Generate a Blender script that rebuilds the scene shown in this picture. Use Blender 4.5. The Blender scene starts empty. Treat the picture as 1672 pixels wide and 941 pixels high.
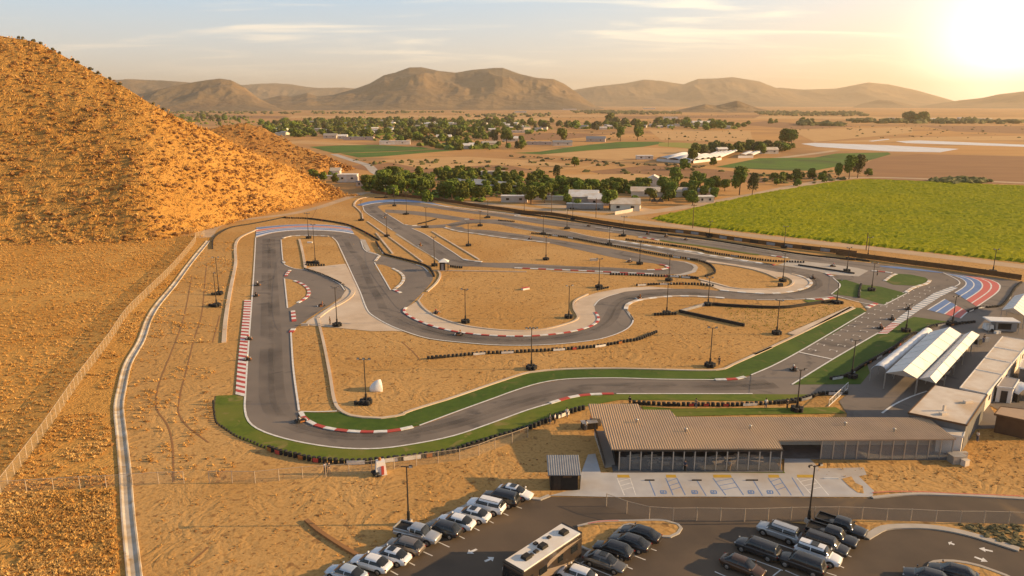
import bpy, bmesh, math, random
import numpy as np
from mathutils import Vector, Matrix
random.seed(7); rng = np.random.default_rng(7)
SC = bpy.context.scene; COL = SC.collection
R = math.radians
# ------------------------------------------------------------------ camera
H = 48.0; W0, H0 = 1672.0, 941.0; F = 1194.0; PITCH = math.atan(302.5 / F)
cam = bpy.data.cameras.new('camera'); cam_o = bpy.data.objects.new('camera', cam); COL.objects.link(cam_o)
cam.sensor_width = 36; cam.lens = 36 * F / W0; cam.clip_start = .5; cam.clip_end = 60000
cam_o.location = (0, 0, H); cam_o.rotation_euler = (math.pi / 2 - PITCH, 0, 0); SC.camera = cam_o
# ------------------------------------------------------------------ light
SUN_AZ, SUN_EL = R(89), R(16)            # azimuth is clockwise from the viewing direction (+Y)
HAZE = 7.5e-5
SUN_STRENGTH = 5.0; SKY_STRENGTH = .10; EXPOSURE = .78
sun = bpy.data.lights.new('sun', 'SUN'); sun.energy = SUN_STRENGTH; sun.angle = R(.55); sun.color = (1, .66, .31)
sun_o = bpy.data.objects.new('sun', sun); COL.objects.link(sun_o)
sd = Vector((math.sin(SUN_AZ) * math.cos(SUN_EL), math.cos(SUN_AZ) * math.cos(SUN_EL), math.sin(SUN_EL)))
sun_o.rotation_euler = sd.to_track_quat('Z', 'Y').to_euler(); sun_o.location = (200, 100, 150)
world = bpy.data.worlds.new('World'); SC.world = world; world.use_nodes = True
def nn(nt, typ, **kw):
    n = nt.nodes.new(typ)
    for k, v in kw.items():
        if k in n.inputs.keys(): n.inputs[k].default_value = v
        else: setattr(n, k, v)
    return n
def math_n(nt, op, a, b=None, clamp=False):
    n = nt.nodes.new('ShaderNodeMath'); n.operation = op; n.use_clamp = clamp
    for i, v in enumerate((a, b)):
        if v is None: continue
        if isinstance(v, (int, float)): n.inputs[i].default_value = v
        else: nt.links.new(v, n.inputs[i])
    return n.outputs[0]
def mix_n(nt, fac, a, b, mode='MIX'):
    n = nt.nodes.new('ShaderNodeMix'); n.data_type = 'RGBA'; n.blend_type = mode
    for s, v in ((n.inputs[0], fac), (n.inputs[6], a), (n.inputs[7], b)):
        if isinstance(v, (int, float)): s.default_value = v
        elif isinstance(v, (tuple, list)): s.default_value = (*v[:3], 1)
        else: nt.links.new(v, s)
    return n.outputs[2]
def ramp_n(nt, fac, lo, hi, interp='LINEAR'):
    n = nt.nodes.new('ShaderNodeMapRange'); n.interpolation_type = interp
    n.inputs[1].default_value = lo; n.inputs[2].default_value = hi; nt.links.new(fac, n.inputs[0]); return n.outputs[0]
def pxdir(px, py):
    x, y = (px - W0 / 2) / F, (H0 / 2 - py) / F
    return Vector((x, math.cos(PITCH) + y * math.sin(PITCH), -math.sin(PITCH) + y * math.cos(PITCH)))
def build_world():
    nt = world.node_tree; nt.nodes.clear()
    out = nn(nt, 'ShaderNodeOutputWorld'); bg = nn(nt, 'ShaderNodeBackground')
    sky = nn(nt, 'ShaderNodeTexSky', sky_type='NISHITA'); sky.sun_disc = False
    sky.sun_elevation = SUN_EL; sky.sun_rotation = SUN_AZ; sky.altitude = 400; sky.air_density = 1.0; sky.dust_density = 2.2; sky.ozone_density = 1.0
    tc = nn(nt, 'ShaderNodeTexCoord'); d = tc.outputs['Generated']
    sp = nn(nt, 'ShaderNodeSeparateXYZ'); nt.links.new(d, sp.inputs[0])
    gd = pxdir(1640, 95).normalized()
    dot = nn(nt, 'ShaderNodeVectorMath', operation='DOT_PRODUCT'); nt.links.new(d, dot.inputs[0]); dot.inputs[1].default_value = gd
    dv = math_n(nt, 'MAXIMUM', dot.outputs['Value'], 0.0)
    skyc = mix_n(nt, 1.0, sky.outputs[0], (SKY_STRENGTH,) * 3, 'MULTIPLY')
    zc = math_n(nt, 'MAXIMUM', sp.outputs[2], 0.0)
    # warm dust near the horizon, wide and narrow glow about the low evening sun
    hor = math_n(nt, 'POWER', math_n(nt, 'SUBTRACT', 1.0, zc), 9.0)
    up = math_n(nt, 'GREATER_THAN', sp.outputs[2], -.02)
    c = mix_n(nt, math_n(nt, 'MULTIPLY', hor, .5), skyc, (.60, .47, .34))
    base = mix_n(nt, ramp_n(nt, zc, .0, .15), (.60, .50, .37), (.28, .435, .585)); base = mix_n(nt, ramp_n(nt, zc, .16, .6), base, (.13, .17, .24))
    c = mix_n(nt, .8, c, base)
    def glow(c, power, col):
        g = math_n(nt, 'POWER', dv, power)
        return mix_n(nt, 1.0, c, mix_n(nt, g, (0, 0, 0), col), 'ADD')
    c = glow(c, 7.0, (.15, .085, -.11)); c = glow(c, 34.0, (.14, .055, -.05)); c = glow(c, 420.0, (.8, .7, .65))
    # thin streaky clouds
    pl = nn(nt, 'ShaderNodeVectorMath', operation='DIVIDE'); nt.links.new(d, pl.inputs[0])
    zz = math_n(nt, 'ADD', zc, .10); cmb = nn(nt, 'ShaderNodeCombineXYZ')
    for i in range(3): nt.links.new(zz, cmb.inputs[i])
    nt.links.new(cmb.outputs[0], pl.inputs[1])
    mp = nn(nt, 'ShaderNodeMapping'); nt.links.new(pl.outputs[0], mp.inputs[0]); mp.inputs['Scale'].default_value = (.55, 1.5, 1)
    mp.inputs['Rotation'].default_value = (0, 0, R(9)); mp.inputs['Location'].default_value = (1.7, .4, 0)
    nz = nn(nt, 'ShaderNodeTexNoise', Scale=1.25, Detail=7.0, Roughness=.55, Distortion=.6); nt.links.new(mp.outputs[0], nz.inputs['Vector'])
    cm = math_n(nt, 'MULTIPLY', ramp_n(nt, nz.outputs[0], .50, .74, 'SMOOTHSTEP'), .55)
    cm = math_n(nt, 'MULTIPLY', cm, ramp_n(nt, zc, .01, .08))
    c = mix_n(nt, cm, c, mix_n(nt, math_n(nt, 'POWER', dv, 4.0), (.80, .66, .50), (1.1, .92, .62)))
    nt.links.new(c, bg.inputs[0]); bg.inputs[1].default_value = 1.0; nt.links.new(bg.outputs[0], out.inputs[0])
build_world()
SC.view_settings.view_transform = 'Standard'; SC.view_settings.look = 'None'; SC.view_settings.exposure = EXPOSURE; SC.view_settings.gamma = 1
SC.view_settings.use_curve_mapping = False
SC.render.engine = 'CYCLES'; SC.cycles.use_denoising = True; SC.cycles.max_bounces = 5; SC.cycles.diffuse_bounces = 3
SC.cycles.transparent_max_bounces = 16; SC.cycles.volume_bounces = 0; SC.cycles.caustics_reflective = False; SC.cycles.caustics_refractive = False
# ------------------------------------------------------------------ helpers
def g(px, py, z=0.0):
    d = pxdir(px, py); t = (z - H) / d.z
    return Vector((d.x * t, d.y * t, z))
def height_at(base, toppy):
    # height above the ground of a point standing over base that shows at picture row toppy
    y = (H0 / 2 - toppy) / F; c, s = math.cos(PITCH), math.sin(PITCH)
    return H + base.y * (-s + y * c) / (c + y * s)
TILES = {'A': (320, 340, 5.537), 'B': (560, 310, 5.537), 'C': (840, 320, 5.537), 'D': (1100, 360, 5.537), 'E': (340, 500, 4.953),
         'F': (640, 480, 4.953), 'G': (940, 480, 4.953), 'H': (1232, 320, 3.764), 'I': (1232, 540, 3.764), 'J': (860, 620, 3.764),
         'K': (1232, 740, 3.8), 'L': (500, 740, 3.635), 'P': (330, 630, 5.225), 'Q': (600, 600, 4.18), 'S': (1520, 440, 6.724),
         'U': (0, 540, 2.347), 'V': (160, 340, 4.277), '': (0, 0, 1)}
def px(s):
    # "A 540,270 700,228 B 10,20" -> picture pixels
    t = TILES['']; out = []
    for w in s.split():
        if ',' in w:
            a, b = map(float, w.split(',')); out.append((t[0] + a / t[2], t[1] + b / t[2]))
        else: t = TILES['' if w == '.' else w]
    return out
def gl(s, z=0.0):
    return [g(a, b, z) for a, b in (px(s) if isinstance(s, str) else s)]
def spline(pts, step=2.0, closed=False):
    n = len(pts); out = []
    if n < 3 and not closed: 
        a, b = pts; k = max(1, int((b - a).length / step)); return [a.lerp(b, i / k) for i in range(k + 1)]
    m = n if closed else n - 1
    for i in range(m):
        p1, p2 = pts[i % n], pts[(i + 1) % n]
        p0 = pts[(i - 1) % n] if (closed or i > 0) else p1 * 2 - p2
        p3 = pts[(i + 2) % n] if (closed or i < n - 2) else p2 * 2 - p1
        # centripetal Catmull-Rom (no overshoot at uneven spacing)
        t0 = 0; t1 = t0 + max(1e-4, (p1 - p0).length ** .5); t2 = t1 + max(1e-4, (p2 - p1).length ** .5); t3 = t2 + max(1e-4, (p3 - p2).length ** .5)
        k = max(1, int((p2 - p1).length / step))
        for j in range(k):
            t = t1 + (t2 - t1) * j / k
            a1 = p0 * ((t1 - t) / (t1 - t0)) + p1 * ((t - t0) / (t1 - t0)); a2 = p1 * ((t2 - t) / (t2 - t1)) + p2 * ((t - t1) / (t2 - t1))
            a3 = p2 * ((t3 - t) / (t3 - t2)) + p3 * ((t - t2) / (t3 - t2))
            b1 = a1 * ((t2 - t) / (t2 - t0)) + a2 * ((t - t0) / (t2 - t0)); b2 = a2 * ((t3 - t) / (t3 - t1)) + a3 * ((t - t1) / (t3 - t1))
            out.append(b1 * ((t2 - t) / (t2 - t1)) + b2 * ((t - t1) / (t2 - t1)))
    if not closed: out.append(pts[-1].copy())
    return out
def sp(s, step=2.0, closed=False): return spline(gl(s), step, closed)
def resample(pts, step):
    out = [pts[0].copy()]; acc = 0.0
    for a, b in zip(pts, pts[1:]):
        L = (b - a).length
        if L < 1e-6: continue
        d = step - acc
        while d <= L: out.append(a.lerp(b, d / L)); d += step
        acc = L - (d - step)
    return out
def normals(pts):
    out = []
    for i in range(len(pts)):
        t = pts[min(i + 1, len(pts) - 1)] - pts[max(i - 1, 0)]; t.z = 0
        t = t.normalized() if t.length > 1e-9 else Vector((1, 0, 0)); out.append(Vector((-t.y, t.x, 0)))
    return out
class MB:
    def __init__(s): s.v = []; s.f = []; s.m = []; s.sm = []
    def add(s, vs, fs, mi=0, smooth=False):
        o = len(s.v); s.v.extend(tuple(v) for v in vs)
        for f in fs: s.f.append(tuple(i + o for i in f)); s.m.append(mi); s.sm.append(smooth)
        return s
    def box(s, c, d, rz=0.0, mi=0, top=(1, 1), pitch=0.0):
        x, y, z = (k / 2 for k in d); tx, ty = top; M = Matrix.Rotation(rz, 3, 'Z') @ Matrix.Rotation(pitch, 3, 'Y'); c = Vector(c)
        vs = [(-x, -y, -z), (x, -y, -z), (x, y, -z), (-x, y, -z), (-x * tx, -y * ty, z), (x * tx, -y * ty, z), (x * tx, y * ty, z), (-x * tx, y * ty, z)]
        return s.add([M @ Vector(v) + c for v in vs], [(0, 3, 2, 1), (4, 5, 6, 7), (0, 1, 5, 4), (1, 2, 6, 5), (2, 3, 7, 6), (3, 0, 4, 7)], mi)
    def tube(s, a, b, r0, r1=None, n=6, mi=0, smooth=True):
        a, b = Vector(a), Vector(b); r1 = r0 if r1 is None else r1; d = (b - a).normalized()
        u = d.orthogonal().normalized(); w = d.cross(u); vs = []
        for p, r in ((a, r0), (b, r1)):
            for i in range(n): t = 2 * math.pi * i / n; vs.append(p + (u * math.cos(t) + w * math.sin(t)) * r)
        s.add(vs, [(i, (i + 1) % n, n + (i + 1) % n, n + i) for i in range(n)], mi, smooth)
        return s.add(vs, [tuple(range(n - 1, -1, -1)), tuple(range(n, 2 * n))], mi)
    def lathe(s, c, prof, n=10, mi=0, axis='Z', smooth=True):
        c = Vector(c); vs = []
        for r, h in prof:
            for i in range(n):
                t = 2 * math.pi * i / n; p = (r * math.cos(t), r * math.sin(t), h)
                if axis == 'Y': p = (p[0], p[2], p[1])
                vs.append(Vector(p) + c)
        fs = [(k * n + i, k * n + (i + 1) % n, (k + 1) * n + (i + 1) % n, (k + 1) * n + i) for k in range(len(prof) - 1) for i in range(n)]
        s.add(vs, fs, mi, smooth); m = len(prof) - 1
        return s.add(vs, [tuple(range(n - 1, -1, -1)), tuple(range(m * n, m * n + n))], mi)
    def flat(s, pts, z, mi=0): return s.add([(p[0], p[1], z) for p in pts], [tuple(range(len(pts)))], mi)
    def prism(s, pts, z0, z1, mi=0):
        n = len(pts); vs = [(p[0], p[1], z0) for p in pts] + [(p[0], p[1], z1) for p in pts]
        return s.add(vs, [tuple(range(n - 1, -1, -1)), tuple(range(n, 2 * n))] + [(i, (i + 1) % n, n + (i + 1) % n, n + i) for i in range(n)], mi)
    def ribbon(s, pts, w, z, mi=0, off=0.0):
        ns = normals(pts); vs = []
        for p, n in zip(pts, ns): a = p + n * (off - w / 2); b = p + n * (off + w / 2); vs += [(a.x, a.y, z), (b.x, b.y, z)]
        return s.add(vs, [(2 * i, 2 * i + 2, 2 * i + 3, 2 * i + 1) for i in range(len(pts) - 1)], mi)
    def wall(s, pts, z0, z1, w, mi=0):
        ns = normals(pts); vs = []; k = len(pts)
        for p, n in zip(pts, ns):
            a, b = p - n * (w / 2), p + n * (w / 2); vs += [(a.x, a.y, z0), (b.x, b.y, z0), (b.x, b.y, z1), (a.x, a.y, z1)]
        fs = []
        for i in range(k - 1):
            for j in range(4): fs.append((4 * i + j, 4 * i + (j + 1) % 4, 4 * i + 4 + (j + 1) % 4, 4 * i + 4 + j))
        fs += [(3, 2, 1, 0), tuple(4 * (k - 1) + j for j in range(4))]
        return s.add(vs, fs, mi)
    def quad(s, a, b, c, d, mi=0): return s.add([a, b, c, d], [(0, 1, 2, 3)], mi)
    def build(s, name, mats, parent=None, loc=None, rz=None):
        me = bpy.data.meshes.new(name); me.from_pydata(s.v, [], s.f)
        mats = mats if isinstance(mats, (list, tuple)) else [mats]
        for m in mats: me.materials.append(m)
        if len(s.f):
            me.polygons.foreach_set('material_index', s.m); me.polygons.foreach_set('use_smooth', s.sm)
        me.update(); return link(name, me, parent, loc, rz)
def link(name, me, parent=None, loc=None, rz=None):
    o = bpy.data.objects.new(name, me); COL.objects.link(o)
    if parent: o.parent = parent
    if loc is not None: o.location = loc
    if rz is not None: o.rotation_euler = (0, 0, rz)
    return o
def recalc(o):
    bm = bmesh.new(); bm.from_mesh(o.data); bmesh.ops.recalc_face_normals(bm, faces=bm.faces); bm.to_mesh(o.data); bm.free(); return o
def tag(o, label, cat, group=None, kind=None):
    o['label'] = label; o['category'] = cat
    if group: o['group'] = group
    if kind: o['kind'] = kind
    return o
def struct(o, kind='structure'): o['kind'] = kind; return o
def empty(name, loc, rz=0.0): 
    o = link(name, None, None, loc, rz); o.empty_display_size = .3; return o
def copy_tree(o, parent=None):
    c = o.copy(); COL.objects.link(c); c.parent = parent
    for ch in list(o.children): copy_tree(ch, c)
    return c
def fastmesh(name, verts, faces, mats, mi=None, smooth=False, parent=None):
    # verts (n,3), faces (m,k) numpy
    me = bpy.data.meshes.new(name); n, (m, k) = len(verts), faces.shape
    me.vertices.add(n); me.vertices.foreach_set('co', np.ascontiguousarray(verts, np.float32).ravel())
    me.loops.add(m * k); me.loops.foreach_set('vertex_index', np.ascontiguousarray(faces, np.int32).ravel())
    me.polygons.add(m); me.polygons.foreach_set('loop_start', np.arange(0, m * k, k, dtype=np.int32))
    for mm in (mats if isinstance(mats, (list, tuple)) else [mats]): me.materials.append(mm)
    if mi is not None: me.polygons.foreach_set('material_index', np.asarray(mi, np.int32))
    me.polygons.foreach_set('use_smooth', np.full(m, smooth)); me.update(calc_edges=True); me.validate(); return link(name, me, parent)
def vnoise(x, y, seed=0):
    xi, yi = np.floor(x).astype(np.int64), np.floor(y).astype(np.int64); xf, yf = x - xi, y - yi
    def h(a, b):
        n = (a * 374761393 + b * 668265263 + seed * 1442695041) & 0xffffffff; n = ((n ^ (n >> 13)) * 1274126177) & 0xffffffff
        return ((n ^ (n >> 16)) & 0xffff) / 65535.0
    u, v = xf * xf * (3 - 2 * xf), yf * yf * (3 - 2 * yf)
    return (h(xi, yi) * (1 - u) + h(xi + 1, yi) * u) * (1 - v) + (h(xi, yi + 1) * (1 - u) + h(xi + 1, yi + 1) * u) * v
def fbm(x, y, oct=4, seed=0, ridged=False):
    s = 0; a = .5; t = 0
    for i in range(oct):
        n = vnoise(x * 2 ** i + 17.3 * i, y * 2 ** i + 9.1 * i, seed + i)
        s = s + a * ((1 - abs(2 * n - 1)) if ridged else n); t += a; a *= .5
    return s / t
def in_poly(x, y, poly):
    x = np.asarray(x, float); y = np.asarray(y, float); r = np.zeros(x.shape, bool); n = len(poly)
    for i in range(n):
        x0, y0 = poly[i][0], poly[i][1]; x1, y1 = poly[(i + 1) % n][0], poly[(i + 1) % n][1]
        c = (y0 > y) != (y1 > y)
        r ^= c & (x < (x1 - x0) * (y - y0) / ((y1 - y0) if abs(y1 - y0) > 1e-12 else 1e-12) + x0)
    return r
def rand_in(poly, n, seed=0):
    r = np.random.default_rng(seed); P = np.array([(p[0], p[1]) for p in poly]); lo, hi = P.min(0), P.max(0); out = np.zeros((0, 2)); k = 0
    while len(out) < n and k < 200:
        q = lo + r.random((n * 2, 2)) * (hi - lo); q = q[in_poly(q[:, 0], q[:, 1], poly)]; out = np.vstack([out, q]); k += 1
    return out[:n]
def spaced_in(poly, n, dmin, seed=0):
    q = rand_in(poly, n * 12, seed); out = []
    for p in q:
        if all((p[0] - o[0]) ** 2 + (p[1] - o[1]) ** 2 > dmin * dmin for o in out):
            out.append(p)
            if len(out) >= n: break
    return out
# ------------------------------------------------------------------ materials
def pmat(name, c1, c2=None, scale=1.0, rough=.8, bump=0.0, bscale=None, bdist=.03, metal=0.0, detail=5.0, distort=0.0, c3=None, s3=.03, lo=.35, hi=.65, stretch=None, spec=.3, rand=0.0, coat=0.0, coord='Object', fleck=None):
    m = bpy.data.materials.new(name); m.use_nodes = True; nt = m.node_tree; b = nt.nodes['Principled BSDF']
    b.inputs['Roughness'].default_value = rough; b.inputs['Metallic'].default_value = metal; b.inputs['Specular IOR Level'].default_value = spec
    b.inputs['Coat Weight'].default_value = coat; b.inputs['Coat Roughness'].default_value = .08
    tc = nt.nodes.new('ShaderNodeTexCoord'); vec = tc.outputs[coord]
    if stretch:
        mp = nt.nodes.new('ShaderNodeMapping'); mp.inputs['Scale'].default_value = stretch[:3]
        if len(stretch) > 3: mp.inputs['Rotation'].default_value = (0, 0, stretch[3])
        nt.links.new(vec, mp.inputs[0]); vec = mp.outputs[0]
    def noise(sc, de=detail, di=distort, v=None):
        n = nn(nt, 'ShaderNodeTexNoise', Scale=sc, Detail=de, Distortion=di); nt.links.new(v or vec, n.inputs['Vector']); return n.outputs[0]
    col = c1
    if c2: col = mix_n(nt, ramp_n(nt, noise(scale), lo, hi), c1, c2)
    if c3: col = mix_n(nt, ramp_n(nt, noise(s3, 4.0, .3, tc.outputs[coord]), .45, .68), col, c3)
    if fleck: col = mix_n(nt, ramp_n(nt, noise(fleck[1], 3.0, fleck[2] if len(fleck) > 2 else 0), .60, .70), col, fleck[0])
    if rand:
        oi = nt.nodes.new('ShaderNodeObjectInfo'); hs = nt.nodes.new('ShaderNodeHueSaturation')
        nt.links.new(math_n(nt, 'ADD', math_n(nt, 'MULTIPLY', oi.outputs['Random'], rand), 1 - rand / 2), hs.inputs['Value'])
        nt.links.new(math_n(nt, 'ADD', math_n(nt, 'MULTIPLY', oi.outputs['Random'], .05), .475), hs.inputs['Hue'])
        if isinstance(col, tuple): hs.inputs['Color'].default_value = (*col, 1)
        else: nt.links.new(col, hs.inputs['Color'])
        col = hs.outputs[0]
    if isinstance(col, tuple): b.inputs['Base Color'].default_value = (*col, 1)
    else: nt.links.new(col, b.inputs['Base Color'])
    if bump:
        bn = nn(nt, 'ShaderNodeBump', Strength=bump, Distance=bdist); nt.links.new(noise(bscale or scale * 2), bn.inputs['Height']); nt.links.new(bn.outputs[0], b.inputs['Normal'])
    return m
def ground_mat(name, base, dark, light, swirl=.35, bump=.8, bdist=.22, fleck=(.2, .1, .04), stretch=None):
    # loose sand: broad tone patches, wandering rake and tyre ridges, grain
    m = bpy.data.materials.new(name); m.use_nodes = True; nt = m.node_tree; b = nt.nodes['Principled BSDF']
    b.inputs['Roughness'].default_value = .95; b.inputs['Specular IOR Level'].default_value = .1
    tc = nt.nodes.new('ShaderNodeTexCoord'); vec = tc.outputs['Object']
    if stretch:
        mp = nt.nodes.new('ShaderNodeMapping'); mp.inputs['Scale'].default_value = stretch[:3]; mp.inputs['Rotation'].default_value = (0, 0, stretch[3])
        nt.links.new(vec, mp.inputs[0]); vec2 = mp.outputs[0]
    else: vec2 = vec
    def noise(v, sc, de=5.0, di=0.0):
        n = nn(nt, 'ShaderNodeTexNoise', Scale=sc, Detail=de, Distortion=di); nt.links.new(v, n.inputs['Vector']); return n.outputs[0]
    big = noise(vec, .035, 6.0, .8); mid = noise(vec2, swirl, 4.0, 2.8); fine = noise(vec, 2.3, 4.0)
    c = mix_n(nt, ramp_n(nt, big, .36, .66), base, light)
    ridge = math_n(nt, 'ABSOLUTE', math_n(nt, 'SUBTRACT', mid, .5)); rl = ramp_n(nt, ridge, .0, .045)
    c = mix_n(nt, math_n(nt, 'MULTIPLY', math_n(nt, 'SUBTRACT', 1.0, rl), .30), c, light)
    c = mix_n(nt, math_n(nt, 'MULTIPLY', ramp_n(nt, fine, .48, .68), .62), c, dark)
    c = mix_n(nt, math_n(nt, 'MULTIPLY', ramp_n(nt, noise(vec, .9, 3.0, .6), .60, .68), .7), c, fleck)
    nt.links.new(c, b.inputs['Base Color'])
    hgt = math_n(nt, 'ADD', math_n(nt, 'MULTIPLY', ridge, 3.0), math_n(nt, 'MULTIPLY', fine, .35))
    bn = nn(nt, 'ShaderNodeBump', Strength=bump, Distance=bdist); nt.links.new(hgt, bn.inputs['Height']); nt.links.new(bn.outputs[0], b.inputs['Normal'])
    return m
def mesh_mat(name, col, cover, rough=.6):
    m = bpy.data.materials.new(name); m.use_nodes = True; nt = m.node_tree; b = nt.nodes['Principled BSDF']
    b.inputs['Base Color'].default_value = (*col, 1); b.inputs['Roughness'].default_value = rough; b.inputs['Alpha'].default_value = cover; return m
M = {}
M['sand'] = ground_mat('sand', (.475, .262, .084), (.31, .160, .046), (.55, .33, .125), .14, .6, .18)
M['plain'] = pmat('plain', (.45, .222, .06), (.53, .285, .088), .012, .95, .4, .15, .3, c3=(.31, .16, .058), s3=.0045, fleck=((.24, .15, .055), .03), stretch=(.35, 1, 1, .12))
M['drygrass'] = ground_mat('dry grass', (.54, .275, .066), (.32, .15, .033), (.62, .345, .095), .42, .7, .22, (.19, .085, .022))
M['hill'] = ground_mat('hill grass', (.46, .238, .056), (.28, .132, .028), (.52, .285, .076), .22, .85, .5, (.18, .085, .024), (1, .35, 1, R(30)))
M['hill_far'] = ground_mat('hill brown', (.42, .21, .06), (.26, .125, .033), (.52, .275, .08), .2, 1.0, .6, (.15, .075, .03))
M['mountain'] = pmat('mountain', (.15, .095, .048), (.25, .16, .072), .004, .95, 1.0, .012, 18.0, detail=10.0, c3=(.11, .085, .055), s3=.0015, fleck=((.09, .07, .04), .02))
M['asphalt'] = pmat('asphalt', (.20, .165, .135), (.165, .138, .115), .18, .82, .25, 9.0, .01, c3=(.225, .187, .153), s3=.035, fleck=((.11, .095, .082), .12, 1.5))
def worn(name, col, cover, scale):
    m = bpy.data.materials.new(name); m.use_nodes = True; nt = m.node_tree; b = nt.nodes['Principled BSDF']; b.inputs['Base Color'].default_value = (*col, 1); b.inputs['Roughness'].default_value = .8
    tc = nt.nodes.new('ShaderNodeTexCoord'); n = nn(nt, 'ShaderNodeTexNoise', Scale=scale, Detail=5.0); nt.links.new(tc.outputs['Object'], n.inputs['Vector']); nt.links.new(math_n(nt, 'MULTIPLY', ramp_n(nt, n.outputs[0], .35, .7), cover), b.inputs['Alpha']); return m
M['rubber'] = worn('rubbered asphalt', (.085, .073, .063), .34, .09)
M['parking'] = pmat('parking asphalt', (.115, .085, .06), (.09, .068, .05), .25, .85, .25, 9.0, .01, c3=(.145, .105, .07), s3=.05, fleck=((.17, .115, .065), .09, 1.2))
M['service'] = pmat('service road', (.10, .085, .072), (.085, .072, .062), .3, .85, .2, 9.0, .01, c3=(.12, .10, .08), s3=.06)
M['concrete'] = pmat('concrete', (.42, .375, .315), (.49, .44, .38), .5, .85, .2, 6.0, .01, c3=(.40, .345, .28), s3=.07)
M['channel'] = pmat('channel concrete', (.56, .50, .42), (.46, .38, .28), .5, .9, .3, 3.0, .02, c3=(.40, .28, .15), s3=.25, fleck=((.36, .22, .09), .45))
M['apron'] = pmat('apron concrete', (.60, .47, .34), (.52, .40, .285), .3, .9, .25, 3.0, .02, c3=(.64, .53, .41), s3=.08)
M['pad'] = pmat('parking pad', (.42, .41, .41), (.50, .49, .48), .4, .85, .15, 6.0, .01, c3=(.42, .35, .28), s3=.12)
M['dirtroad'] = pmat('dirt road', (.46, .32, .19), (.52, .37, .23), .2, .95, .3, 2.0, .04, c3=(.40, .30, .20), s3=.04)
M['turf'] = pmat('turf', (.115, .155, .010), (.085, .125, .007), .9, .9, .4, 8.0, .03, c3=(.15, .16, .02), s3=.12, fleck=((.22, .18, .05), .3, 1.0))
M['turf_dark'] = pmat('turf dark', (.060, .110, .007), (.042, .085, .005), .9, .9, .4, 8.0, .03, c3=(.085, .13, .012), s3=.10, fleck=((.12, .12, .025), .35, 1.0))
M['white'] = pmat('white paint', (.78, .76, .72), (.62, .59, .54), 1.5, .7)
M['red'] = pmat('red paint', (.50, .06, .05), (.42, .075, .055), 1.2, .7)
M['blue'] = pmat('blue paint', (.11, .20, .42), (.15, .24, .44), .5, .7)
M['red_light'] = pmat('faded red paint', (.60, .13, .11), (.54, .15, .12), .5, .7)
M['stripe_grey'] = pmat('grey blue paint', (.27, .31, .36), (.33, .36, .40), .5, .7)
M['yellow'] = pmat('yellow tactile', (.55, .36, .05), (.48, .30, .05), 2, .7)
M['tyre'] = pmat('tyre rubber', (.022, .021, .02), (.035, .033, .03), 2.0, .75)
M['darkmetal'] = pmat('dark metal', (.05, .042, .036), (.07, .056, .045), 3.0, .55, metal=.3)
M['steel'] = pmat('grey steel', (.50, .47, .42), (.42, .39, .35), 2.0, .5, metal=.5)
M['wood'] = pmat('weathered wood', (.16, .095, .05), (.11, .065, .035), 3.0, .85)
M['lens'] = pmat('lamp glass', (.55, .52, .46), None, rough=.2)
M['orange'] = pmat('orange print', (.40, .15, .035), (.33, .12, .03), 1.0, .6)
M['grey_print'] = pmat('grey print', (.30, .30, .31), (.22, .22, .23), 1.0, .6)
M['roof'] = pmat('tan metal roof', (.46, .315, .195), (.40, .275, .17), .5, .65, c3=(.50, .33, .185), s3=.15, metal=.15, spec=.4)
M['greyroof'] = pmat('grey metal roof', (.30, .30, .30), (.25, .25, .255), 1.0, .55, metal=.3)
M['glass'] = mesh_mat('tinted glass', (.20, .21, .22), .34, .08)
M['black'] = pmat('black boards', (.02, .018, .016), (.03, .026, .022), 2.0, .7)
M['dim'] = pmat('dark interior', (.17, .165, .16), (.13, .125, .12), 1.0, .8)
M['canvas'] = pmat('white canvas', (.80, .77, .72), (.74, .71, .66), .4, .6, c3=(.70, .66, .60), s3=.2)
M['canvas2'] = pmat('silver canvas', (.62, .64, .67), (.76, .77, .78), .7, .45, .5, 1.0, .15)
M['wallwhite'] = pmat('white wall', (.78, .75, .70), (.70, .66, .60), .6, .75, c3=(.66, .56, .44), s3=.25)
M['flatroof'] = pmat('cream flat roof', (.68, .60, .50), (.60, .51, .41), .5, .8, c3=(.54, .40, .26), s3=.18)
M['brownwall'] = pmat('brown boards', (.13, .075, .04), (.10, .058, .032), 1.0, .85)
M['brownscreen'] = pmat('brown windscreen mesh', (.16, .085, .035), (.12, .065, .03), .6, .9)
M['tileroof'] = pmat('house roof', (.40, .35, .30), (.34, .30, .26), .5, .8, rand=.5)
M['housewall'] = pmat('house wall', (.62, .55, .46), (.55, .48, .40), .4, .85, rand=.35)
M['plastic'] = pmat('plastic sheeting', (.74, .72, .70), (.62, .60, .58), .12, .5, stretch=(1, .15, 1))
M['leaf'] = pmat('leaves', (.095, .13, .016), (.16, .185, .022), .8, .7, rand=.5, spec=.2)
M['leaf2'] = pmat('olive leaves', (.10, .105, .034), (.14, .135, .04), .8, .75, rand=.5, spec=.2)
M['leaf3'] = pmat('bright leaves', (.115, .155, .016), (.18, .205, .022), .8, .7, rand=.4, spec=.2)
M['bark'] = pmat('bark', (.13, .085, .055), (.09, .06, .04), 2.0, .9)
M['crop'] = pmat('crop', (.175, .21, .006), (.29, .285, .010), .25, .9, 1.0, .6, .5, distort=2.0, spec=.05, c3=(.29, .28, .008), s3=.02, fleck=((.16, .17, .01), .5, 2.0))
M['crop_dark'] = pmat('dark green crop', (.062, .135, .004), (.09, .165, .006), .1, .95, 1.0, .4, .4, c3=(.06, .09, .01), s3=.02)
M['crop_gold'] = pmat('yellow green crop', (.25, .24, .03), (.30, .27, .04), .1, .85, 1.0, .4, .4)
M['straw'] = pmat('stubble', (.55, .33, .13), (.50, .29, .11), .05, .95, .4, .5, .1)
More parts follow.
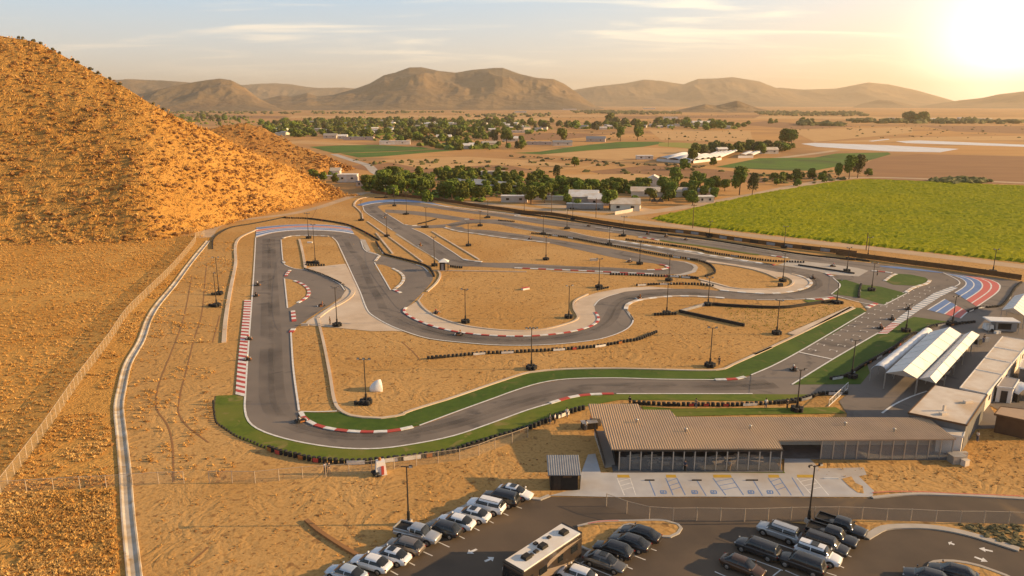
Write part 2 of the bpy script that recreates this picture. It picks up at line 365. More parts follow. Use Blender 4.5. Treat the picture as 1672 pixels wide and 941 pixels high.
M['tilled'] = pmat('tilled earth', (.31, .155, .06), (.26, .13, .052), .06, .95, .6, .4, .2, stretch=(.3, 1, 1, .2))
M['blade'] = pmat('dry blades', (.64, .36, .095), (.48, .25, .06), .5, .85, c3=(.70, .44, .15), s3=.1)
M['scrub'] = pmat('dry scrub', (.20, .095, .027), (.32, .155, .045), .4, .9)
M['greenscrub'] = pmat('grey green scrub', (.10, .09, .045), (.14, .115, .05), .4, .9)
M['skin'] = pmat('skin', (.42, .26, .18), None, rough=.6)
M['carglass'] = pmat('car glass', (.018, .02, .022), None, rough=.06, spec=.6)
M['rim'] = pmat('alloy', (.42, .41, .40), None, rough=.35, metal=.8)
M['lamp_red'] = pmat('tail lamp', (.20, .015, .01), None, rough=.25)
M['lamp_clear'] = pmat('head lamp', (.42, .42, .42), None, rough=.15)
def paint(name, c, metal=.25): return pmat('paint ' + name, c, tuple(k * .93 for k in c), .6, .32, metal=metal, coat=.6, spec=.5)
PAINT = dict(white=paint('white', (.80, .80, .80), 0), silver=paint('silver', (.50, .50, .50), .5), grey=paint('grey', (.13, .125, .12), .4), bronze=paint('bronze', (.24, .20, .165), .4),
             black=paint('black', (.018, .018, .02), .1), dark=paint('charcoal', (.045, .045, .048), .3), brown=paint('brown', (.085, .045, .025), .3), pale=paint('pale blue', (.50, .56, .62), .3), tan=paint('champagne', (.42, .38, .33), .4))
CLOTH = {k: pmat('cloth ' + k, c, tuple(x * .85 for x in c), 3.0, .85) for k, c in dict(black=(.03, .03, .03), white=(.7, .7, .68), navy=(.03, .045, .09), grey=(.2, .2, .2), red=(.4, .05, .04), tan=(.35, .25, .16), orange=(.6, .22, .03), denim=(.08, .11, .18)).items()}
M['hair'] = pmat('dark hair', (.03, .02, .015), (.05, .035, .02), 8.0, .8)
# ================================================================== SETTING
# ------------------------------------------------------------------ ground, hills, mountains
mb = MB(); NR = 96
radii = [0, 60, 150, 400, 1000, 2500, 6000, 14500]
vs = [(0, 200, 0)]
for r in radii[1:]:
    for i in range(NR): t = 2 * math.pi * i / NR; vs.append((r * math.cos(t), 200 + r * math.sin(t), 0))
fs = [(0, 1 + i, 1 + (i + 1) % NR) for i in range(NR)]
for k in range(len(radii) - 2):
    o = 1 + k * NR; fs += [(o + i, o + NR + i, o + NR + (i + 1) % NR, o + (i + 1) % NR) for i in range(NR)]
mb.add(vs, fs); struct(mb.build('ground', M['plain']))
# the sandy site itself lies as a sheet on the plain
site = gl('. -60,1180 -60,860 60,700 179,556 235,485 319,394 335,382 420,356 510,338 560,326 600,312 720,318 880,336 1000,347 1232,374 1450,402 1760,440 1760,1200')
mb = MB(); mb.flat(spline(site, 6, True), .012); struct(mb.build('sand', M['sand']))
west = gl('. -700,1180 -60,1180 -60,860 60,700 179,556 235,485 319,394 335,384 200,392 0,398 -250,415 -700,440')
mb = MB(); mb.flat(west, .02); mb.flat(gl('. -60,1180 -60,860 -10,800 60,700 179,556 235,485 319,394 336,386 345,392 312,440 262,505 240,545 220,590 208,640 205,700 213,780 220,850 232,941 245,1100'), .024)
struct(mb.build('dry_grass_ground', M['drygrass']))
def interp_px(pts, x): return np.interp(x, [p[0] for p in pts], [p[1] for p in pts])
def hill(name, ridge, foot, mat, slope, nx, nf, nb, x0, x1, seed, amp):
    xs = np.linspace(x0, x1, nx); V = []; fy = interp_px(foot, xs); kk = np.hanning(41); kk /= kk.sum(); fy = np.where(xs < 540, np.convolve(np.pad(fy, 20, 'edge'), kk, 'valid'), fy)
    for x, yf in zip(xs, fy):
        fp = g(x, float(yf)); rd = pxdir(x, float(interp_px(ridge, x))); plan = Vector((rd.x, rd.y)); te = rd.z / plan.length; plan.normalize()
        df = math.hypot(fp.x, fp.y); dr = max(df + 1.0, (H + slope * df) / (slope - te)); hr = max(.2, H + te * dr)
        rp = Vector((plan.x * dr, plan.y * dr)); bp = rp + plan * (hr / .42 + 2); f2 = Vector((fp.x, fp.y))
        for j in range(nf): t = j / (nf - 1); p = f2.lerp(rp, t); q = (t - .08 * (1 - math.exp(-t / .08))) / .92; V.append((p.x, p.y, hr * (q * (1.28 - .28 * q)), t))
        for j in range(1, nb): t = j / (nb - 1); p = rp.lerp(bp, t); V.append((p.x, p.y, hr * (1 - t) * (1 + .3 * t), 1 + t))
    V = np.array(V); n = nf + nb - 1
    X, Y, T = V[:, 0], V[:, 1], V[:, 3]
    w = np.clip(np.minimum(T * 9 + .1, 1), 0, 1) * np.clip((2 - T) * 6, 0, 1)
    rough = (fbm(X / 22, Y / 22, 4, seed) - .5) * 4.0 * np.clip((1 - T) * 5, 0, 1) + (fbm(X / 4.2, Y / 4.2, 3, seed + 9) - .5) * amp + (fbm(X / 1.7, Y / 1.7, 2, seed + 21) - .5) * amp * .5
    V[:, 2] = V[:, 2] + rough * w; V[:, 2] -= .15 * (1 - w)
    idx = np.arange(nx * n).reshape(nx, n)
    Fc = np.stack([idx[:-1, :-1], idx[1:, :-1], idx[1:, 1:], idx[:-1, 1:]], -1).reshape(-1, 4)
    o = fastmesh(name, V[:, :3], Fc, mat, smooth=True); struct(o); return V
ridge1 = [(-420, 30), (-200, 34), (0, 58), (60, 69), (130, 105), (200, 141), (250, 171), (290, 193), (344, 214), (420, 252), (500, 284), (566, 318.5), (580, 319.5)]
foot1 = [(-420, 432), (-200, 415), (0, 402), (120, 400), (240, 397), (330, 378), (400, 358), (480, 340), (560, 321), (580, 320)]
hv = hill('hill', ridge1, foot1, M['hill'], .52, 420, 150, 24, -420, 580, 3, 1.0)
ridge2 = [(270, 240), (330, 220), (345, 211), (372, 204), (400, 201), (433, 210), (451, 220), (484, 238), (515, 248.5), (543, 260), (579, 275)]
foot2 = [(270, 296), (400, 293), (500, 288), (545, 284), (580, 276)]
hv2 = hill('hill', ridge2, foot2, M['hill_far'], .36, 160, 50, 14, 270, 580, 31, 1.3)
def mountain(sil, dist, depth, seed, x0=None, x1=None, nx=220, nf=44, gully=.33):
    x0 = sil[0][0] if x0 is None else x0; x1 = sil[-1][0] if x1 is None else x1; xs = np.linspace(x0, x1, nx); V = []
    for x in xs:
        rd = pxdir(x, float(interp_px(sil, x))); pl = Vector((rd.x, rd.y)); te = rd.z / pl.length; pl.normalize(); hr = H + te * dist
        for j in range(nf): t = j / (nf - 1); d = dist - depth * (1 - t); V.append((pl.x * d, pl.y * d, max(hr, 1) * t ** 1.35, t))
        for j in range(1, 6): t = j / 5; d = dist + depth * .8 * t; V.append((pl.x * d, pl.y * d, max(hr, 1) * (1 - t), 1 + t))
    V = np.array(V); n = nf + 5; X, Y, T = V[:, 0], V[:, 1], V[:, 3]; s = depth * .30
    k = (fbm(X / s, Y / (s * 2.2), 5, seed, True) - .58)
    V[:, 2] += V[:, 2] * k * gully * 3.4 * np.clip((1 - T) * 3.2, 0, 1) * (T < 1); V[:, 2] -= 2
    idx = np.arange(nx * n).reshape(nx, n); Fc = np.stack([idx[:-1, :-1], idx[1:, :-1], idx[1:, 1:], idx[:-1, 1:]], -1).reshape(-1, 4)
    struct(fastmesh('mountain', V[:, :3], Fc, M['mountain'], smooth=True))
mountain([(360, 180), (400, 168), (430, 162), (459, 155.5), (476, 157.5), (501, 151.5), (517, 157), (543, 155), (579, 145), (604, 136), (627, 122.5), (645, 118.5), (668, 110), (688, 109.5), (716, 115.5), (744, 118.5), (770, 114), (806, 110.8), (821, 110.6), (850, 121), (877, 127), (904, 129), (922, 137), (941, 150.5), (959, 164), (973, 173), (1000, 181)], 6600, 1500, 5, nx=340, nf=60)
mountain([(190, 168), (229, 153), (257, 146), (286, 139.7), (318, 133.5), (338, 130.5), (359, 128), (377, 130.5), (397, 140.7), (414, 154), (424, 161), (440, 169), (470, 180)], 5600, 900, 11)
mountain([(60, 150), (120, 133), (190, 130.5), (212, 129), (241, 130.5), (269, 131.5), (310, 134.6), (345, 139), (380, 150), (430, 172)], 8600, 1700, 17)
mountain([(330, 150), (395, 139), (420, 137), (448, 136), (475, 137.6), (499, 141.7), (520, 143.7), (560, 143), (600, 146), (680, 160)], 13400, 2000, 23)
mountain([(850, 172), (900, 155), (938, 146.5), (973, 141), (1020, 136), (1052, 130), (1079, 132), (1116, 137.7), (1140, 128.7), (1172, 128), (1196, 125.8), (1240, 133), (1264, 142.4), (1304, 155.7), (1350, 165), (1402, 173)], 12300, 2400, 29, nx=300)
mountain([(1200, 165), (1272, 143), (1312, 146.4), (1365, 144.6), (1418, 134.5), (1452, 138), (1498, 147.7), (1559, 165), (1600, 174)], 13400, 2400, 37)
mountain([(1390, 176), (1405, 170), (1436, 162.4), (1458, 163.7), (1498, 174), (1510, 178)], 9000, 900, 41, nx=120)
mountain([(1470, 178), (1498, 174), (1567, 163.7), (1604, 159.7), (1630, 154), (1672, 149), (1760, 138), (1900, 120)], 9500, 1700, 43)
mountain([(1090, 182), (1105, 179.7), (1151, 169.6), (1169, 172), (1204, 163.8), (1225, 171.7), (1240, 177), (1265, 182)], 4300, 380, 47, nx=120, nf=30)
# ------------------------------------------------------------------ fields of the valley
def sheet(name, s, z, mat, closed_spline=False, kind='structure'):
    pts = gl(s); pts = spline(pts, 8, True) if closed_spline else pts
    b = MB(); b.flat(pts, z); return struct(b.build(name, mat), kind)
sheet('field', '. 505,240 560,237.5 615,237 690,241 706,244 640,247.5 545,250.5', .06, M['crop_dark'])
sheet('field', '. 556,250.8 640,248.2 712,244.2 742,246 690,250 620,256 585,257.5', .065, M['crop_dark'])
sheet('field', '. 838,250 880,248 950,238 1010,232 1075,231.5 1090,233.5 1050,240 960,246 884,252.5', .06, M['crop_dark'])
sheet('field', '. 1076,233.2 1110,233 1160,236.5 1200,238.5 1190,242 1130,243 1075,239', .065, M['crop_gold'])
sheet('field', '. 884,253 960,247 1050,241 1130,243.6 1128,248 1080,256 1010,262 930,257', .055, M['straw'])
sheet('field', '. 560,272 690,262 820,268 900,284 760,276 650,288', .03, M['tilled'])
sheet('field', '. 960,280 1060,270 1170,277 1240,285 1250,300 1130,292 1020,292', .03, M['tilled'])
sheet('field', '. 1168,273 1240,258.5 1330,257.5 1365,251 1450,249 1455,252 1420,262 1330,279 1290,279 1240,277', .06, M['crop_dark'])
sheet('field', '. 1400,275 1430,258 1500,252 1700,256 1900,300 1672,302 1420,293', .03, M['tilled'])
sheet('field', '. 1060,213 1225,213.5 1230,232 1080,229', .04, M['straw'])
sheet('field', '. 1290,212 1490,208 1490,217 1330,232', .035, M['straw'])
sheet('plastic_mulch', '. 1308,235 1330,233.5 1450,237.5 1566,243.5 1535,249 1450,247.5 1335,240', .07, M['plastic'])
sheet('plastic_mulch', '. 1462,231 1500,229.5 1540,231 1900,246 1900,250 1672,240 1480,234', .07, M['plastic'])
sheet('plastic_mulch', '. 1418,230.5 1450,227 1453,228 1425,231.3', .07, M['plastic'])
for k, (s, mm) in enumerate((('. 480,189 1000,188 1010,191 470,193', 'straw'), ('. 1000,190 1240,188 1260,192 990,195', 'tilled'), ('. 1240,190 1672,192 1672,196 1230,194', 'straw'), ('. 1250,198 1400,207 1300,211 1200,203', 'tilled'), ('. 300,187 470,190 460,194 290,192', 'tilled'), ('. 1500,205 1672,206 1800,222 1560,215', 'tilled'), ('. 1330,233 1500,224 1672,222 1672,229 1450,231', 'straw'),
        ('. 620,262 760,256 880,263 960,272 800,270 690,276', 'straw'), ('. 900,286 1040,284 1120,290 1010,297 930,292', 'straw'), ('. 770,222 900,217 1000,219 920,228 800,230', 'tilled'), ('. 445,233 500,230 640,240 520,236', 'straw'), ('. 760,193 900,193 905,197 760,197', 'straw'))): sheet('field', s, .02 + .003 * k, M[mm])
def crop_field():
    poly = gl('. 1058,357 1150,335 1225,319 1300,306 1365,297 1412,293 1672,304.5 1960,318 1960,470 1672,430.5 1420,402.5 1232,381.5 1100,366')
    P = np.array([(p.x, p.y) for p in poly]); lo, hi = P.min(0), P.max(0); st = 1.5
    X, Y = np.meshgrid(np.arange(lo[0], hi[0], st), np.arange(lo[1], hi[1], st), indexing='ij'); nx, ny = X.shape
    ins = in_poly(X, Y, [tuple(p) for p in P])
    jx, jy = (fbm(X * 3.1, Y * 3.1, 2, 1) - .5) * 1.2, (fbm(X * 2.7, Y * 2.7, 2, 5) - .5) * 1.2
    Z = .75 + (fbm(X / 9, Y / 3.0, 3, 3) - .5) * .7 + (fbm(X / 1.1, Y / 1.1, 2, 8) - .5) * .5 + .16 * np.sin((X * .18 + Y) * 2 * np.pi / 4.5)
    idx = np.arange(nx * ny).reshape(nx, ny); k = ins[:-1, :-1] & ins[1:, :-1] & ins[1:, 1:] & ins[:-1, 1:]
    Fc = np.stack([idx[:-1, :-1], idx[1:, :-1], idx[1:, 1:], idx[:-1, 1:]], -1)[k]
    bm_edge = np.zeros_like(ins); kk = np.zeros_like(ins, int); 
    for a in (0, 1):
        for b in (0, 1): kk[a:nx - 1 + a, b:ny - 1 + b] += k
    Z = np.where(kk < 4, .02, Z)
    o = fastmesh('crop_field', np.stack([X + jx, Y + jy, Z], -1).reshape(-1, 3), Fc, M['crop'], smooth=False)
    tag(o, 'bright yellow green leafy crop filling the big field beyond the track', 'crop', kind='stuff')
crop_field()
def dirt(name, s, w, z, mat=None): b = MB(); b.ribbon(sp(s, 5), w, z); return struct(b.build(name, mat or M['dirtroad']))
dirt('dirt_road', '. 560,322 600,315 660,320 760,329.5 880,342 1000,356 1100,369 1232,385.5 1450,409 1672,436 1900,465', 7, .03)
dirt('dirt_road', '. 1000,354 1080,344 1160,331 1232,318 1300,304 1365,293.5 1420,290 1700,300', 8, .035)
dirt('dirt_road', '. 720,275 800,268 900,260 1010,263', 7, .04, M['straw'])
dirt('dirt_road', '. 700,283 850,280 940,275 1000,265 1060,262', 5, .045, M['straw'])
dirt('dirt_road', '. 545,252 575,262 600,270 615,283 640,292', 7, .05, M['concrete'])
dirt('dirt_road', '. 336,388 348,372 375,362 420,356 465,351 511,341.5 545,331 575,321 600,314', 5, .026)
dirt('dirt_road', '. 1270,258.5 1330,251 1365,246', 9, .05)
dirt('dirt_road', '. 880,333 930,339 1000,345 1060,341', 12, .033)
# ------------------------------------------------------------------ race track
roads = [
 ('. 417.5,388.8 415.7,425 411.2,493.5 405.5,570 400.6,645 400.3,672 406,689 420,701 450,713 500,725 560,733 620,733.5 680,725.5 740,713 800,693 862,670.5 898.4,659.7 932.7,649.6 960,645.7 1006.6,644 1101.5,644 1228.7,644 1300,643',
  '. 459,392 461.8,425 466,470 474.9,540.4 479.3,605 488.4,671.6 497,684 515,695 545,702.5 590,706.5 640,705 685,696 755,670 801.5,653.2 842,638.5 882.3,626.4 922.7,620.3 1000.6,618.3 1081,620.3 1168,621.3 1202.5,619.7 1226.7,613.3 1260,599'),
 ('A 540,272 700,228 900,208 1100,208 1300,220 1430,240 1475,275 1490,300 1545,395 1661,432 B 460,905 530,940 . 664,502',
  'A 770,290 790,270 860,259 1000,253 1150,258 1230,264 1270,300 1310,380 1370,510 1420,620 1480,750 1560,941 . 608.5,516 632.8,530.3 660,541.6'),
 ('. 655,500 663.2,502.2 659.2,507.3 670,518 692.5,528.5 720.8,537.5 761,545 811.6,549.3 868,549.7 912.6,545.6 940,541 962,534.5 974.3,527.4 977.4,520.4 972.3,510.3 970.3,500.2 978.4,491 994.5,484.3 1020.6,477 1056.7,473.5 1101.9,472 1136,472.3 1177.7,475.6 1208,478.3 1244.5,480.6 1271.6,480 1298.7,476 1316.7,470.5 1324.9,463.8 1322,458.4 1311,453 1296.9,448.9 1282.4,446.3 1262.5,443.4 1235.5,437.7 1190,432 1145,426 1092.8,415.7 1038.7,404.9 993.5,398.6 948.4,391.3 912.2,385 876,378.7 840,372.4 812.8,366.5 784,364.5 762,366 740,372',
  '. 632.8,530.3 660,541.6 700.6,553.7 761,560.8 811.6,564.4 868,564.8 922.7,561.8 960,557.7 980.4,554.3 1008.6,545.6 1026.8,535.5 1033.9,523.4 1028.8,514.3 1021.8,506.2 1024.8,498.2 1036.9,492.5 1061,488 1101.5,484.5 1141.9,485 1186.5,487.8 1235.5,490.4 1280.6,490.4 1325.8,488.2 1360,485 1372,474 1371,466 1360,454.8 1351,448.5 1334.8,444 1298.7,437.7 1269.8,434 1140,413 1101.9,408.5 1056.7,401.3 1020.6,395.5 993.5,391.3 966.4,386.8 930.3,378.7 903.2,374.2 876,369.7 840,364.2 812.8,358.8 784,358.8 758.7,360.6 726,366.9'),
 ('. 754,370.5 760.5,374 794.8,376 830.9,380.4 868.9,385.6 912.2,392.2 966.4,401.3 1020.6,410.3 1074.8,421 1098.3,425.7 1120,430 1132.6,436 1129,442.8 1110.9,447.4 1056.7,448.2 1002.5,445.5 948.4,442.8 894.2,440.6 830.9,438.4 776.7,435.7 740.6,434.6 719,428',
  '. 726,372.3 747.8,378.3 776.7,382.2 812.8,387.7 840,390 867,393.7 897.8,397.7 930.3,404.9 966.4,413 1002.5,421 1038.7,427.5 1065.8,430.2 1083.8,433.4 1091.9,437.4 1080,440.6 1056.7,441 1002.5,437.4 948.4,435.6 894.2,432.9 840,429.8 794.8,429.3 764,426.6 756.9,423.8'),
 ('. 592.5,338 596,346 614,358.8 641,376.8 673,397 704.5,418.4 719,428.5', '. 616,338 628.6,348 644.9,357.9 659.3,366.9 672,373.2 693.7,383 713.5,395.8 740.6,413 757,424'),
 ('. 592,339.5 597,335.5 614,332.6 650,330.8 686.4,332.6 704.5,335.3 740.6,340.7 776.7,345.2 812.8,348.8 840,353 912,360.6 966.4,367.3 1020.6,374.2 1074.8,382.3 1100,387.5 1172,396 1244.5,407.9 1316.7,418.7 1400,427.7 1450,433',
  '. 616,338.6 623,335.3 641,333.9 668.4,335.3 704.5,339.8 740.6,345.2 776.7,349.7 812.8,354.2 840,359 894,367.9 930.3,372.4 993.5,379.6 1047.7,387.2 1074.8,392.2 1100,396 1154,403.3 1199,411.5 1240.9,416.9 1280.6,421.4 1316.7,426.8 1400,438.5 1450,447'),
 ('. 629.5,342.5 650,343.4 686.4,346 722.5,350.6 758.7,356 784,359.2', '. 629.5,347.2 650,349 672,350.6 704.5,355 740.6,360 758.7,361.4 784,363.5'),
 ('B 550,311 620,325 690,325 800,322 930,313', 'B 620,351 700,345 800,350 850,345 925,347'),
]
mb = MB(); z = .030
for a, b in roads:
    mb.flat(sp(a, 2.5) + sp(b, 2.5)[::-1], z); z += .004
for s in ('. 456,420 461.8,425 464.5,432 482.5,439.3 500.6,441 527.7,450 554.8,464.6 562.5,473.6 560,482.7 545.8,493.5 518.7,511 490,530 474,541 458,541',
          '. 600,410 617.8,416.5 655.7,425.6 686.4,434.6 699,443.7 707,452.7 702.7,463.5 690,478 664,502 655,506 630,480 598,430'):
    mb.flat(spline(gl(s), 2.5, True), z); z += .004
for s in ('. 1390,428 1450,433 1560,446 1672,461 1780,475 1800,700 1672,690 1600,655 1520,632 1405,632 1293,630 1228,645 1226,612 1260,599 1303.7,575.9 1412.7,511.3 1416,507 1403,492 1360,486 1352,478 1355,452 1390,445',
          '. 1223,646 1226,620 1300,618 1410,622 1530,625 1600,640 1640,700 1560,702 1380,690 1383,677 1370,656 1382,646 1320,646'):
    mb.flat(gl(s), z); z += .004
struct(mb.build('race_track', M['asphalt'])); ZT = z
def rubber_line(k, f=.5, w=2.6):
    A, B = sp(roads[k][0], 3), sp(roads[k][1], 1.5); P = []
    for a in A: b_ = min(B, key=lambda q: (q - a).length_squared); P.append(a.lerp(b_, f))
    for _ in range(6): P = [P[0]] + [(P[i - 1] + P[i] * 2 + P[i + 1]) / 4 for i in range(1, len(P) - 1)] + [P[-1]]
    return P
rb = MB()
for k, f in ((0, .62), (0, .42), (1, .6), (2, .42), (2, .62), (3, .55), (4, .5), (5, .5)): rb.ribbon(rubber_line(k, f), 2.0 if k else 2.6, ZT + .003 + .004 * f)
struct(rb.build('tyre_rubber', M['rubber']))
# islands, aprons, turf on top of the asphalt
def lay(name, s, mat, dz, smooth=True):
    b = MB(); b.flat(spline(gl(s), 2.0, True) if smooth else gl(s), ZT + dz); return struct(b.build(name, mat))
lay('sand_island', '. 466,455.6 480.7,459 493.4,464.6 502.4,471.8 505,479 500.6,486.3 484,496 470,504 468,480', M['sand'], .004)
lay('sand_island', '. 614,432 625,433 641,439 654,446.3 659,454.5 654,465 639.5,474 628,458', M['sand'], .004)
lay('concrete_apron', 'A 975,552 1060,532 1165,525 1352,505 1422,640 1558,941 . 608.5,516.5 633,531 660,542 640,541 606.5,541.5 562,537 528,534 497,531 501.5,525 540,500 556,488 565,474 560,466 530,449', M['apron'], -.001 - .004, False)
lay('concrete_apron', 'F 250,0 206,60 120,110 . 659.2,507.3 670,518 692.5,528.5 720.8,537.5 761,545 811.6,549.3 868,549.7 912.6,545.6 940,541 962,534.5 974.3,527.4 977.4,520.4 972.3,510.3 970.3,500.2 978.4,491 994.5,484.3 1020.6,477 1056.7,473.5 1101.9,472 1062,468.5 1020,470.5 975,478.5 945,488 F 1490,55 1470,120 1505,200 1380,255 1200,293 1000,303 800,290 600,262 450,220 330,170 250,110 214,65 262,0', M['apron'], .004, False)
lay('concrete_apron', 'D 430,636 600,652 800,665 950,662 1100,640 1200,610 1243,575 1228,545 1170,515 1090,492 1010,478 900,462 750,430 560,400 300,362 280,380 500,408 720,448 850,488 940,515 1010,512 1062,535 1082,562 1060,592 1000,612 800,627 600,624 480,607 400,590 250,550 240,560', M['apron'], .004, False)
lay('concrete_apron', 'D 940,405 1020,380 1060,352 1180,372 1400,395 1661,432 H 700,462 640,497 450,482 D 1440,512 1390,488 1300,464 1100,429', M['concrete'], .005, False)
lay('concrete_apron', 'C 820,393 1000,413 1200,443 1450,480 1661,505 D 250,298 500,338 720,374 900,405 700,388 400,345 0,278 C 1450,500 1200,460 1000,428', M['concrete'], .006, False)
lay('concrete_apron', 'B 470,400 490,398 800,600 830,612 885,655 800,602 640,510', M['concrete'], .005, False)
lay('concrete_apron', 'A 1482,283 1530,288 1578,385 1545,393 1530,370', M['concrete'], .005, False)
lay('concrete_apron', 'C 1420,583 1550,598 1640,625 1661,650 1640,690 1560,715 1480,725 1300,722 900,712 500,695 300,682 900,700 1200,712 1420,718 1500,708 1600,680 1622,650 1605,628 1540,605', M['concrete'], .007, False)
turfs = [
 ('turf_dark', '. 492,674 520,675 556,674 571,681 594,684.5 619,684.5 650,680.5 692,665 729,654 774.6,638 820,622.7 863,609.8 887,606.7 923,604 1000,603 1041,604 1142,606.8 1168,606 1182,604 1196.4,597 1260,569 1319.7,540 1391.4,503 1405,503 1415,510 1370,540 1303.7,575.9 1260,598.5 1226.7,613 1202.5,619.4 1168,621 1081,620 1000.6,618 922.7,620 882.3,626 842,638 801.5,652.6 755,669.5 685,695.5 640,704 590,705.5 545,701.5 515,694 499,683'),
 ('turf', '. 352.6,647 383.6,646 400.6,649 400,672 406,689.5 420,701.5 450,713.5 500,725.5 560,733.4 620,734 680,726 740,713.5 800,693.5 862,671 898.4,660 932.7,650 960,646 1006.6,644.4 1101.5,644.4 1228.7,644.4 1322,645 1285,654 1232,655.6 1112,654.5 1013,653.7 959,664 911,680 863,697 815,713.6 767.5,729 719.6,738.8 648,749.5 600,753.4 569,753.8 521,751.8 492.7,748 464,741.5 439,735.5 410,724.5 387.4,714.5 364.5,699.5 353,687.5 350,670'),
 ('turf', '. 1047,664 1100,668 1232,667 1365,666 1381,676 1232,678 1104,681 1060,680'),
 ('turf_dark', '. 1294,629 1359.5,588.2 1434,545 1492,518 1548,526 1515,532 1495,546 1455,567 1415,591 1420,610 1405,628.5'),
 ('turf_dark', '. 1366,457 1381,457.6 1405,465 1439,469 1479,479.4 1444.5,498.5 1405,487 1360,481 1371.5,466'),
 ('turf_dark', '. 1444.5,459.5 1463,447.5 1487,449 1511,454 1517.6,459.5 1497.7,467.5 1458,465.5'),
 ('turf', '. 1311,491 1330,490 1352,492.5 1340,497 1322,496'),
 ('turf', '. 1006,767 1280,771 1282,774 1010,771.5'),
]
for k, (mname, s) in enumerate(turfs): lay('turf', s, M[mname], .008 + .004 * k, False)
b = MB(); b.ribbon(sp('C 1320,405 D 0,203 200,228 400,258 600,290 770,315'), 1.6, ZT + .05); struct(b.build('turf', M['turf']))
# painted edge lines
ZL = ZT + .06
mb = MB()
def line(s, w=.32, off=0, mi=0, z=None): mb.ribbon(sp(s, 1.5), w, ZL if z is None else z, mi, off)
for s in ('. 417.5,388.8 415.7,425 411.2,493.5 405.5,570 400.6,645 400.3,672 406,689 420,701 450,713 500,725 560,733 620,733.5 680,725.5 740,713 800,693 862,670.5 898.4,659.7',
          '. 459,392 461.8,425 463,432', '. 474.9,540.4 479.3,605 488.4,671.6', '. 685,696 755,670 801.5,653.2 842,638.5 882.3,626.4 922.7,620.3 1000.6,618.3 1081,620.3 1168,621.3',
          '. 1226.7,613.3 1260,599 1303.7,575.9 1412.7,511.3', '. 1006.6,644 1101.5,644 1228.7,644', '. 1293,629 1359.5,587.8 1434,544.5',
          'A 1230,264 1270,300 1310,380 1370,510 1420,620 1480,750 1560,941 . 608.5,516 632.8,530.3 660,541.6 700.6,553.7 761,560.8 811.6,564.4 868,564.8 922.7,561.8 960,557.7 980.4,554.3 1008.6,545.6 1026.8,535.5 1033.9,523.4 1028.8,514.3 1021.8,506.2',
          'A 785,475 800,512 900,552 1000,562 1150,612 1300,690 1345,745', 'A 800,640 828,908', 'B 285,660 430,910', 'B 235,562 320,590', 'B 660,680 720,700 770,745', 'A 1490,300 1545,395 1661,430',
          '. 592.5,338 596,346 614,358.8 641,376.8', '. 704.5,418.4 719,428', '. 628.6,348 644.9,357.9 659.3,366.9', '. 672,373.2 693.7,383 713.5,395.8 740.6,413 757,424 762,426',
          'D 1440,522 1505,590 1425,672', '. 1235.5,490.4 1280.6,490.4 1325.8,488.2 1360,485', 'H 1160,475 1255,525 1258,545 1230,560', 'H 800,672 935,602', 'H 480,612 690,665 820,675',
          'G 405,130 465,215 440,170', 'C 0,290 200,325 400,360 600,395 850,435 1100,470 1400,530', 'C 500,325 700,370 850,395', 'D 0,155 400,200 800,265 1200,325 1500,357',
          '. 970.3,500.2 978.4,491 994.5,484.3 1010,480', 'P 840,225 960,228 1150,222', '. 1513.6,640 1490,648 1460,662 1440,676'): line(s)
line('A 545,178 700,163 900,150 1100,150 1300,163 1400,178', .5); line('A 540,268 700,226 900,206 1100,206 1300,218 1430,238', .6)
line('B 1000,170 1200,195 1400,213 1661,246', .4); line('B 700,118 1000,160 1300,195 1600,232 C 0,182 200,205', .9)
line('C 730,285 850,303 1000,320', .4); line('C 850,330 900,318 1000,318', .3)
# grid marks of the start straight
a0, a1 = g(1303.7, 576), g(1359.5, 587.8); mb.ribbon([a0, a1], .5, ZL + .004)
dirv = (g(1412.7, 511.3) - g(1303.7, 575.9)).normalized(); side = (a1 - a0); Ws = side.length; side.normalize()
for k in range(17):
    for u, off in ((.10, 0.0), (.60, 2.2)):
        p = a0 + dirv * (3.5 + 4.4 * k + off) + side * (Ws * (u + .03)); q = p + side * (Ws * .2)
        mb.ribbon([p, q], .10, ZL + .004); mb.ribbon([p - dirv * .1, p - dirv * .8], .2, ZL + .008); mb.ribbon([q - dirv * .1, q - dirv * .8], .2, ZL + .008)
struct(mb.build('track_lines', M['white']))
# kerbs of alternating blocks
def kerb(s, w=.75, block=2.0, second='red', off=0.0, h=.05):
    pts = resample(sp(s, .5), block); ns = normals(pts); b = MB()
    for i in range(len(pts) - 1):
        p, q, n, m2 = pts[i], pts[i + 1], ns[i], ns[i + 1]; vs = []
        for zz in (ZT, ZT + .08 + h):
            for (c, nv, e) in ((p, n, -w / 2), (q, m2, -w / 2), (q, m2, w / 2), (p, n, w / 2)): v = c + nv * (e + off); vs.append((v.x, v.y, zz))
        b.add(vs, [(4, 5, 6, 7), (0, 1, 5, 4), (1, 2, 6, 5), (2, 3, 7, 6), (3, 0, 4, 7)], i % 2)
    struct(b.build('kerb', [M['white'], M[second]]))
kerb('. 491,674 497,684 515,695 545,702.5 590,706.5 640,705 685,696')
kerb('. 898.4,659.7 932.7,649.6 960,645.7 1006.6,644'); kerb('. 1168,621.3 1202.5,619.7 1226.7,613.3')
kerb('. 663.2,503 659.2,508.3 670,518 692.5,528.5 720.8,537.5 761,545 811.6,549.3 868,549.7 912.6,545.6 940,541 962,534.5 974.3,527.4 977.4,520.4 972.3,510.3', .6, 1.8)
kerb('. 1021.8,506.2 1024.8,498.2 1036.9,492.5 1061,488 1101.5,484.5 1141.9,485 1186.3,487.7', 1.0, 2.2, 'apron')
kerb('D 420,635 600,652 800,665 950,662 1100,640 1200,610 1243,575 1228,545 1170,515 1090,492 1010,478', .85, 2.2, 'apron')
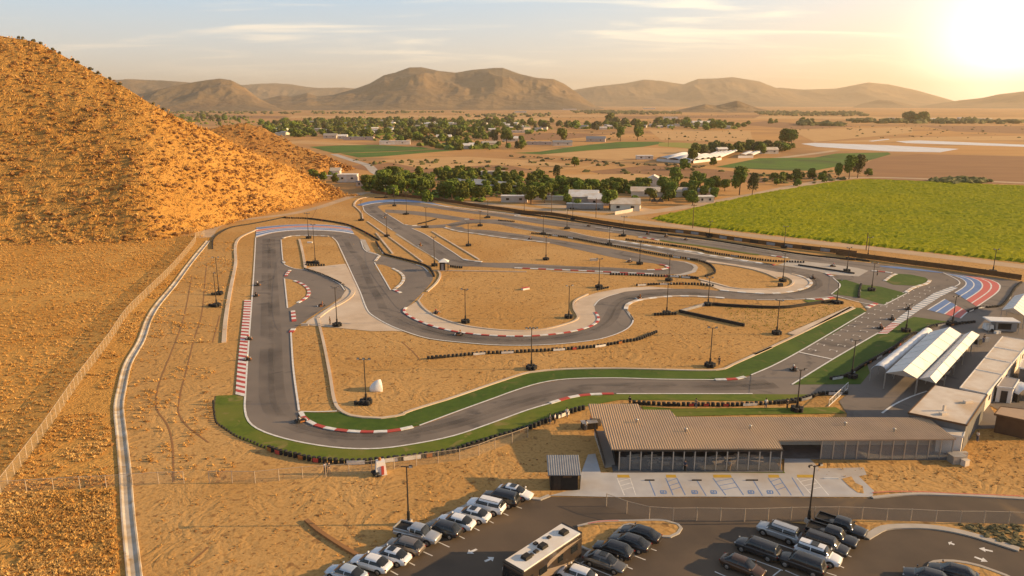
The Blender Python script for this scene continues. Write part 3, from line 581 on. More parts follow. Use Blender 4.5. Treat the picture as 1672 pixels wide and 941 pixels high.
kerb('C 0,655 300,668 600,680 900,695 1200,708 1280,712', .8, 2.4); kerb('C 850,395 1000,418 1200,450 1450,490 1661,515 D 250,305 500,345 720,380 900,405', 1.5, 2.6, 'concrete')
kerb('D 800,390 930,410', 1.2, 2.0); kerb('B 920,345 1040,378 1200,400 1400,430 1661,460 C 150,408 320,430', .9, 2.6, 'apron')
kerb('B 560,320 620,328 690,322', .8, 2.0, 'concrete'); kerb('B 1090,632 1150,645 1320,660', .9, 2.4, 'concrete'); kerb('C 1200,672 1330,668 1395,650 1350,628 1290,622', .9, 2.2, 'red')
kerb('A 800,500 785,480', .8, 1.6, 'concrete'); kerb('A 890,660 960,690 1010,730 1022,775 1000,810 900,872', .8, 1.7); kerb('A 785,275 860,256 1000,250 1150,255 1230,260', .8, 1.6, 'apron')
kerb('A 850,565 820,600 812,625', .8, 1.3); kerb('E 685,42 695,128', 1.0, 1.5); kerb('E 690,188 665,225', 1.0, 1.3)
kerb('B 330,600 290,650', .8, 1.4, 'apron'); kerb('B 460,905 530,940', .9, 1.4); kerb('B 450,715 520,755 550,800 520,860 460,905', .8, 1.6, 'apron')
kerb('H 930,595 980,565 1060,540 1078,520', .9, 1.6, 'apron'); kerb('H 690,690 755,660', 1.0, 1.4); kerb('H 800,525 850,490 875,482', .8, 1.6, 'apron'); kerb('H 720,462 800,470 870,480', .8, 1.8)
kerb('D 1380,480 1440,515', 1.0, 1.4); kerb('D 1200,715 1330,720 1480,690', .9, 2.0); kerb('C 1120,375 1200,385 1310,405', .9, 1.8); kerb('D 880,322 1050,345', .9, 1.8); kerb('B 1100,270 1215,268', 1.0, 2.0)
# wide striped exit kerbs
def ladder(l, r, n, second='red'):
    L, Rr = resample(gl(l), .25), resample(gl(r), .25); b = MB(); f = lambda P, t: P[min(len(P) - 1, int(t * (len(P) - 1)))]
    for i in range(n):
        t0, t1 = i / n, (i + 1) / n; p, q, s2, t2 = f(L, t0), f(L, t1), f(Rr, t1), f(Rr, t0)
        b.add([(p.x, p.y, ZL + .02), (q.x, q.y, ZL + .02), (s2.x, s2.y, ZL + .02), (t2.x, t2.y, ZL + .02)], [(0, 3, 2, 1)], i % 2)
    struct(b.build('kerb', [M['white'], M[second]]))
ladder('. 399,491 397,515 391.8,560 387.5,605 384.5,646', '. 410,491 408.5,515 404.5,560 401.5,605 399.8,649', 55)
ladder('H 755,852 840,785', 'H 815,852 895,790', 14); ladder('H 840,785 950,702 1100,602 1215,558', 'H 895,790 1000,715 1140,625 1252,568', 44, 'stripe_grey')
# painted run-off stripes
def bands(inner, outer, cuts, step=2.0, z=ZL - .02):
    A, B = resample(sp(inner, .5), step), None; n = len(A); Bs = sp(outer, .5); B = [Bs[int(i * (len(Bs) - 1) / (n - 1))] for i in range(n)]
    mats = [c[2] for c in cuts]; b = MB()
    for k, (t0, t1, mm) in enumerate(cuts):
        for i in range(n - 1):
            q = [A[i].lerp(B[i], t0), A[i + 1].lerp(B[i + 1], t0), A[i + 1].lerp(B[i + 1], t1), A[i].lerp(B[i], t1)]
            b.add([(v.x, v.y, z) for v in q], [(0, 1, 2, 3)], k)
    struct(b.build('painted_runoff', [M[m] for m in mats]))
bands('A 540,265 700,223 900,203 1100,203 1300,215 1430,236', 'A 545,180 700,165 900,152 1100,152 1300,165 1400,180',
      [(0, .12, 'white'), (.12, .30, 'blue'), (.30, .36, 'white'), (.36, .48, 'blue'), (.48, .58, 'apron'), (.58, .72, 'red_light'), (.72, .80, 'apron'), (.80, 1, 'blue')])
bands('B 180,148 300,124 500,113 700,122 1000,167', 'B 122,140 250,106 400,92 560,92 800,118', [(0, .2, 'white'), (.2, 1, 'blue')])
bands('H 770,436 900,452 1040,465 1160,477', 'H 775,432 900,440 1050,457 1165,474', [(0, 1, 'blue')])
stripe = [(0, .04, 'white'), (.04, .25, 'blue'), (.25, .29, 'white'), (.29, .50, 'blue'), (.50, .54, 'white'), (.54, .74, 'red_light'), (.74, .78, 'white'), (.78, .96, 'red_light'), (.96, 1, 'white')]
bands('S 140,48 280,85 360,125 380,160 350,200 240,268', 'S 560,98 690,128 755,165 768,195 740,250 510,418', stripe)
bands('S 150,328 0,420 -50,450', 'S 410,472 350,525 330,545', stripe)
# ------------------------------------------------------------------ channel, low kerbs, paths
mb = MB(); ch = sp('V 770,230 640,390 530,540 400,700 350,790 300,930 U 490,130 465,230 455,290 465,400 480,550 490,700 515,941 . 232,1040', 2)
ns = normals(ch); prof = [(-.78, .03), (-.72, .2), (-.55, .2), (-.3, .06), (.3, .06), (.55, .2), (.72, .2), (.78, .03)]; vs = []
for p, n in zip(ch, ns):
    for e, zz in prof: v = p + n * e; vs.append((v.x, v.y, zz))
mb.add(vs, [(8 * i + j, 8 * i + j + 1, 8 * i + j + 9, 8 * i + j + 8) for i in range(len(ch) - 1) for j in range(7)]); struct(mb.build('drainage_channel', M['channel']))
mb = MB()
for s, w in (('V 1112,150 985,215 960,400 920,600 890,800 880,941', .9), ('E 885,100 910,200 940,330 985,560 1025,780 1060,840 1150,890 1250,905 1400,912 1585,880 Q 250,318 385,272 540,225 730,160 920,95 1100,40 1200,28 1350,17 1672,12 G 500,612 1000,624 1130,622 1200,612 1270,578 1585,438 I 0,153 330,-2 H 600,685', .55),
             ('A 1330,690 1400,730 1420,760 1390,810 1300,870 E 985,25 890,95', 1.0), ('A 935,285 960,380 990,545', .8), ('A 975,548 1100,590 1250,650 1340,700', .5), ('B 220,290 450,455 720,655', .5), ('B 805,380 1065,535 1230,635', .6),
             ('B 300,395 450,580', .6), ('F 212,55 250,110 330,170 450,220 600,262 800,290 1000,303 1200,295 1380,255 1500,205 1470,120 1480,60 1585,5', .5), ('D 280,380 500,408 720,448 850,488 940,530', .5), ('D 480,605 600,622 800,625 1000,610 1060,590 1080,560 1060,535 1010,512', .5),
             ('B 105,150 165,210 180,270', .6), ('B 100,150 110,115 160,80 230,68', .9), ('H 600,690 225,855', 1.6), ('B 860,735 880,770 850,840 760,925', .6), ('D 230,535 380,575 490,605', .9), ('B 820,735 950,735 1661,745', .5)):
    mb.wall(sp(s, 1.5), .01, ZT + .16, w)
struct(mb.build('low_kerb', M['apron']))
mb = MB()      # faint wheel ruts on the bank left of the track
for s in ('V 655,480 640,560 600,760 545,925 U 650,100 605,220 600,300 640,360 660,430 665,580', 'V 760,380 750,480 720,760 670,920 U 715,150 690,250 685,320 720,370 800,430', 'V 850,750 800,940', 'A 1090,5 1050,90', 'F 230,540 170,470 80,390', 'U 720,900 800,830'):
    mb.ribbon(sp(s, 2), .26, .03)
struct(mb.build('wheel_rut', M['tilled']))
# ------------------------------------------------------------------ car park, service road, pad
mb = MB(); mb.flat(gl('. 500,961 536,941 582.5,916 632,892.7 692.6,861 736.6,840.4 764,826.7 840,812 866,815.6 882,817.5 897,811.5 1010,813.5 1125.7,812.8 1300,812.8 1424,813.9 1495,808.5 1672,816.5 1800,826 1800,1160 430,1160'), .03)
struct(mb.build('car_park', M['parking']))
mb = MB(); mb.flat(gl('. 897,810.5 925,803 947,801 949,773 960,743.5 972,742 981,773 987.5,773 1280,773 1281,747.5 1270,745 1322,750 1338,766 1410,764.5 1415,776.5 1402,779 1427,803 1424,813 1300,812.3 1125.7,812.3 1010,813'), .10); struct(mb.build('parking_pad', M['pad']))
mb = MB()
for s, w, h in (('. 530,944 582.5,915 632,891.5 692.6,860 736.6,839 764,825.5', .5, .15), ('. 840,811 866,814.5 882,816.5 897,810.5', .5, .15), ('. 1424,813.9 1495,808 1672,815.5 1800,825', .5, .15),
                ('. 1413.6,879.5 1427,871.6 1442.5,863.7 1469,861 1521.5,862.4 1574,871.6 1627,887 1664,899', .9, .15), ('. 1515,930 1520.5,921.6 1526,919 1540,917.5 1558,918 1579,921 1600,926 1620,933 1641,941 1700,970', .4, .15),
                ('. 943,861 975,854 1029,852 1087,852 1107,858 1112,864 1107,872 1094,878 1076,877', .35, .15), ('. 1076,877 1028,857 992,885 971,902 947,893', .3, .15)):
    mb.wall(sp(s, .8), .0, .03 + h, w)
struct(mb.build('kerb', M['concrete']))
mb = MB(); mb.ribbon(sp('. 1424,806.5 1460,804.5 1500,805 1560,808 1672,812.5 1740,818', 1), .16, .187); mb.ribbon(sp('. 960,857.2 980,853.4 1010,852.2', .8), .16, .187); struct(mb.build('kerb_paint', M['red_light']))
mb = MB(); bk = sp('L 0,405 70,465 150,520 220,565 300,612', .5); mb.wall(bk, 0, .3, .5); struct(mb.build('ditch_ridge', M['tilled']))  # raised brown ridge standing in for the dark ditch beside the cars
mb = MB()
for s, zz in (('. 943,861 975,854 1029,852 1087,852 1107,858 1112,864 1107,872 1094,878 1076,876.5 1028,857.5 992,885 971,901.5 947,893', .14), ('. 1288,854 1400,850 1560,855 1680,858 1672,900 1663,898.6 1627,886.4 1574,871 1521.5,861.8 1469,860.4 1442.5,863.2 1427,871 1412,879 1390,872 1350,862', .12),
              ('. 1516,930 1521,922 1526,919.4 1540,918 1558,918.5 1579,921.5 1600,926.5 1620,933.5 1641,942 1700,971 1560,985', .13), ('K 540,165 600,150 625,190 670,210 678,255 640,250 590,215', .13)): mb.flat(gl(s), zz)
struct(mb.build('sand_island', M['sand']))
mb = MB(); b2 = MB(); b3 = MB(); b4 = MB()
def pline(s, w=.14, m=None, z=.037): (m or mb).ribbon(gl(s), w, z)
for s in ('L 500,700 545,725', 'L 605,648 645,668', 'L 690,585 750,612', 'L 785,530 850,560', 'L 900,490 940,510', 'L 985,440 1028,462', 'L 1080,400 1112,418', 'L 1150,350 1200,372', 'L 1245,318 1280,330', '. 929,913 998,941', '. 964,911 921,936', '. 921,936 902,929', '. 1048,891 1072,900', '. 1028,905 1054,915', '. 1015,922 1033,930',
          '. 1229,875 1300,899', '. 1199,903 1278,932', '. 1167,934 1190,944', '. 1275,931 1262,941', '. 1282,932 1310,944', '. 1268,908 1278,911', '. 1370,924 1378,928', '. 1345,934 1366,941', '. 1380,906 1390,910'): pline(s)
def arrow(s, w=.5):
    a, b = gl(s); d = (b - a); L = d.length; d.normalize(); n = Vector((-d.y, d.x, 0)); c = a + d * (L * .55); q = [a + n * .16, c + n * .16, c + n * .5, b, c - n * .5, c - n * .16, a - n * .16]
    mb.flat(q[::-1], .038)
arrow('L 1012,572 955,598'); arrow('L 1060,645 1115,620'); arrow('. 1621,901 1598,896'); arrow('. 1591,910 1613,918'); arrow('K 1240,570 1200,555')
struct(mb.build('car_park_lines', M['white']))
mb = MB()
for (x, tl, tr, bl, br) in ((1017, 1007.5, 1028.7, 1019.4, 1038), (1096, 1087, 1105, 1099, 1119), (1179, 1164, 1195, 1185, 1214), (1262, 1254, 1273, 1274, 1292), (1314, 1301, 1329, 1326, 1353)):
    b2.flat(gl(f'. {tl},776.5 {tr - 2},776.5 {tr},781.3 {tl + 1},781.3'), .106)
    b = mb if x in (1017, 1314) else b3
    pline(f'. {tl},782 {bl},810', .13, b, .106); pline(f'. {tr},782 {br},810', .13, b, .106)
    for t in (.2, .45, .7):
        y0 = 782 + 28 * t; xa = tl + (bl - tl) * t; xb = tr + (br - tr) * (t - .17); pline(f'. {xa + .5},{y0} {xb - .5},{y0 - 5}', .11, b, .106)
for s in ('. 1060,786 1070,811', '. 1138,786 1153,811', '. 1230,786 1245,811', '. 1293,781 1312,811'): pline(s, .12, b3, .106)
for x in (1083, 1134, 1165, 1226, 1257):
    pline(f'. {x - 5},802.5 {x + 4},802.5', .16, b3, .106); pline(f'. {x - 4},807.5 {x + 5},807.5', .16, b3, .106); pline(f'. {x - 4.6},802.8 {x - 3.6},807.2', .16, b3, .106); pline(f'. {x + 4},802.8 {x + 5},807.2', .16, b3, .106)
    b3.flat([(p.x, p.y) for p in [g(x, 803.6) + Vector((.13 * math.cos(t), .13 * math.sin(t), 0)) for t in np.linspace(0, 5.7, 8)]], .109)
    pline(f'. {x},804.3 {x + .8},806', .12, b3, .109); pline(f'. {x - 1.6},805 {x - 1.4},806.6 {x + .6},806.9 {x + 2},806.2', .1, b3, .112)
struct(mb.build('bay_lines', M['white'])); struct(b3.build('bay_lines', M['blue'])); struct(b2.build('tactile_paving', M['yellow']))
# ================================================================== LIGHT POLES
def tyre_stack_bm(b, n, r, h, cx, cy, rad):
    for i in range(n):
        t = 2 * math.pi * i / n; c = (cx + rad * math.cos(t), cy + rad * math.sin(t), 0)
        for k in range(3): b.lathe(c, [(r * .7, .02 + k * h / 3), (r, .06 + k * h / 3), (r, h / 3 - .03 + k * h / 3), (r * .7, h / 3 + k * h / 3)], 9)
POLE_G = 'floodlight poles round the kart track'
def light_pole(bx, by, ty, label, heads=2, base='tyres', rot=0.0, long=0, group=POLE_G, warm=False):
    p = g(bx, by); h = max(6.0, min(12.5, height_at(p, ty))); r = empty('light_pole', (p.x, p.y, .02), rot); tag(r, label, 'light pole', group)
    b = MB(); b.tube((0, 0, 0), (0, 0, h), .12, .075, 7); b.build('pole', M['darkmetal'], r)
    if base != 'plain': b = MB(); b.tube((0, 0, .0), (0, 0, 1.7), .2, .19, 8); b.build('pole_sleeve', M['black'], r)
    w = .95 if heads >= 3 else .7
    b = MB(); b.box((0, 0, h - .06), (2 * w, .09, .09)); b.build('crossarm', M['darkmetal'], r)
    for i in range(heads):
        x = -w + 2 * w * i / max(1, heads - 1) if heads > 1 else .55
        b = MB(); b.box((x, -.12, h + .12), (.42, .3, .26), 0, 0, (1, .7)); b.box((x, 0, h + .0), (.07, .07, .1)); f = b.build('floodlight', M['darkmetal'], r)
        b = MB(); b.box((x, -.285, h + .10), (.36, .02, .2)); b.build('lens', M['lens'], f)
    if base == 'tyres':
        b = MB(); tyre_stack_bm(b, 6, .36, .75, 0, 0, .72); b.build('tyre_base', M['tyre'], r)
    elif base == 'block':
        b = MB(); b.box((0, 0, .3), (.8, .8, .6), 0, 0, (.8, .8)); b.build('concrete_base', M['concrete'], r)
    if long:
        b = MB()
        for k in range(int(long / .7)):
            for q in range(3): b.lathe((-long / 2 + .7 * k, -.75, q * .22), [(.22, .02), (.34, .06), (.34, .17), (.22, .21)], 8)
        b.build('tyre_row', M['tyre'], r)
    return r
POLES = [
 (504, 389.7, 349, 'three headed light pole on the top sand island by the red and blue stripes', 3, 0), (515, 430, 367, 'tall light pole with a long tyre row beside the pale concrete apron', 2, 5),
 (358, 481, 421, 'leaning twin light pole on the orange bank left of the long straight, nearer the hill', 2, 3), (354, 500.5, 446, 'light pole on the orange bank left of the long straight, nearer the red ladder kerb', 1, 3),
 (550.6, 533, 470, 'light pole at the lower corner of the pale concrete apron', 2, 0), (598, 659, 587, 'light pole with a curled tyre ring next to the white shell tent', 3, 3),
 (590.7, 360.6, 328, 'light pole on the sand outside the far blue hairpin', 2, 2), (632, 386.7, 350, 'light pole on the sand bank left of the long diagonal', 2, 0), (644, 337, 308, 'light pole on the sand strip just inside the far blue hairpin', 2, 0),
 (664, 350.6, 314, 'light pole with a flat tyre base between the diagonal and the upper lane', 2, 2.5), (696, 372, 339, 'twin light pole by the short link between the diagonal and the loop', 2, 3), (709.5, 434.6, 387.6, 'light pole just left of the little white roofed marshal hut', 2, 0),
 (784, 369.6, 348, 'light pole on the slim teardrop island of the loop', 2, 0), (796.6, 356, 328, 'light pole on the sand strip between far straight and upper lane', 2, 3), (765, 402, 364, 'light pole on the left end of the wedge infield', 2, 0),
 (703.6, 329, 296, 'light pole at the brown boundary fence in front of the dense trees', 2, 0), (856, 349, 318, 'light pole at the brown boundary fence in front of the two round trees', 2, 0), (630, 323.5, 303, 'light pole at the left end of the brown boundary fence', 2, 0),
 (887, 383, 352.5, 'light pole at the left end of the long tyre wall between the lanes', 2, 0), (891.5, 424.7, 387, 'light pole at the lower edge of the wedge infield, centre', 2, 0), (925.8, 374, 343.5, 'light pole on the bare strip between far straight and upper lane, centre', 2, 3),
 (935, 359, 331, 'light pole at the brown boundary fence in front of the long pale trailer', 2, 0), (995, 400, 374, 'light pole halfway along the tyre wall between the lanes', 2, 0), (1018, 386, 354, 'light pole with wide heads where the bare strip narrows', 3, 3),
 (1044.4, 432, 394, 'light pole near the right tip of the wedge infield', 2, 0), (978, 470, 423, 'light pole between the red white kerb and the sandy bowl', 2, 0), (1092, 459, 415.7, 'light pole behind the white banded hairpin', 2, 0), (928.7, 519.4, 467, 'light pole in the right corner of the sandy bowl', 2, 0),
 (760, 527.5, 473, 'light pole at the lower edge of the sandy bowl', 2, 0), (867.7, 603, 536.5, 'light pole in front of the banner tyre wall by the inner turf', 4, 0), (1088.4, 513.3, 463, 'light pole with a slanted tyre row on the sand right of the esses', 2, 6),
 (1159, 599, 535.5, 'light pole at the corner where the inner turf turns uphill', 2, 0), (1156, 499, 454, 'light pole at the corner of the rubber fenced sand plot', 2, 0), (1278, 460, 414, 'light pole inside the right loop', 2, 0), (1268, 546, 491, 'slanted head light pole at the foot of the rubber fenced sand plot', 2, 0),
 (1366, 496, 459, 'light pole at the near turf tip by the sand plot', 1, 0), (1382.6, 444, 405, 'light pole on the pale concrete wedge', 2, 0), (1423, 475, 430, 'light pole in the middle of the small turf triangle', 2, 2), (1280, 405, 370.5, 'light pole at the brown boundary fence beside the crop, left of three', 2, 0),
 (1416.6, 422, 388, 'light pole at the brown boundary fence beside the crop, middle of three', 2, 0), (1621, 445, 407.7, 'light pole at the brown boundary fence beside the crop, right of three', 2, 0), (1158, 388, 366, 'light pole at the brown boundary fence by the tip of the crop', 2, 0),
 (1554.8, 530, 484.7, 'light pole in front of the blue and red stripes', 2, 0), (1479, 542, 514, 'light pole in the turf right of the start straight', 2, 0), (1390, 617, 556, 'tall light pole by the trackside tyre wall next to the silver tunnel tent', 2, 0), (1301, 671.5, 604, 'light pole at the barrier behind the long tan roof', 2, 0),
]
for bx, by, ty, lb, hd, lg in POLES: light_pole(bx, by, ty, lb, hd, 'tyres' if by > 318 else 'plain', random.uniform(-.5, .5), lg)
light_pole(1320, 855, 761, 'black car park lamp on a concrete block behind the silver suv', 2, 'block', .3, 0, 'car park lamps')
light_pole(667.5, 857, 762, 'black car park lamp behind the silver pickup', 1, 'block', -.2, 0, 'car park lamps')
def utility_pole(bx, by, ty, label, arm=True):
    p = g(bx, by); h = max(6, min(14, height_at(p, ty))); r = empty('utility_pole', p); tag(r, label, 'utility pole', 'wooden utility poles')
    b = MB(); b.tube((0, 0, 0), (0, 0, h), .16, .11, 7); b.build('pole', M['wood'], r)
    if arm:
        b = MB(); b.box((0, 0, h - .7), (2.2, .14, .16)); c = b.build('crossarm', M['wood'], r)
        b = MB()
        for x in (-.95, -.4, .4, .95): b.tube((x, 0, h - .62), (x, 0, h - .38), .06, .04, 6)
        b.build('insulator', M['grey_print'], c)
for a in ((717, 324, 296, 'wooden pole with crossarm against the dense dark trees'), (900.5, 347, 318, 'wooden pole on the back road beside the second round tree', False), (973, 356, 323.6, 'wooden pole on the back road by the walled house', False), (1131, 373, 333, 'wooden pole at the tip of the bright crop', True),
          (1414, 409, 384, 'wooden pole on the verge in front of the bright crop', False), (1091, 240, 217, 'thin wooden pole on the golden field beyond the green strip', False), (1247, 246, 229, 'wooden pole behind the greenhouses', False)): utility_pole(*a[:4], *(a[4:] or (True,)))
# ================================================================== BARRIERS
def tyre_wall(s, label, banners=0.0, h=.62, w=.62, group='tyre barriers of the track', z=0.0, seed=1, side=1):
    pts = resample(sp(s, .4), .8); r = empty('tyre_barrier', (pts[0].x, pts[0].y, z)); tag(r, label, 'tyre barrier', group); o = Vector((pts[0].x, pts[0].y, 0)); rr = random.Random(seed)
    b = MB()
    for p in pts:
        q = p - o; k = h * rr.uniform(.92, 1.05); c = (q.x + rr.uniform(-.04, .04), q.y + rr.uniform(-.04, .04), 0); R2 = w * .5
        b.lathe(c, [(R2 * .8, .0), (R2, .06), (R2, k * .30), (R2 * .86, k * .33), (R2, k * .37), (R2, k * .64), (R2 * .86, k * .67), (R2, k * .71), (R2, k * .94), (R2 * .7, k)], 8)
    b.build('tyre_wall', M['tyre'], r)
    if banners:
        ns = normals(pts); i = 0; n = 0; kinds = ['white', 'orange', 'grey_print', 'white', 'black', 'white', 'orange', 'red']
        while i + 3 < len(pts) and n < 95:
            if rr.random() < banners * .6:
                k = kinds[rr.randrange(len(kinds))]; ln = 1 if k in ('orange', 'red') else 3; b = MB(); P = pts[i:i + ln + 1]; N = ns[i:i + ln + 1]
                P = [p - o + nv * (-side * (w * .5 + .05)) for p, nv in zip(P, N)]; b.wall(P, .10, h * .86, .03); b.build('banner', M[k], r); n += 1; i += ln
            i += 1
    return r
def rubber_rail(s, label, h=.55, w=.32, mat='black', group='low rubber barriers', cat='barrier', posts=0):
    pts = resample(sp(s, .5), 1.5); r = empty('low_barrier', (pts[0].x, pts[0].y, 0)); tag(r, label, cat, group); o = pts[0]
    b = MB(); b.wall([p - o for p in pts], .0, h, w); b.build('rail', M[mat], r)
    return r
rubber_rail('A 152,372 150,330 158,285 200,240 330,175 480,150 650,118 800,86', 'thin black rubber edge curving round the bank under the hill', .45, .3)
tyre_wall('A 805,88 820,92 1000,98 1180,120 1350,150 1480,200 1600,265 1650,295', 'tyre wall behind the red and blue stripes of the top turn', .12, seed=2)
tyre_wall('B 300,478 345,550 385,590 530,630 650,660 760,700 800,740 825,790', 'tyre wall curving round the outside of the second chicane to the hut', .1, seed=3)
tyre_wall('C 160,343 260,352 480,380 650,412 830,445 1000,475 1200,515 1400,550 1661,587 D 150,358 250,378 320,405 365,450 370,480 340,495 280,515', 'long tyre wall between the two lanes ending round the white banded hairpin', .06, seed=4)
tyre_wall('C 1010,400 1200,425 1400,450 1661,490 D 300,290 700,350 860,370 1180,386', 'long tyre wall along the narrow turf strip of the far lanes', .05, seed=5)
rubber_rail('D 1125,410 1661,491', 'straight black rail lying on the pale concrete wedge', .5, .35)
tyre_wall('C 870,715 1100,720 1280,730 1450,735 1661,752 D 120,515 240,532', 'tyre wall under the red white kerb before the hairpin', .25, seed=6)
tyre_wall('C 1110,815 1300,805 1661,806 D 370,600', 'tyre wall at the top of the esses', .4, seed=7)
tyre_wall('F 295,528 500,510 730,490 950,480 1200,468 1400,455 1585,440 G 200,428 420,390 500,377 660,312', 'long tyre wall with banners lying across the lower infield', .42, seed=8, side=1)
rubber_rail('G 835,150 1390,271', 'black rubber rail slanting down the left side of the fenced sand plot', .7, .4)
rubber_rail('D 310,765 500,780 800,796 1000,797 1200,772 1380,747 1470,742 1560,770', 'black rubber rail along the top of the fenced sand plot', .7, .4)
rubber_rail('G 845,150 960,118 1065,88', 'grey rubber rail closing the left tip of the fenced sand plot', .6, .4, 'grey_print')
tyre_wall('P 575,552 650,580 770,607 900,637 1050,657 1250,668 1450,662 1672,640 Q 200,640 300,627 450,607 600,580 700,547 850,502 1000,457 1150,407 1350,327 1500,282', 'tyre wall with sponsor panels outside the bottom turn', .5, .8, seed=9)
tyre_wall('J 660,150 850,160 1100,162 1300,162 1656,142 I 130,450 290,430 400,397 520,391 575,391', 'tyre wall with white panels between the turf strips behind the long tan roof', .5, seed=10)
tyre_wall('I 470,303 560,285 680,212 830,130 990,22 H 1010,852 1060,822 1130,800 1200,792', 'tyre wall beside the silver tunnel tent', .45, seed=11)
tyre_wall('H 1200,800 1260,790 1360,780', 'short row of tyres at the top end of the white tents', .3, seed=12)
tyre_wall('H 1310,715 1385,690 1450,688 1510,680 1560,632 1600,570 1640,535', 'low tyre row bending round the corner of the paddock', .2, .5, .6, seed=13)
tyre_wall('A 995,520 1170,523', 'short black tyre row at the edge of the pale concrete apron', 0, seed=14)
tyre_wall('A 985,555 1060,578 1150,610 1250,655 1320,690', 'sawtooth tyre row lining the first chicane', .0, .5, .5, seed=15)
tyre_wall('B 680,313 760,295 845,268', 'short slanted tyre row with a pale tip by the short link', .0, .5, .5, seed=16)
tyre_wall('B 1410,280 1548,292', 'short black tyre row on the sand beside the upper lane', 0, .5, .6, seed=17)
tyre_wall('B 975,697 1090,713', 'short black tyre row pointing right from the little white roofed hut', 0, .6, .6, seed=18)
tyre_wall('H 640,628 642,590 655,548', 'pale tyre row crossing the small turf triangle', .6, .5, .6, seed=19)
tyre_wall('C 750,855 862,830', 'short tyre row by the pole between kerb and bowl', 0, .5, .6, seed=20)
tyre_wall('P 95,140 105,235 125,325 190,370 300,440 400,475 510,522 570,548', 'low pale edge rail with orange posts outside the left bottom turf', 0, .35, .35, seed=21)
rubber_rail('C 0,160 300,195 700,255 1100,317 1661,387 D 400,192 800,257 1200,317 1661,364 H 560,385 720,408', 'thin black rail along the whole outer side of the far straight', .5, .25)
rubber_rail('B 285,76 390,76', 'short black rail outside the far blue hairpin', .5, .3)
# brown boundary fence
def brown_fence():
    pts = resample(sp('B 250,27 300,37 600,72 900,108 1200,158 1500,198 1661,223 C 300,178 700,243 1100,303 1661,360 D 500,182 1000,248 1661,324 H 500,362 900,418 1300,470 1670,526', 3), 3.0); o = pts[0]; r = empty('boundary_fence', o); tag(r, 'long brown screened fence between the far straight and the back road', 'fence')
    b = MB(); b.wall([p - o for p in pts], .12, 1.55, .05); b.build('screen', M['brownscreen'], r)
    b = MB(); b.wall([p - o for p in pts], 1.56, 1.64, .09); b.build('top_rail', M['wood'], r)
    me = None
    for p in pts[::2][:99]:
        q = p - o
        if me is None: b = MB(); b.tube((0, 0, 0), (0, 0, 1.8), .09, .09, 6); po = b.build('post', M['wood'], r, q); me = po.data
        else: link('post', me, r, q)
    for i in range(0, 12):
        b = MB(); j = len(pts) - 44 + i * 2
        if j + 2 < len(pts): b.wall([p - o + Vector((-.02, -.09, 0)) for p in pts[j:j + 2]], .3, 1.3, .03); b.build('banner', M['grey_print' if i % 3 else 'black'], r)
brown_fence()
# ------------------------------------------------------------------ wire fences
M['wire'] = mesh_mat('chain link', (.42, .31, .19), .30); M['wire_grey'] = mesh_mat('grey chain link', (.40, .35, .29), .16)
M['postpale'] = pmat('galvanised post', (.52, .42, .31), (.42, .33, .24), 2.0, .6)
def wire_fence(s, label, h=1.8, gap=3.0, wire='wire', post='postpale', corner=False, maxp=95):
    pts = resample(gl(s) if corner else sp(s, .5), gap); o = pts[0]; r = empty('wire_fence', o); tag(r, label, 'fence', 'wire fences')
    P = [p - o for p in pts]; b = MB(); vs = []
    for p in P: vs += [(p.x, p.y, .04), (p.x, p.y, h)]
    b.add(vs, [(2 * i, 2 * i + 2, 2 * i + 3, 2 * i + 1) for i in range(len(P) - 1)]); b.build('wire_mesh', M[wire], r)
    b = MB()
    for a, c in zip(P, P[1:]): b.tube(a + Vector((0, 0, h)), c + Vector((0, 0, h)), .035, None, 5)
    b.build('top_rail', M[post], r); me = None
    k = max(1, math.ceil(len(P) / maxp))
    for p in P[::k]:
        if me is None: b = MB(); b.tube((0, 0, 0), (0, 0, h + .06), .05, .05, 6); me = b.build('post', M[post], r, p).data
        else: link('post', me, r, p)
wire_fence('. 335,386 322,388 319,396 279,445 237,487 207,518 179,560 128,629 64,723 0,808 -40,862', 'tall tan wire fence running down the slope left of the concrete channel', 2.0, 2.4)
wire_fence('. 0,806 55,803 120,799 183,796 256,791 340,789', 'sagging wire fence crossing the concrete channel at lower left', 1.7, 3.2, 'wire_grey')
wire_fence('. 342,789 395,789 433,789 471.6,783 507,781 580.7,775.5 630,768 682.5,761 713.6,756.7 743.5,753 776.5,746 798.6,736 820,730 842.8,722 865,713.6 883.5,705', 'wire fence behind the sponsor tyre wall of the bottom turn', 1.7, 3.0, 'wire_grey')
wire_fence('. 990,827 1006,834 1033,842 1059,848.5 1088,851 1116,850.5 1172,851 1226.6,852 1282.5,850 1387,849 1442.5,852 1495,853 1545,856 1595,856 1640,857 1720,860', 'wire fence with tan posts between service road and car park', 1.7, 2.8, 'wire_grey')
def gate_frame():
    p0, p1 = gl('I 455,470 572,360'); r = empty('gate', p0); tag(r, 'white tubular gate leaning at the end of the turf by the paddock', 'gate'); d = p1 - p0
    b = MB()
    for z0 in (.15, 1.25): b.tube((0, 0, z0), (d.x, d.y, z0), .06, None, 6)
    for t in np.linspace(0, 1, 7): b.tube((d.x * t, d.y * t, .1), (d.x * t, d.y * t, 1.3), .04, None, 5)
    b.build('rail', M['white'], r); b = MB(); b.quad((0, .0, .2), (d.x, d.y, .2), (d.x, d.y, 1.2), (0, 0, 1.2)); b.build('wire_mesh', M['wire_grey'], r)
gate_frame()
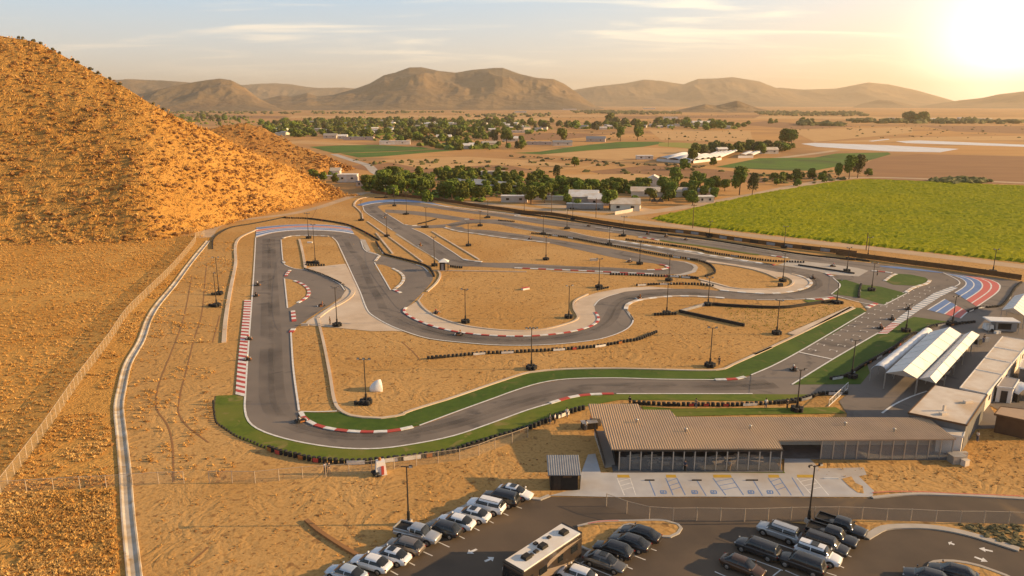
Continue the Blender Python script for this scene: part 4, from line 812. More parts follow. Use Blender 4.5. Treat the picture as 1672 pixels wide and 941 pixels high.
# ================================================================== TREES AND SCRUB
def crown_mesh(name, mat, h, w, base, n, seed, leaf=.55, lobes=9, squash=1.0, gap=.15):
    r = np.random.default_rng(seed); C = []
    for i in range(lobes):
        t = r.random(); a = r.random() * 6.283; z = base + (h - base) * (.22 + .62 * t); rr = w * .5 * (.62 * math.sqrt(r.random())) * (1.15 - .55 * t)
        C.append((rr * math.cos(a), rr * math.sin(a), z, w * (.20 + .13 * r.random())))
    C.append((0, 0, base + (h - base) * .78, w * .25)); C = np.array(C); k = r.integers(0, len(C), n); d = r.normal(size=(n, 3)); d /= np.linalg.norm(d, axis=1)[:, None]
    rad = C[k, 3] * (1 - .45 * r.random(n) ** 2); P = C[k, :3] + d * rad[:, None] * np.array([1, 1, squash * (h - base) / w * 1.05]); P[:, 2] = np.clip(P[:, 2], base * .8, h)
    N = d + r.normal(size=(n, 3)) * .55; N /= np.linalg.norm(N, axis=1)[:, None]; U = np.cross(N, r.normal(size=(n, 3))); U /= np.linalg.norm(U, axis=1)[:, None]; Wv = np.cross(N, U)
    s = leaf * (.6 + .8 * r.random(n))[:, None]; q = np.stack([P - U * s - Wv * s * .6, P + U * s - Wv * s * .6, P + U * s * .7 + Wv * s * .6 + N * s * .25, P - U * s * .7 + Wv * s * .6 - N * s * .1], 1).reshape(-1, 3)
    o = fastmesh(name, q, np.arange(n * 4).reshape(n, 4), mat); return o
def trunk_mb(h, base, w, seed, r0=.28):
    rr = random.Random(seed); b = MB(); top = Vector((rr.uniform(-.3, .3), rr.uniform(-.3, .3), base + (h - base) * .45)); b.tube((0, 0, -.1), top, r0, r0 * .55, 7)
    for i in range(4): a = rr.uniform(0, 6.28); s = top * rr.uniform(.55, .95); e = s + Vector((math.cos(a) * w * .28, math.sin(a) * w * .28, (h - base) * rr.uniform(.2, .38))); b.tube(s, e, r0 * .42, r0 * .12, 5)
    return b
PROT = []; HID = []
def tree_proto(kind, h, w, base, n, mat, seed, leaf, lobes, squash=1.0):
    r = empty(kind, (0, -500, 0)); r.location = (0, 0, 0); trunk_mb(h, base, w, seed).build('trunk', M['bark'], r); c = crown_mesh('crown', M[mat], h, w, base, n, seed, leaf, lobes, squash); c.parent = r; return dict(root=r, used=False, h=h)
def place_tree(P, x, y, h, label, group, rz=None):
    if P['used']: o = copy_tree(P['root'])
    else: o = P['root']; P['used'] = True
    s = h / P['h']; o.location = (x, y, 0); o.rotation_euler = (0, 0, random.uniform(0, 6.28)); o.scale = (s * random.uniform(.9, 1.12), s * random.uniform(.9, 1.12), s)
    tag(o, label, 'tree', group); return o
ROUND = [tree_proto('broadleaf_tree', 8, 7.6, 1.4, 1500, 'leaf', 100 + i, .42, 11) for i in range(4)]
TALL = [tree_proto('eucalyptus_tree', 13, 8, 2.6, 1500, 'leaf2' if i % 2 else 'leaf', 120 + i, .45, 13) for i in range(3)]
ORCH = [tree_proto('orchard_tree', 5, 5.4, .5, 800, 'leaf3' if i == 1 else 'leaf', 140 + i, .42, 7) for i in range(3)]
def far_proto(kind, h, w, mat, seed, lobes=8): o = crown_mesh(kind, M[mat], h, w, .4, 520, seed, 1.05, lobes); return dict(root=o, used=False, h=h)
FAR = [far_proto('far_tree', 10, 14, m, 160 + i) for i, m in enumerate(('leaf', 'leaf2', 'leaf', 'leaf3', 'leaf2'))]; FART = [far_proto('far_tree', 15, 14, m, 170 + i, 10) for i, m in enumerate(('leaf2', 'leaf'))]
def plant(s, n, dmin, protos, h0, h1, label, group, seed):
    for x, y in spaced_in(gl(s), n, dmin, seed): place_tree(random.choice(protos), x, y, random.uniform(h0, h1), label, group)
plant('. 592,306 640,296 690,303 760,318 800,321 795,331 740,329 660,321 600,313', 44, 5.5, ROUND, 5.5, 10, 'full dark green tree in the dense row right behind the brown boundary fence', 'dense trees behind the boundary fence', 1)
plant('. 668,285 740,281 800,284 860,291 920,297 900,306 830,302 740,298 690,296', 44, 6, ORCH, 3.8, 6.2, 'low bushy tree in the far half of the orchard, behind the grey netting', 'orchard trees beyond the netting', 2)
plant('. 790,311 860,312 930,306 1000,305 1052,305 1060,315 985,320 930,324 860,324 800,322', 52, 5.5, ORCH + ROUND[:2], 4, 7.5, 'dark tree of the belt between the grey netting and the pale trailer yard', 'belt of trees by the trailer yard', 3)
plant('. 1068,308 1130,300 1185,306 1192,322 1120,331 1080,325', 20, 6, ROUND, 5, 8.5, 'round tree of the clump between the long barn and the dirt road', 'clump of trees by the barn', 4)
plant('. 490,284 520,287 552,293 560,299 520,296', 6, 6, ORCH, 4, 6, 'shrubby tree at the foot of the small hill left of the white block house', 'shrubby trees under the small hill', 5)
for bx, by, h, P, lb in ((867, 333, 8.5, ROUND[0], 'round dark tree on the back road, left of the pair'), (889, 331.5, 8, ROUND[2], 'round dark tree on the back road, right of the pair'), (697, 331, 6, ORCH[1], 'small bright tree alone in front of the dense row by the fence'), (642, 322, 6, ORCH[1], 'yellowish tree in front of the dense row by the far hairpin'),
    (944, 341, 4.6, ORCH[0], 'low bushy tree in front of the large gabled house'), (1061, 329, 6.5, ROUND[2], 'round tree at the left end of the long cream roofed barn'), (1092, 327.5, 5.5, ORCH[2], 'bushy tree in front of the long cream roofed barn, nearer its right end'), (925, 334, 5, ORCH[1], 'bright bush left of the large gabled house'), (1166, 326, 6, ROUND[0], 'round tree at the right edge of the clump by the dirt road'), (995, 343, 9, ROUND[1], 'tall tree at the left side of the walled house'), (1035, 341, 6, ORCH[0], 'bushy tree at the right side of the walled house'), (1131, 335, 7, ROUND[3], 'small round tree beside the wooden pole at the crop tip'), (1207, 319, 15, TALL[0], 'tall eucalyptus by the dirt road, left and larger of the two'), (1228, 318.5, 11.5, TALL[1], 'slim eucalyptus by the dirt road, right of the two'),
    (1368, 292, 10, TALL[2], 'dark tree at the left of the clump above the crop'), (1386, 292.5, 15, TALL[0], 'tallest spreading tree of the clump above the crop'), (1400, 291, 15, TALL[1], 'leaning tree at the right of the clump above the crop'), (1278, 294, 5, ORCH[0], 'low bush left of the row on the bare verge above the crop'),
    (1300, 292, 6, ORCH[2], 'wide bush in the row on the bare verge above the crop'), (1326, 292, 6.5, ORCH[0], 'taller bush in the row on the bare verge above the crop'), (1342, 297, 5.5, ORCH[2], 'bush next to the crop corner'), (1268, 302, 4, ORCH[0], 'small bush beside the dirt road bend'), (1302, 304, 4, ORCH[2], 'small bush just above the dirt road'), (1417, 288, 5, ORCH[1], 'bush right of the leaning tree above the crop'),
    (1102, 296, 8.5, ROUND[1], 'slender tree standing before the tilled field'), (908, 293, 9, TALL[1], 'narrow dark cypress like tree at the orchard edge'), (938, 272, 7, ORCH[1], 'lone bright bush on the tan field'), (1131, 266, 11, ROUND[0], 'green tree in front of the greenhouses'), (1117, 278, 8, ORCH[1], 'pale green bushes in the bare field below the greenhouses'), (1165, 270, 6, ORCH[0], 'small bush at the greenhouse corner'),
    (916, 233, 17, ROUND[2], 'broad spreading tree on the tan field in mid valley'), (1013, 231, 18, TALL[0], 'tall tree of the pair at the end of the green strip'), (1041, 229.5, 17, ROUND[1], 'dome shaped tree of the pair at the end of the green strip'), (1282, 236, 18, ROUND[3], 'left tree of the tall pair behind the white mulch'), (1292, 236.5, 17, ROUND[0], 'right tree of the tall pair behind the white mulch'),
    (1484, 199.5, 26, FAR[1], 'left of two dark trees far out in the glow'), (1504, 199.8, 25, FAR[3], 'right of two dark trees far out in the glow'), (996, 200.5, 22, FAR[0], 'lone round tree far on the golden field'), (806, 236, 17, TALL[1], 'big tree above the town edge, left'), (827, 236, 16, ROUND[1], 'big tree above the town edge, right'), (850, 236, 10, ROUND[2], 'round tree at the town edge beside a pale house')):
    place_tree(P, *g(bx, by).xy, h, lb, None)
T = [('. 425,203 520,198 620,196 720,198 760,199 758,214 640,212 500,215 440,214', 60, 13, 10, 15, 'grey green tree in the back part of the town left of centre', 11), ('. 420,216 500,217 600,215 690,216 755,216 762,236 700,241 640,234 560,226 470,226', 64, 11, 8, 13, 'green garden tree in the near part of the town', 12),
     ('. 760,197 830,196 905,200 900,212 830,220 762,222', 36, 14, 9, 14, 'tree among the houses right of the town centre', 13), ('. 905,207 1000,203 1100,200 1200,206 1206,213 1090,214 950,214', 34, 18, 10, 16, 'tree of the far row along the golden field', 14), ('. 270,189 330,188 420,192 440,203 380,210 300,200', 26, 18, 8, 14, 'dark tree behind the shoulder of the near hill', 15),
     ('. 800,240 860,238 880,243 830,246', 6, 12, 5, 8, 'garden tree beside the pale houses at the green strip', 16), ('. 1133,250 1180,246 1185,248 1140,252', 8, 7, 7, 10, 'dark round tree in the row behind the greenhouses', 17), ('. 1234,247 1276,241 1290,247 1240,252', 10, 9, 7, 11, 'tree around the farmyard right of the greenhouses', 18), ('. 700,240 760,238 800,240 800,246 740,246', 14, 9, 5, 8, 'low tree around the sheds at the end of the dark green field', 19)]
for s, n, d, h0, h1, lb, sd_ in T: plant(s, n, d, FAR + FART, h0, h1, lb, lb.replace('tree', 'trees', 1), sd_)
def blobs(name, P, size, mat, faces, label, cat, seed, flat=.7):
    r = np.random.default_rng(seed); n = len(P); bm = bmesh.new(); bmesh.ops.create_icosphere(bm, subdivisions=1, radius=1); bv = np.array([v.co[:] for v in bm.verts]); bf = np.array([[v.index for v in f.verts] for f in bm.faces]); bm.free()
    k = len(bv); s = size[0] + (size[1] - size[0]) * r.random(n) ** 1.6; V = bv[None] * (1 + .32 * r.normal(size=(n, k, 1))) * s[:, None, None]; V[:, :, 2] *= flat; V[:, :, 0] *= (1 + .5 * r.random((n, 1))); V += np.asarray(P)[:, None]
    Fc = bf[None] + (np.arange(n) * k)[:, None, None]; o = fastmesh(name, V.reshape(-1, 3), Fc.reshape(-1, 3), mat); tag(o, label, cat, kind='stuff'); return o
def hill_points(V, n, seed, tmax=1.02, lo=.0):
    r = np.random.default_rng(seed); ok = V[(V[:, 3] < tmax) & (V[:, 3] > lo)]; a = np.hypot(ok[:, 0], ok[:, 1]); p = ok[r.choice(len(ok), n)][:, :3].copy(); p[:, :2] += r.normal(size=(n, 2)) * .9; return p
hp = hill_points(hv, 6500, 1); cl = fbm(hp[:, 0] / 26, hp[:, 1] / 26, 3, 77); hp = hp[(cl + rng.random(len(hp)) * .25) > .56]
blobs('hillside_scrub', hp, (.25, 1.0), M['scrub'], 0, 'dry brown scrub dotting the big golden hill', 'scrub', 3)  # scrub clumps whose dark colour also carries the hill's small shadow marks
r1 = [(x + 0.0) for x in (30, 38, 56, 66, 86, 98, 120, 126, 148, 160, 178, 196, 250, 268)]
pts = []
for x in r1:
    c = hv[np.argmin(np.abs(hv[:, 3] - 1) * 1e3 + np.abs(hv[:, 0] / np.maximum(hv[:, 1], 1) - pxdir(x, interp_px(ridge1, x)).x / pxdir(x, interp_px(ridge1, x)).y) * 1e3)]; pts.append((c[0], c[1], c[2] + .5))
for k, q in enumerate(pts):
    o = crown_mesh('ridge_bush', M['greenscrub'], 1.25, 1.9, .05, 110, 300 + k, .28, 5); o.location = (q[0], q[1], q[2] - .6); tag(o, 'dark bush standing on the skyline of the big golden hill', 'bush', 'bushes along the hill skyline')
def tufts(name, P, size, blades, mat, label, seed, width=.10):
    r = np.random.default_rng(seed); n = len(P); m = n * blades; B = np.repeat(np.asarray(P), blades, 0); s = np.repeat(size[0] + (size[1] - size[0]) * r.random(n), blades); a = r.random(m) * 6.283; lean = .35 + .75 * r.random(m)
    d = np.stack([np.cos(a), np.sin(a)], 1); perp = np.stack([-d[:, 1], d[:, 0]], 1); o = B.copy(); o[:, :2] += d * (s * .22)[:, None]; w = (s * width)[:, None]
    v0 = o.copy(); v0[:, :2] -= perp * w; v1 = o.copy(); v1[:, :2] += perp * w; mid = o.copy(); mid[:, :2] += d * (s * lean * .5)[:, None]; mid[:, 2] += s * .75; v2 = mid.copy(); v2[:, :2] += perp * w * .8; v3 = mid.copy(); v3[:, :2] -= perp * w * .8
    tip = o.copy(); tip[:, :2] += d * (s * lean * 1.25)[:, None]; tip[:, 2] += s * (.95 - .3 * lean)
    V = np.stack([v0, v1, v2, v3, tip], 1).reshape(-1, 3); i = np.arange(m)[:, None] * 5; Fc = np.concatenate([i + [[0, 1, 2]], i + [[0, 2, 3]], i + [[3, 2, 4]]], 0)
    ob = fastmesh(name, V, Fc, mat); tag(ob, label, 'grass', kind='stuff'); return ob
q = hill_points(hv, 9000, 5); tufts('hillside_grass', q, (.5, 1.2), 6, M['blade'], 'golden dry grass covering the big hill', 6, .13)
q = hill_points(hv2, 1500, 7); blobs('hillside_scrub', q, (.4, 1.2), M['scrub'], 0, 'brown scrub covering the smaller darker hill behind', 'scrub', 8)
wp = rand_in(west, 24000, 9); d = np.hypot(wp[:, 0], wp[:, 1]); keep = (fbm(wp[:, 0] / 9, wp[:, 1] / 9, 3, 5) + rng.random(len(wp)) * .3 > .50) & (d < 330) & (np.abs(wp[:, 0] / wp[:, 1]) < .85); wp = wp[keep]
nearp = rand_in(gl('. -60,1000 -60,860 0,812 120,803 200,800 212,850 220,941 226,1000'), 2600, 13); nearp = nearp[fbm(nearp[:, 0] / 4, nearp[:, 1] / 4, 3, 6) > .44]
midp = rand_in(gl('. 0,812 64,727 128,633 179,563 237,490 300,430 320,405 300,435 248,520 225,560 200,630 192,700 198,790 120,800'), 2200, 14); midp = midp[fbm(midp[:, 0] / 5, midp[:, 1] / 5, 3, 6) > .5]
bankp = rand_in(gl('. 215,800 345,792 400,760 350,700 340,640 365,560 375,480 388,395 345,395 300,450 255,520 230,580 215,640 208,720'), 1500, 15); bankp = bankp[fbm(bankp[:, 0] / 6, bankp[:, 1] / 6, 3, 4) > .52]
allp = np.vstack([wp, nearp, midp, bankp]); cc = np.array([(p.x, p.y) for p in ch]); allp = allp[np.array([((cc - q) ** 2).sum(1).min() for q in allp]) > 1.5 ** 2]; allp = np.column_stack([allp, np.full(len(allp), .02)])
tufts('dry_grass', allp, (.22, .48), 8, M['blade'], 'clumps of dry golden grass on the flats left of the track', 16, .12)
sel = allp[rng.random(len(allp)) < .16]; blobs('dry_scrub', sel, (.12, .34), M['scrub'], 0, 'small dry brown weeds among the golden grass at left', 'scrub', 17)
cw = g(1660, 890); gp = rand_in(gl('. 1540,858 1672,860 1672,898 1650,893 1590,872'), 90, 21); blobs('verge_weeds', np.column_stack([gp, np.full(len(gp), .15)]), (.15, .4), M['greenscrub'], 0, 'low brown green weeds on the verge at the lower right', 'scrub', 22)
hd = rand_in(gl('. 1516,294 1555,292 1600,294 1625,298 1560,302 1520,299'), 160, 23); blobs('hedge', np.column_stack([hd, np.full(len(hd), .9)]), (1.0, 2.0), M['leaf2'], 0, 'low dusty hedge along the far side of the crop', 'hedge', 24)
far = np.vstack([rand_in(gl(s), n, 30 + i) for i, (s, n) in enumerate((('. 930,181.5 1060,182.5 1120,186 1060,187.5 940,186', 260), ('. 1232,183 1400,184 1420,190 1300,190 1240,188', 260), ('. 260,183 500,184 760,183 760,185 500,187 260,186', 160), ('. 1380,197 1600,198 1672,200 1672,203 1400,202', 200), ('. 1300,203 1380,204 1380,206 1310,206', 60), ('. 760,188 900,187 900,191 760,192', 60)))])
blobs('far_tree_belt', np.column_stack([far, np.full(len(far), 3.0)]), (4, 10), M['leaf2'], 0, 'hazy belts of distant trees at the foot of the mountains', 'tree belt', 25)
fs_ = rand_in(gl('. 830,254 950,262 1060,268 1150,272 1148,275 1000,268 830,257'), 70, 33); blobs('field_edge_scrub', np.column_stack([fs_, np.full(len(fs_), .4)]), (.8, 1.8), M['greenscrub'], 0, 'dark scrub line along the edge of the golden field', 'scrub', 34)
tu = np.vstack([rand_in(gl(q_), n, 80 + i) for i, (q_, n) in enumerate((('. 425,203 520,197 620,195 760,197 762,236 700,241 640,234 560,226 440,222', 900), ('. 762,197 830,196 905,200 900,214 830,224 762,224', 150), ('. 905,207 1000,203 1100,200 1200,206 1206,212 1090,212 950,212', 110), ('. 270,189 330,188 420,192 440,203 380,210 300,200', 120), ('. 700,240 760,236 810,238 810,246 740,247', 50)))])
blobs('town_shrubs', np.column_stack([tu, np.full(len(tu), 1.6)]), (1.8, 5.0), M['leaf'], 0, 'low shrubs and hedges filling the gardens of the far town', 'shrubs', 81, .75)
ob_ = np.vstack([rand_in(gl('. 668,285 740,281 800,284 860,291 920,297 1050,303 1060,315 985,320 930,324 800,322 790,311 740,300'), 260, 90), rand_in(gl('. 590,307 640,298 690,305 800,322 795,331 740,329 600,314'), 120, 91)])
blobs('orchard_undergrowth', np.column_stack([ob_, np.full(len(ob_), .7)]), (.8, 2.2), M['leaf'], 0, 'dark undergrowth between the trees behind the boundary fence', 'undergrowth', 92, .8)
inf = np.vstack([rand_in(gl(q_), int(n * .6), 200 + i) for i, (q_, n) in enumerate((('. 500,545 640,545 760,570 960,565 1030,545 1060,500 1110,505 1250,545 1330,520 1260,560 1160,600 900,600 680,665 570,670 540,600', 900), ('. 690,450 900,445 1080,450 960,480 940,520 800,530 720,510', 420), ('. 760,395 1000,430 780,425', 160), ('. 240,820 500,800 800,745 900,720 890,790 760,820 560,920 260,941', 500), ('. 1320,770 1400,790 1672,800 1672,720 1600,720 1560,765', 320), ('. 480,550 530,545 545,660 492,660', 160), ('. 660,420 560,400 500,360 560,335 590,350 640,400', 120)))])
blobs('sand_clods', np.column_stack([inf, np.full(len(inf), .03)]), (.05, .15), M['scrub'], 0, 'small clods and dry weeds scattered over the sand', 'clods', 201, .6)
tufts('dry_grass', np.column_stack([inf[::2] + .4, np.full(len(inf[::2]), .02)]), (.12, .28), 6, M['blade'], 'sparse dry straw tufts on the sand inside the track', 202, .14)
spr = rand_in(gl('. 1180,503 1300,505 1358,499 1395,505 1260,546 1205,531'), 420, 203); tufts('green_sprouts', np.column_stack([spr, np.full(len(spr), .02)]), (.12, .30), 5, M['crop_gold'], 'thin green sprouts in the rubber fenced sand plot', 204, .16)
psc = np.vstack([rand_in(gl(q_), n, 210 + i) for i, (q_, n) in enumerate((('. 560,262 900,262 1250,285 1240,300 1000,290 900,285 650,285', 130), ('. 760,218 1000,216 1210,214 1230,232 1000,230 780,236', 110), ('. 1230,205 1672,206 1672,228 1400,226', 90), ('. 1232,285 1370,280 1380,294 1240,310', 60), ('. 480,188 1230,187 1230,194 480,195', 160)))])
blobs('plain_scrub', np.column_stack([psc, np.full(len(psc), .4)]), (.5, 2.2), M['leaf2'], 0, 'scattered low bushes on the tan plain', 'scrub', 211, .7)
def crown_mass(name, s_, n, dmin, protos, h0, h1, label, seed):
    Vs = []; r = np.random.default_rng(seed)
    for x, y in spaced_in(gl(s_), n, dmin, seed):
        P = protos[r.integers(len(protos))]; me = P['root'].data if P['root'].data else [c for c in P['root'].children if 'crown' in c.name][0].data; v = np.empty(len(me.vertices) * 3, np.float32); me.vertices.foreach_get('co', v); v = v.reshape(-1, 3); k = (h0 + (h1 - h0) * r.random()) / P['h']; a = r.random() * 6.28; c_, s2 = math.cos(a), math.sin(a)
        v = v * k; Vs.append(np.stack([v[:, 0] * c_ - v[:, 1] * s2 + x, v[:, 0] * s2 + v[:, 1] * c_ + y, v[:, 2]], 1))
    V = np.concatenate(Vs); tag(fastmesh(name, V, np.arange(len(V)).reshape(-1, 4), M['leaf']), label, 'trees', kind='stuff')
crown_mass('town_greenery', '. 425,203 520,197 620,195 760,197 900,203 900,213 762,234 700,240 640,233 560,225 440,221', 150, 9, FAR, 6, 11, 'remaining green treetops merging between the houses of the far town', 301)
crown_mass('grove_greenery', '. 690,284 740,281 800,284 860,291 920,297 1050,303 1060,313 1000,318 930,321 860,322 790,316 745,299', 60, 6, ORCH, 3.2, 5.5, 'remaining low treetops merging between the orchard and the trailer yard', 302)
crown_mass('valley_greenery', '. 1160,243 1230,240 1300,241 1300,246 1240,249 1165,248', 34, 8, FAR, 5, 9, 'merging treetops along the farmyards in the middle of the right valley', 303)
crown_mass('far_greenery', '. 905,205 1000,201 1200,203 1330,197 1330,199 1206,210 950,212', 46, 16, FAR, 8, 13, 'hazy treetops along the far edge of the golden fields', 304)
crown_mass('hedge_trees', '. 1260,292 1345,288 1350,293 1265,299', 16, 5, ORCH, 2.5, 4.5, 'low scrubby treetops on the bare verge beyond the crop corner', 305)
# orchard netting
sheet_n = MB(); pp = gl('. 742,291.5 775,292 850,299 856,304 800,303 752,298', 3.2); sheet_n.prism(pp, 3.0, 3.12)
for p in pp: sheet_n.tube((p.x, p.y, 0), (p.x, p.y, 3.05), .08, None, 5)
tag(sheet_n.build('netting', M['greyroof']), 'grey shade netting stretched flat over part of the orchard', 'netting')
# ================================================================== PAVILION WITH THE LONG TAN ROOF
def zroof(p): return p
M['clear'] = mesh_mat('clear glass', (.45, .45, .44), .22, .08)
def pavilion():
    o = g(998, 760); o.z = 0; r = empty('pavilion', (o.x, o.y, 0)); tag(r, 'long open sided pavilion with ribbed tan metal roof beside the turf', 'pavilion')
    ye = g(1000, 733.7, 3.3).y; EZ = 3.3; SL = .055
    def rp(a, b):     # picture point on the sloping roof plane
        z0 = EZ
        for _ in range(6): p = g(a, b, z0); z0 = EZ + (p.y - ye) * SL
        return Vector((p.x, p.y, z0))
    out = [rp(*q) for q in px('J 520,428 1575,424 . 1268,719.5 I 1240,667 1062,535 J 1656,231 1090,229 920,230 880,187 706,186 685,150 376,150 403,238 452,241')]
    poly = [(p.x, p.y) for p in out]; xs = np.arange(min(p[0] for p in poly) + .02, max(p[0] for p in poly) - .02, .085)
    zt = lambda y: EZ + (y - ye) * SL
    b = MB(); prev = None
    for i, x in enumerate(xs):
        ys = []
        for k in range(len(poly)):
            (x0, y0), (x1, y1) = poly[k], poly[(k + 1) % len(poly)]
            if (x0 > x) != (x1 > x): ys.append(y0 + (y1 - y0) * (x - x0) / (x1 - x0))
        if len(ys) < 2: prev = None; continue
        lo, hi = min(ys), max(ys); bump = (0, 0, .05, .05)[i % 4]; cur = [(x - o.x, y - o.y, zt(y) + bump + dz) for dz in (0, -.14 - bump) for y in (lo, hi)]
        if prev: b.add(prev + cur, [(0, 4, 5, 1), (2, 3, 7, 6), (0, 2, 6, 4), (1, 5, 7, 3)])
        prev = cur
    b.build('roof', M['roof'], r)
    for (a, c) in ((1040, 690), (1120, 705), (1225, 700), (1380, 695), (1460, 705)):
        v = rp(a, c); k = MB(); k.lathe((0, 0, 0), [(.14, 0), (.14, .35), (.24, .38), (.24, .46), (.05, .55)], 10); k.build('roof_vent', M['steel'], r, (v.x - o.x, v.y - o.y, v.z + .03))
    # floor slab, back wall, posts, glass
    L0, L1 = g(998, 772), g(1279, 773); R1 = g(1557, 752); yb = rp(1295, 681.8).y - .3
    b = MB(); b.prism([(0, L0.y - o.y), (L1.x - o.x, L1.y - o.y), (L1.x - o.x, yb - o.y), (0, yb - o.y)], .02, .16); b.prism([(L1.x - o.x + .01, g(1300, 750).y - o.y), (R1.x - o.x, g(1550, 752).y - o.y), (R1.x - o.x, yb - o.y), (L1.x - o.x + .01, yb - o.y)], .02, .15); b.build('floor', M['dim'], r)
    b = MB(); b.box(((L1.x - o.x) / 2, yb - o.y - 1.0, 1.7), (L1.x - o.x - 2, .2, 3.0)); b.build('back_wall', M['black'], r); b = MB(); b.box(((L1.x + R1.x) / 2 - o.x, yb - o.y - 1.0, 1.0), (R1.x - L1.x - 1, .15, 1.7)); b.build('half_wall', M['housewall'], r)  # left back wall is black: the dark interior is put into its colour
    post = None
    def putpost(x, y, h):
        nonlocal post
        if post is None: b = MB(); b.box((0, 0, .5), (.14, .14, 1.0)); post = b.build('post', M['steel'], r, (x, y, .16))
        else: post2 = link('post', post.data, r, (x, y, .16)); post2.scale = (1, 1, h); return
        post.scale = (1, 1, h)
    fx = np.linspace(.8, L1.x - o.x - .3, 16); yf = L0.y - o.y + .35
    for x in fx: putpost(x, yf, zt(yf + o.y) - .32)
    for a, c in zip(fx, fx[1:]):
        b = MB(); b.box(((a + c) / 2, yf + .05, 1.15), (c - a - .16, .03, 1.9)); b.build('glass_panel', M['glass'], r)
    wx = np.linspace(g(1340, 752).x - o.x, R1.x - o.x - .3, 12); wy = g(1340, 751).y - o.y
    for x in wx: putpost(x, wy, 3.1)
    for a, c in zip(wx, wx[1:]):
        b = MB(); b.box(((a + c) / 2, wy + .05, 1.6), (c - a - .16, .03, 2.8)); b.build('glass_panel', M['clear'], r)
    for x in np.linspace(1.0, R1.x - o.x - 1, 14): putpost(x, yb - o.y - .6, zt(yb) - .4)
    b = MB(); b.box((fx.mean(), yf, zt(yf + o.y) - .26), (fx[-1] - fx[0] + .5, .16, .2)); b.box((wx.mean(), wy, 3.2), (wx[-1] - wx[0] + .4, .16, .2)); b.build('beam', M['darkmetal'], r)
    # tables and benches under the roof (each a thing)
    k = 0
    for t in np.linspace(.16, .9, 9):
        x, y = L0.x + (L1.x - L0.x) * t + random.uniform(-.4, .4), L0.y + random.uniform(2.0, 3.4); e = empty('picnic_table', (x, y, .16), random.uniform(-.3, .3)); tag(e, 'pale wooden picnic table behind the glass front of the long pavilion', 'table', 'tables under the long roof')
        b = MB(); b.box((0, 0, .74), (1.7, .75, .06)); b.build('tabletop', M['flatroof'], e); b = MB(); b.box((0, 0, .36), (.9, .5, .70), 0, 0, (.6, .4)); b.build('pedestal', M['darkmetal'], e)
        for s in (-1, 1): b = MB(); b.box((0, .68 * s, .44), (1.7, .28, .05)); b.box((0, .68 * s, .21), (1.2, .08, .42)); b.build('bench', M['flatroof'], e)
    return o
pavilion()
def ramp():
    p = gl('J 415,345 490,345 545,535 480,545'); r = empty('ramp', p[0]); tag(r, 'pale concrete ramp with dark side rails at the left end of the tan roof', 'ramp'); q = [v - p[0] for v in p]
    b = MB(); b.add([(v.x, v.y, .02) for v in q] + [(v.x, v.y, z) for v, z in zip(q, (.8, .8, .14, .14))], [(4, 5, 6, 7)[::-1], (0, 1, 5, 4), (1, 2, 6, 5), (2, 3, 7, 6), (3, 0, 4, 7)]); recalc(b.build('deck', M['concrete'], r))
    for i, (a, c) in enumerate(((q[0], q[3]), (q[1], q[2]))):
        b = MB()
        for t in np.linspace(0, 1, 6): v = a.lerp(c, t); zz = .8 - .66 * t; b.tube((v.x, v.y, zz - .1), (v.x, v.y, zz + 1.0), .035, None, 5)
        for dz in (1.0, .5): b.tube((a.x, a.y, .8 + dz), (c.x, c.y, .14 + dz), .035, None, 5)
        b.quad((a.x, a.y, .9), (c.x, c.y, .2), (c.x, c.y, 1.1), (a.x, a.y, 1.8)); b.build('side_rail', M['darkmetal'], r)
ramp()
def hut():
    p = g(921, 801); r = empty('hut', p); tag(r, 'small black hut with grey ribbed metal roof by the car park kerb', 'hut')
    w = (g(944, 801) - g(899, 801)).length; d = 3.0; b = MB(); b.box((0, d / 2, 1.2), (w, d, 2.4)); b.build('wall', M['black'], r)
    ex = w / 2 + .35; b = MB(); prev = None
    for i, x in enumerate(np.arange(-ex, ex + .01, .075)):
        h = (0, 0, .035, .035)[i % 4]; cur = [(x, -.55, 2.45 + h), (x, d + .5, 3.15 + h), (x, -.55, 2.36), (x, d + .5, 3.06)]
        if prev: b.add(prev + cur, [(0, 4, 5, 1), (2, 3, 7, 6), (0, 2, 6, 4), (1, 5, 7, 3)])
        prev = cur
    b.build('roof', M['greyroof'], r); b = MB(); b.box((.35, -.03, 1.95), (1.1, .05, .32)); b.build('sign', M['wood'], r); b = MB(); b.box((-.9, -.02, 1.0), (.9, .04, 2.0)); b.build('door', M['darkmetal'], r)
hut()
def barrel_tent():
    A = [g(1422, 604, 2.2), g(1447, 607, 2.2)]; B = [g(1507, 540, 2.2), g(1523, 543, 2.2)]; A = [Vector((p.x, p.y, 0)) for p in A]; B = [Vector((p.x, p.y, 0)) for p in B]; r = empty('tunnel_tent', A[0]); tag(r, 'silver white vaulted tunnel tent nearest the turf, leftmost of the white tents', 'tent'); o = A[0]; b = MB(); n = 22; m = 10; vs = []
    for i in range(n):
        t = i / (n - 1); l, q = A[0].lerp(B[0], t), A[1].lerp(B[1], t)
        for j in range(m): a = math.pi * j / (m - 1); v = l.lerp(q, .5 - .5 * math.cos(a)); vs.append((v.x - o.x, v.y - o.y, 2.2 + (1.0 - .18 * (i % 2)) * math.sin(a)))
    b.add(vs, [(i * m + j, i * m + j + 1, (i + 1) * m + j + 1, (i + 1) * m + j) for i in range(n - 1) for j in range(m - 1)], 0, True); k = b.build('canopy', M['canvas2'], r); k.modifiers.new('thick', 'SOLIDIFY').thickness = .05
    b0 = None
    for i in range(0, 8):
        for P, Q in ((A[0], B[0]), (A[1], B[1])):
            v = P.lerp(Q, i / 7) - o
            if b0 is None: b = MB(); b.tube((0, 0, 0), (0, 0, 2.25), .05, None, 6); b0 = b.build('leg', M['steel'], r, v)
            else: link('leg', b0.data, r, v)
barrel_tent()
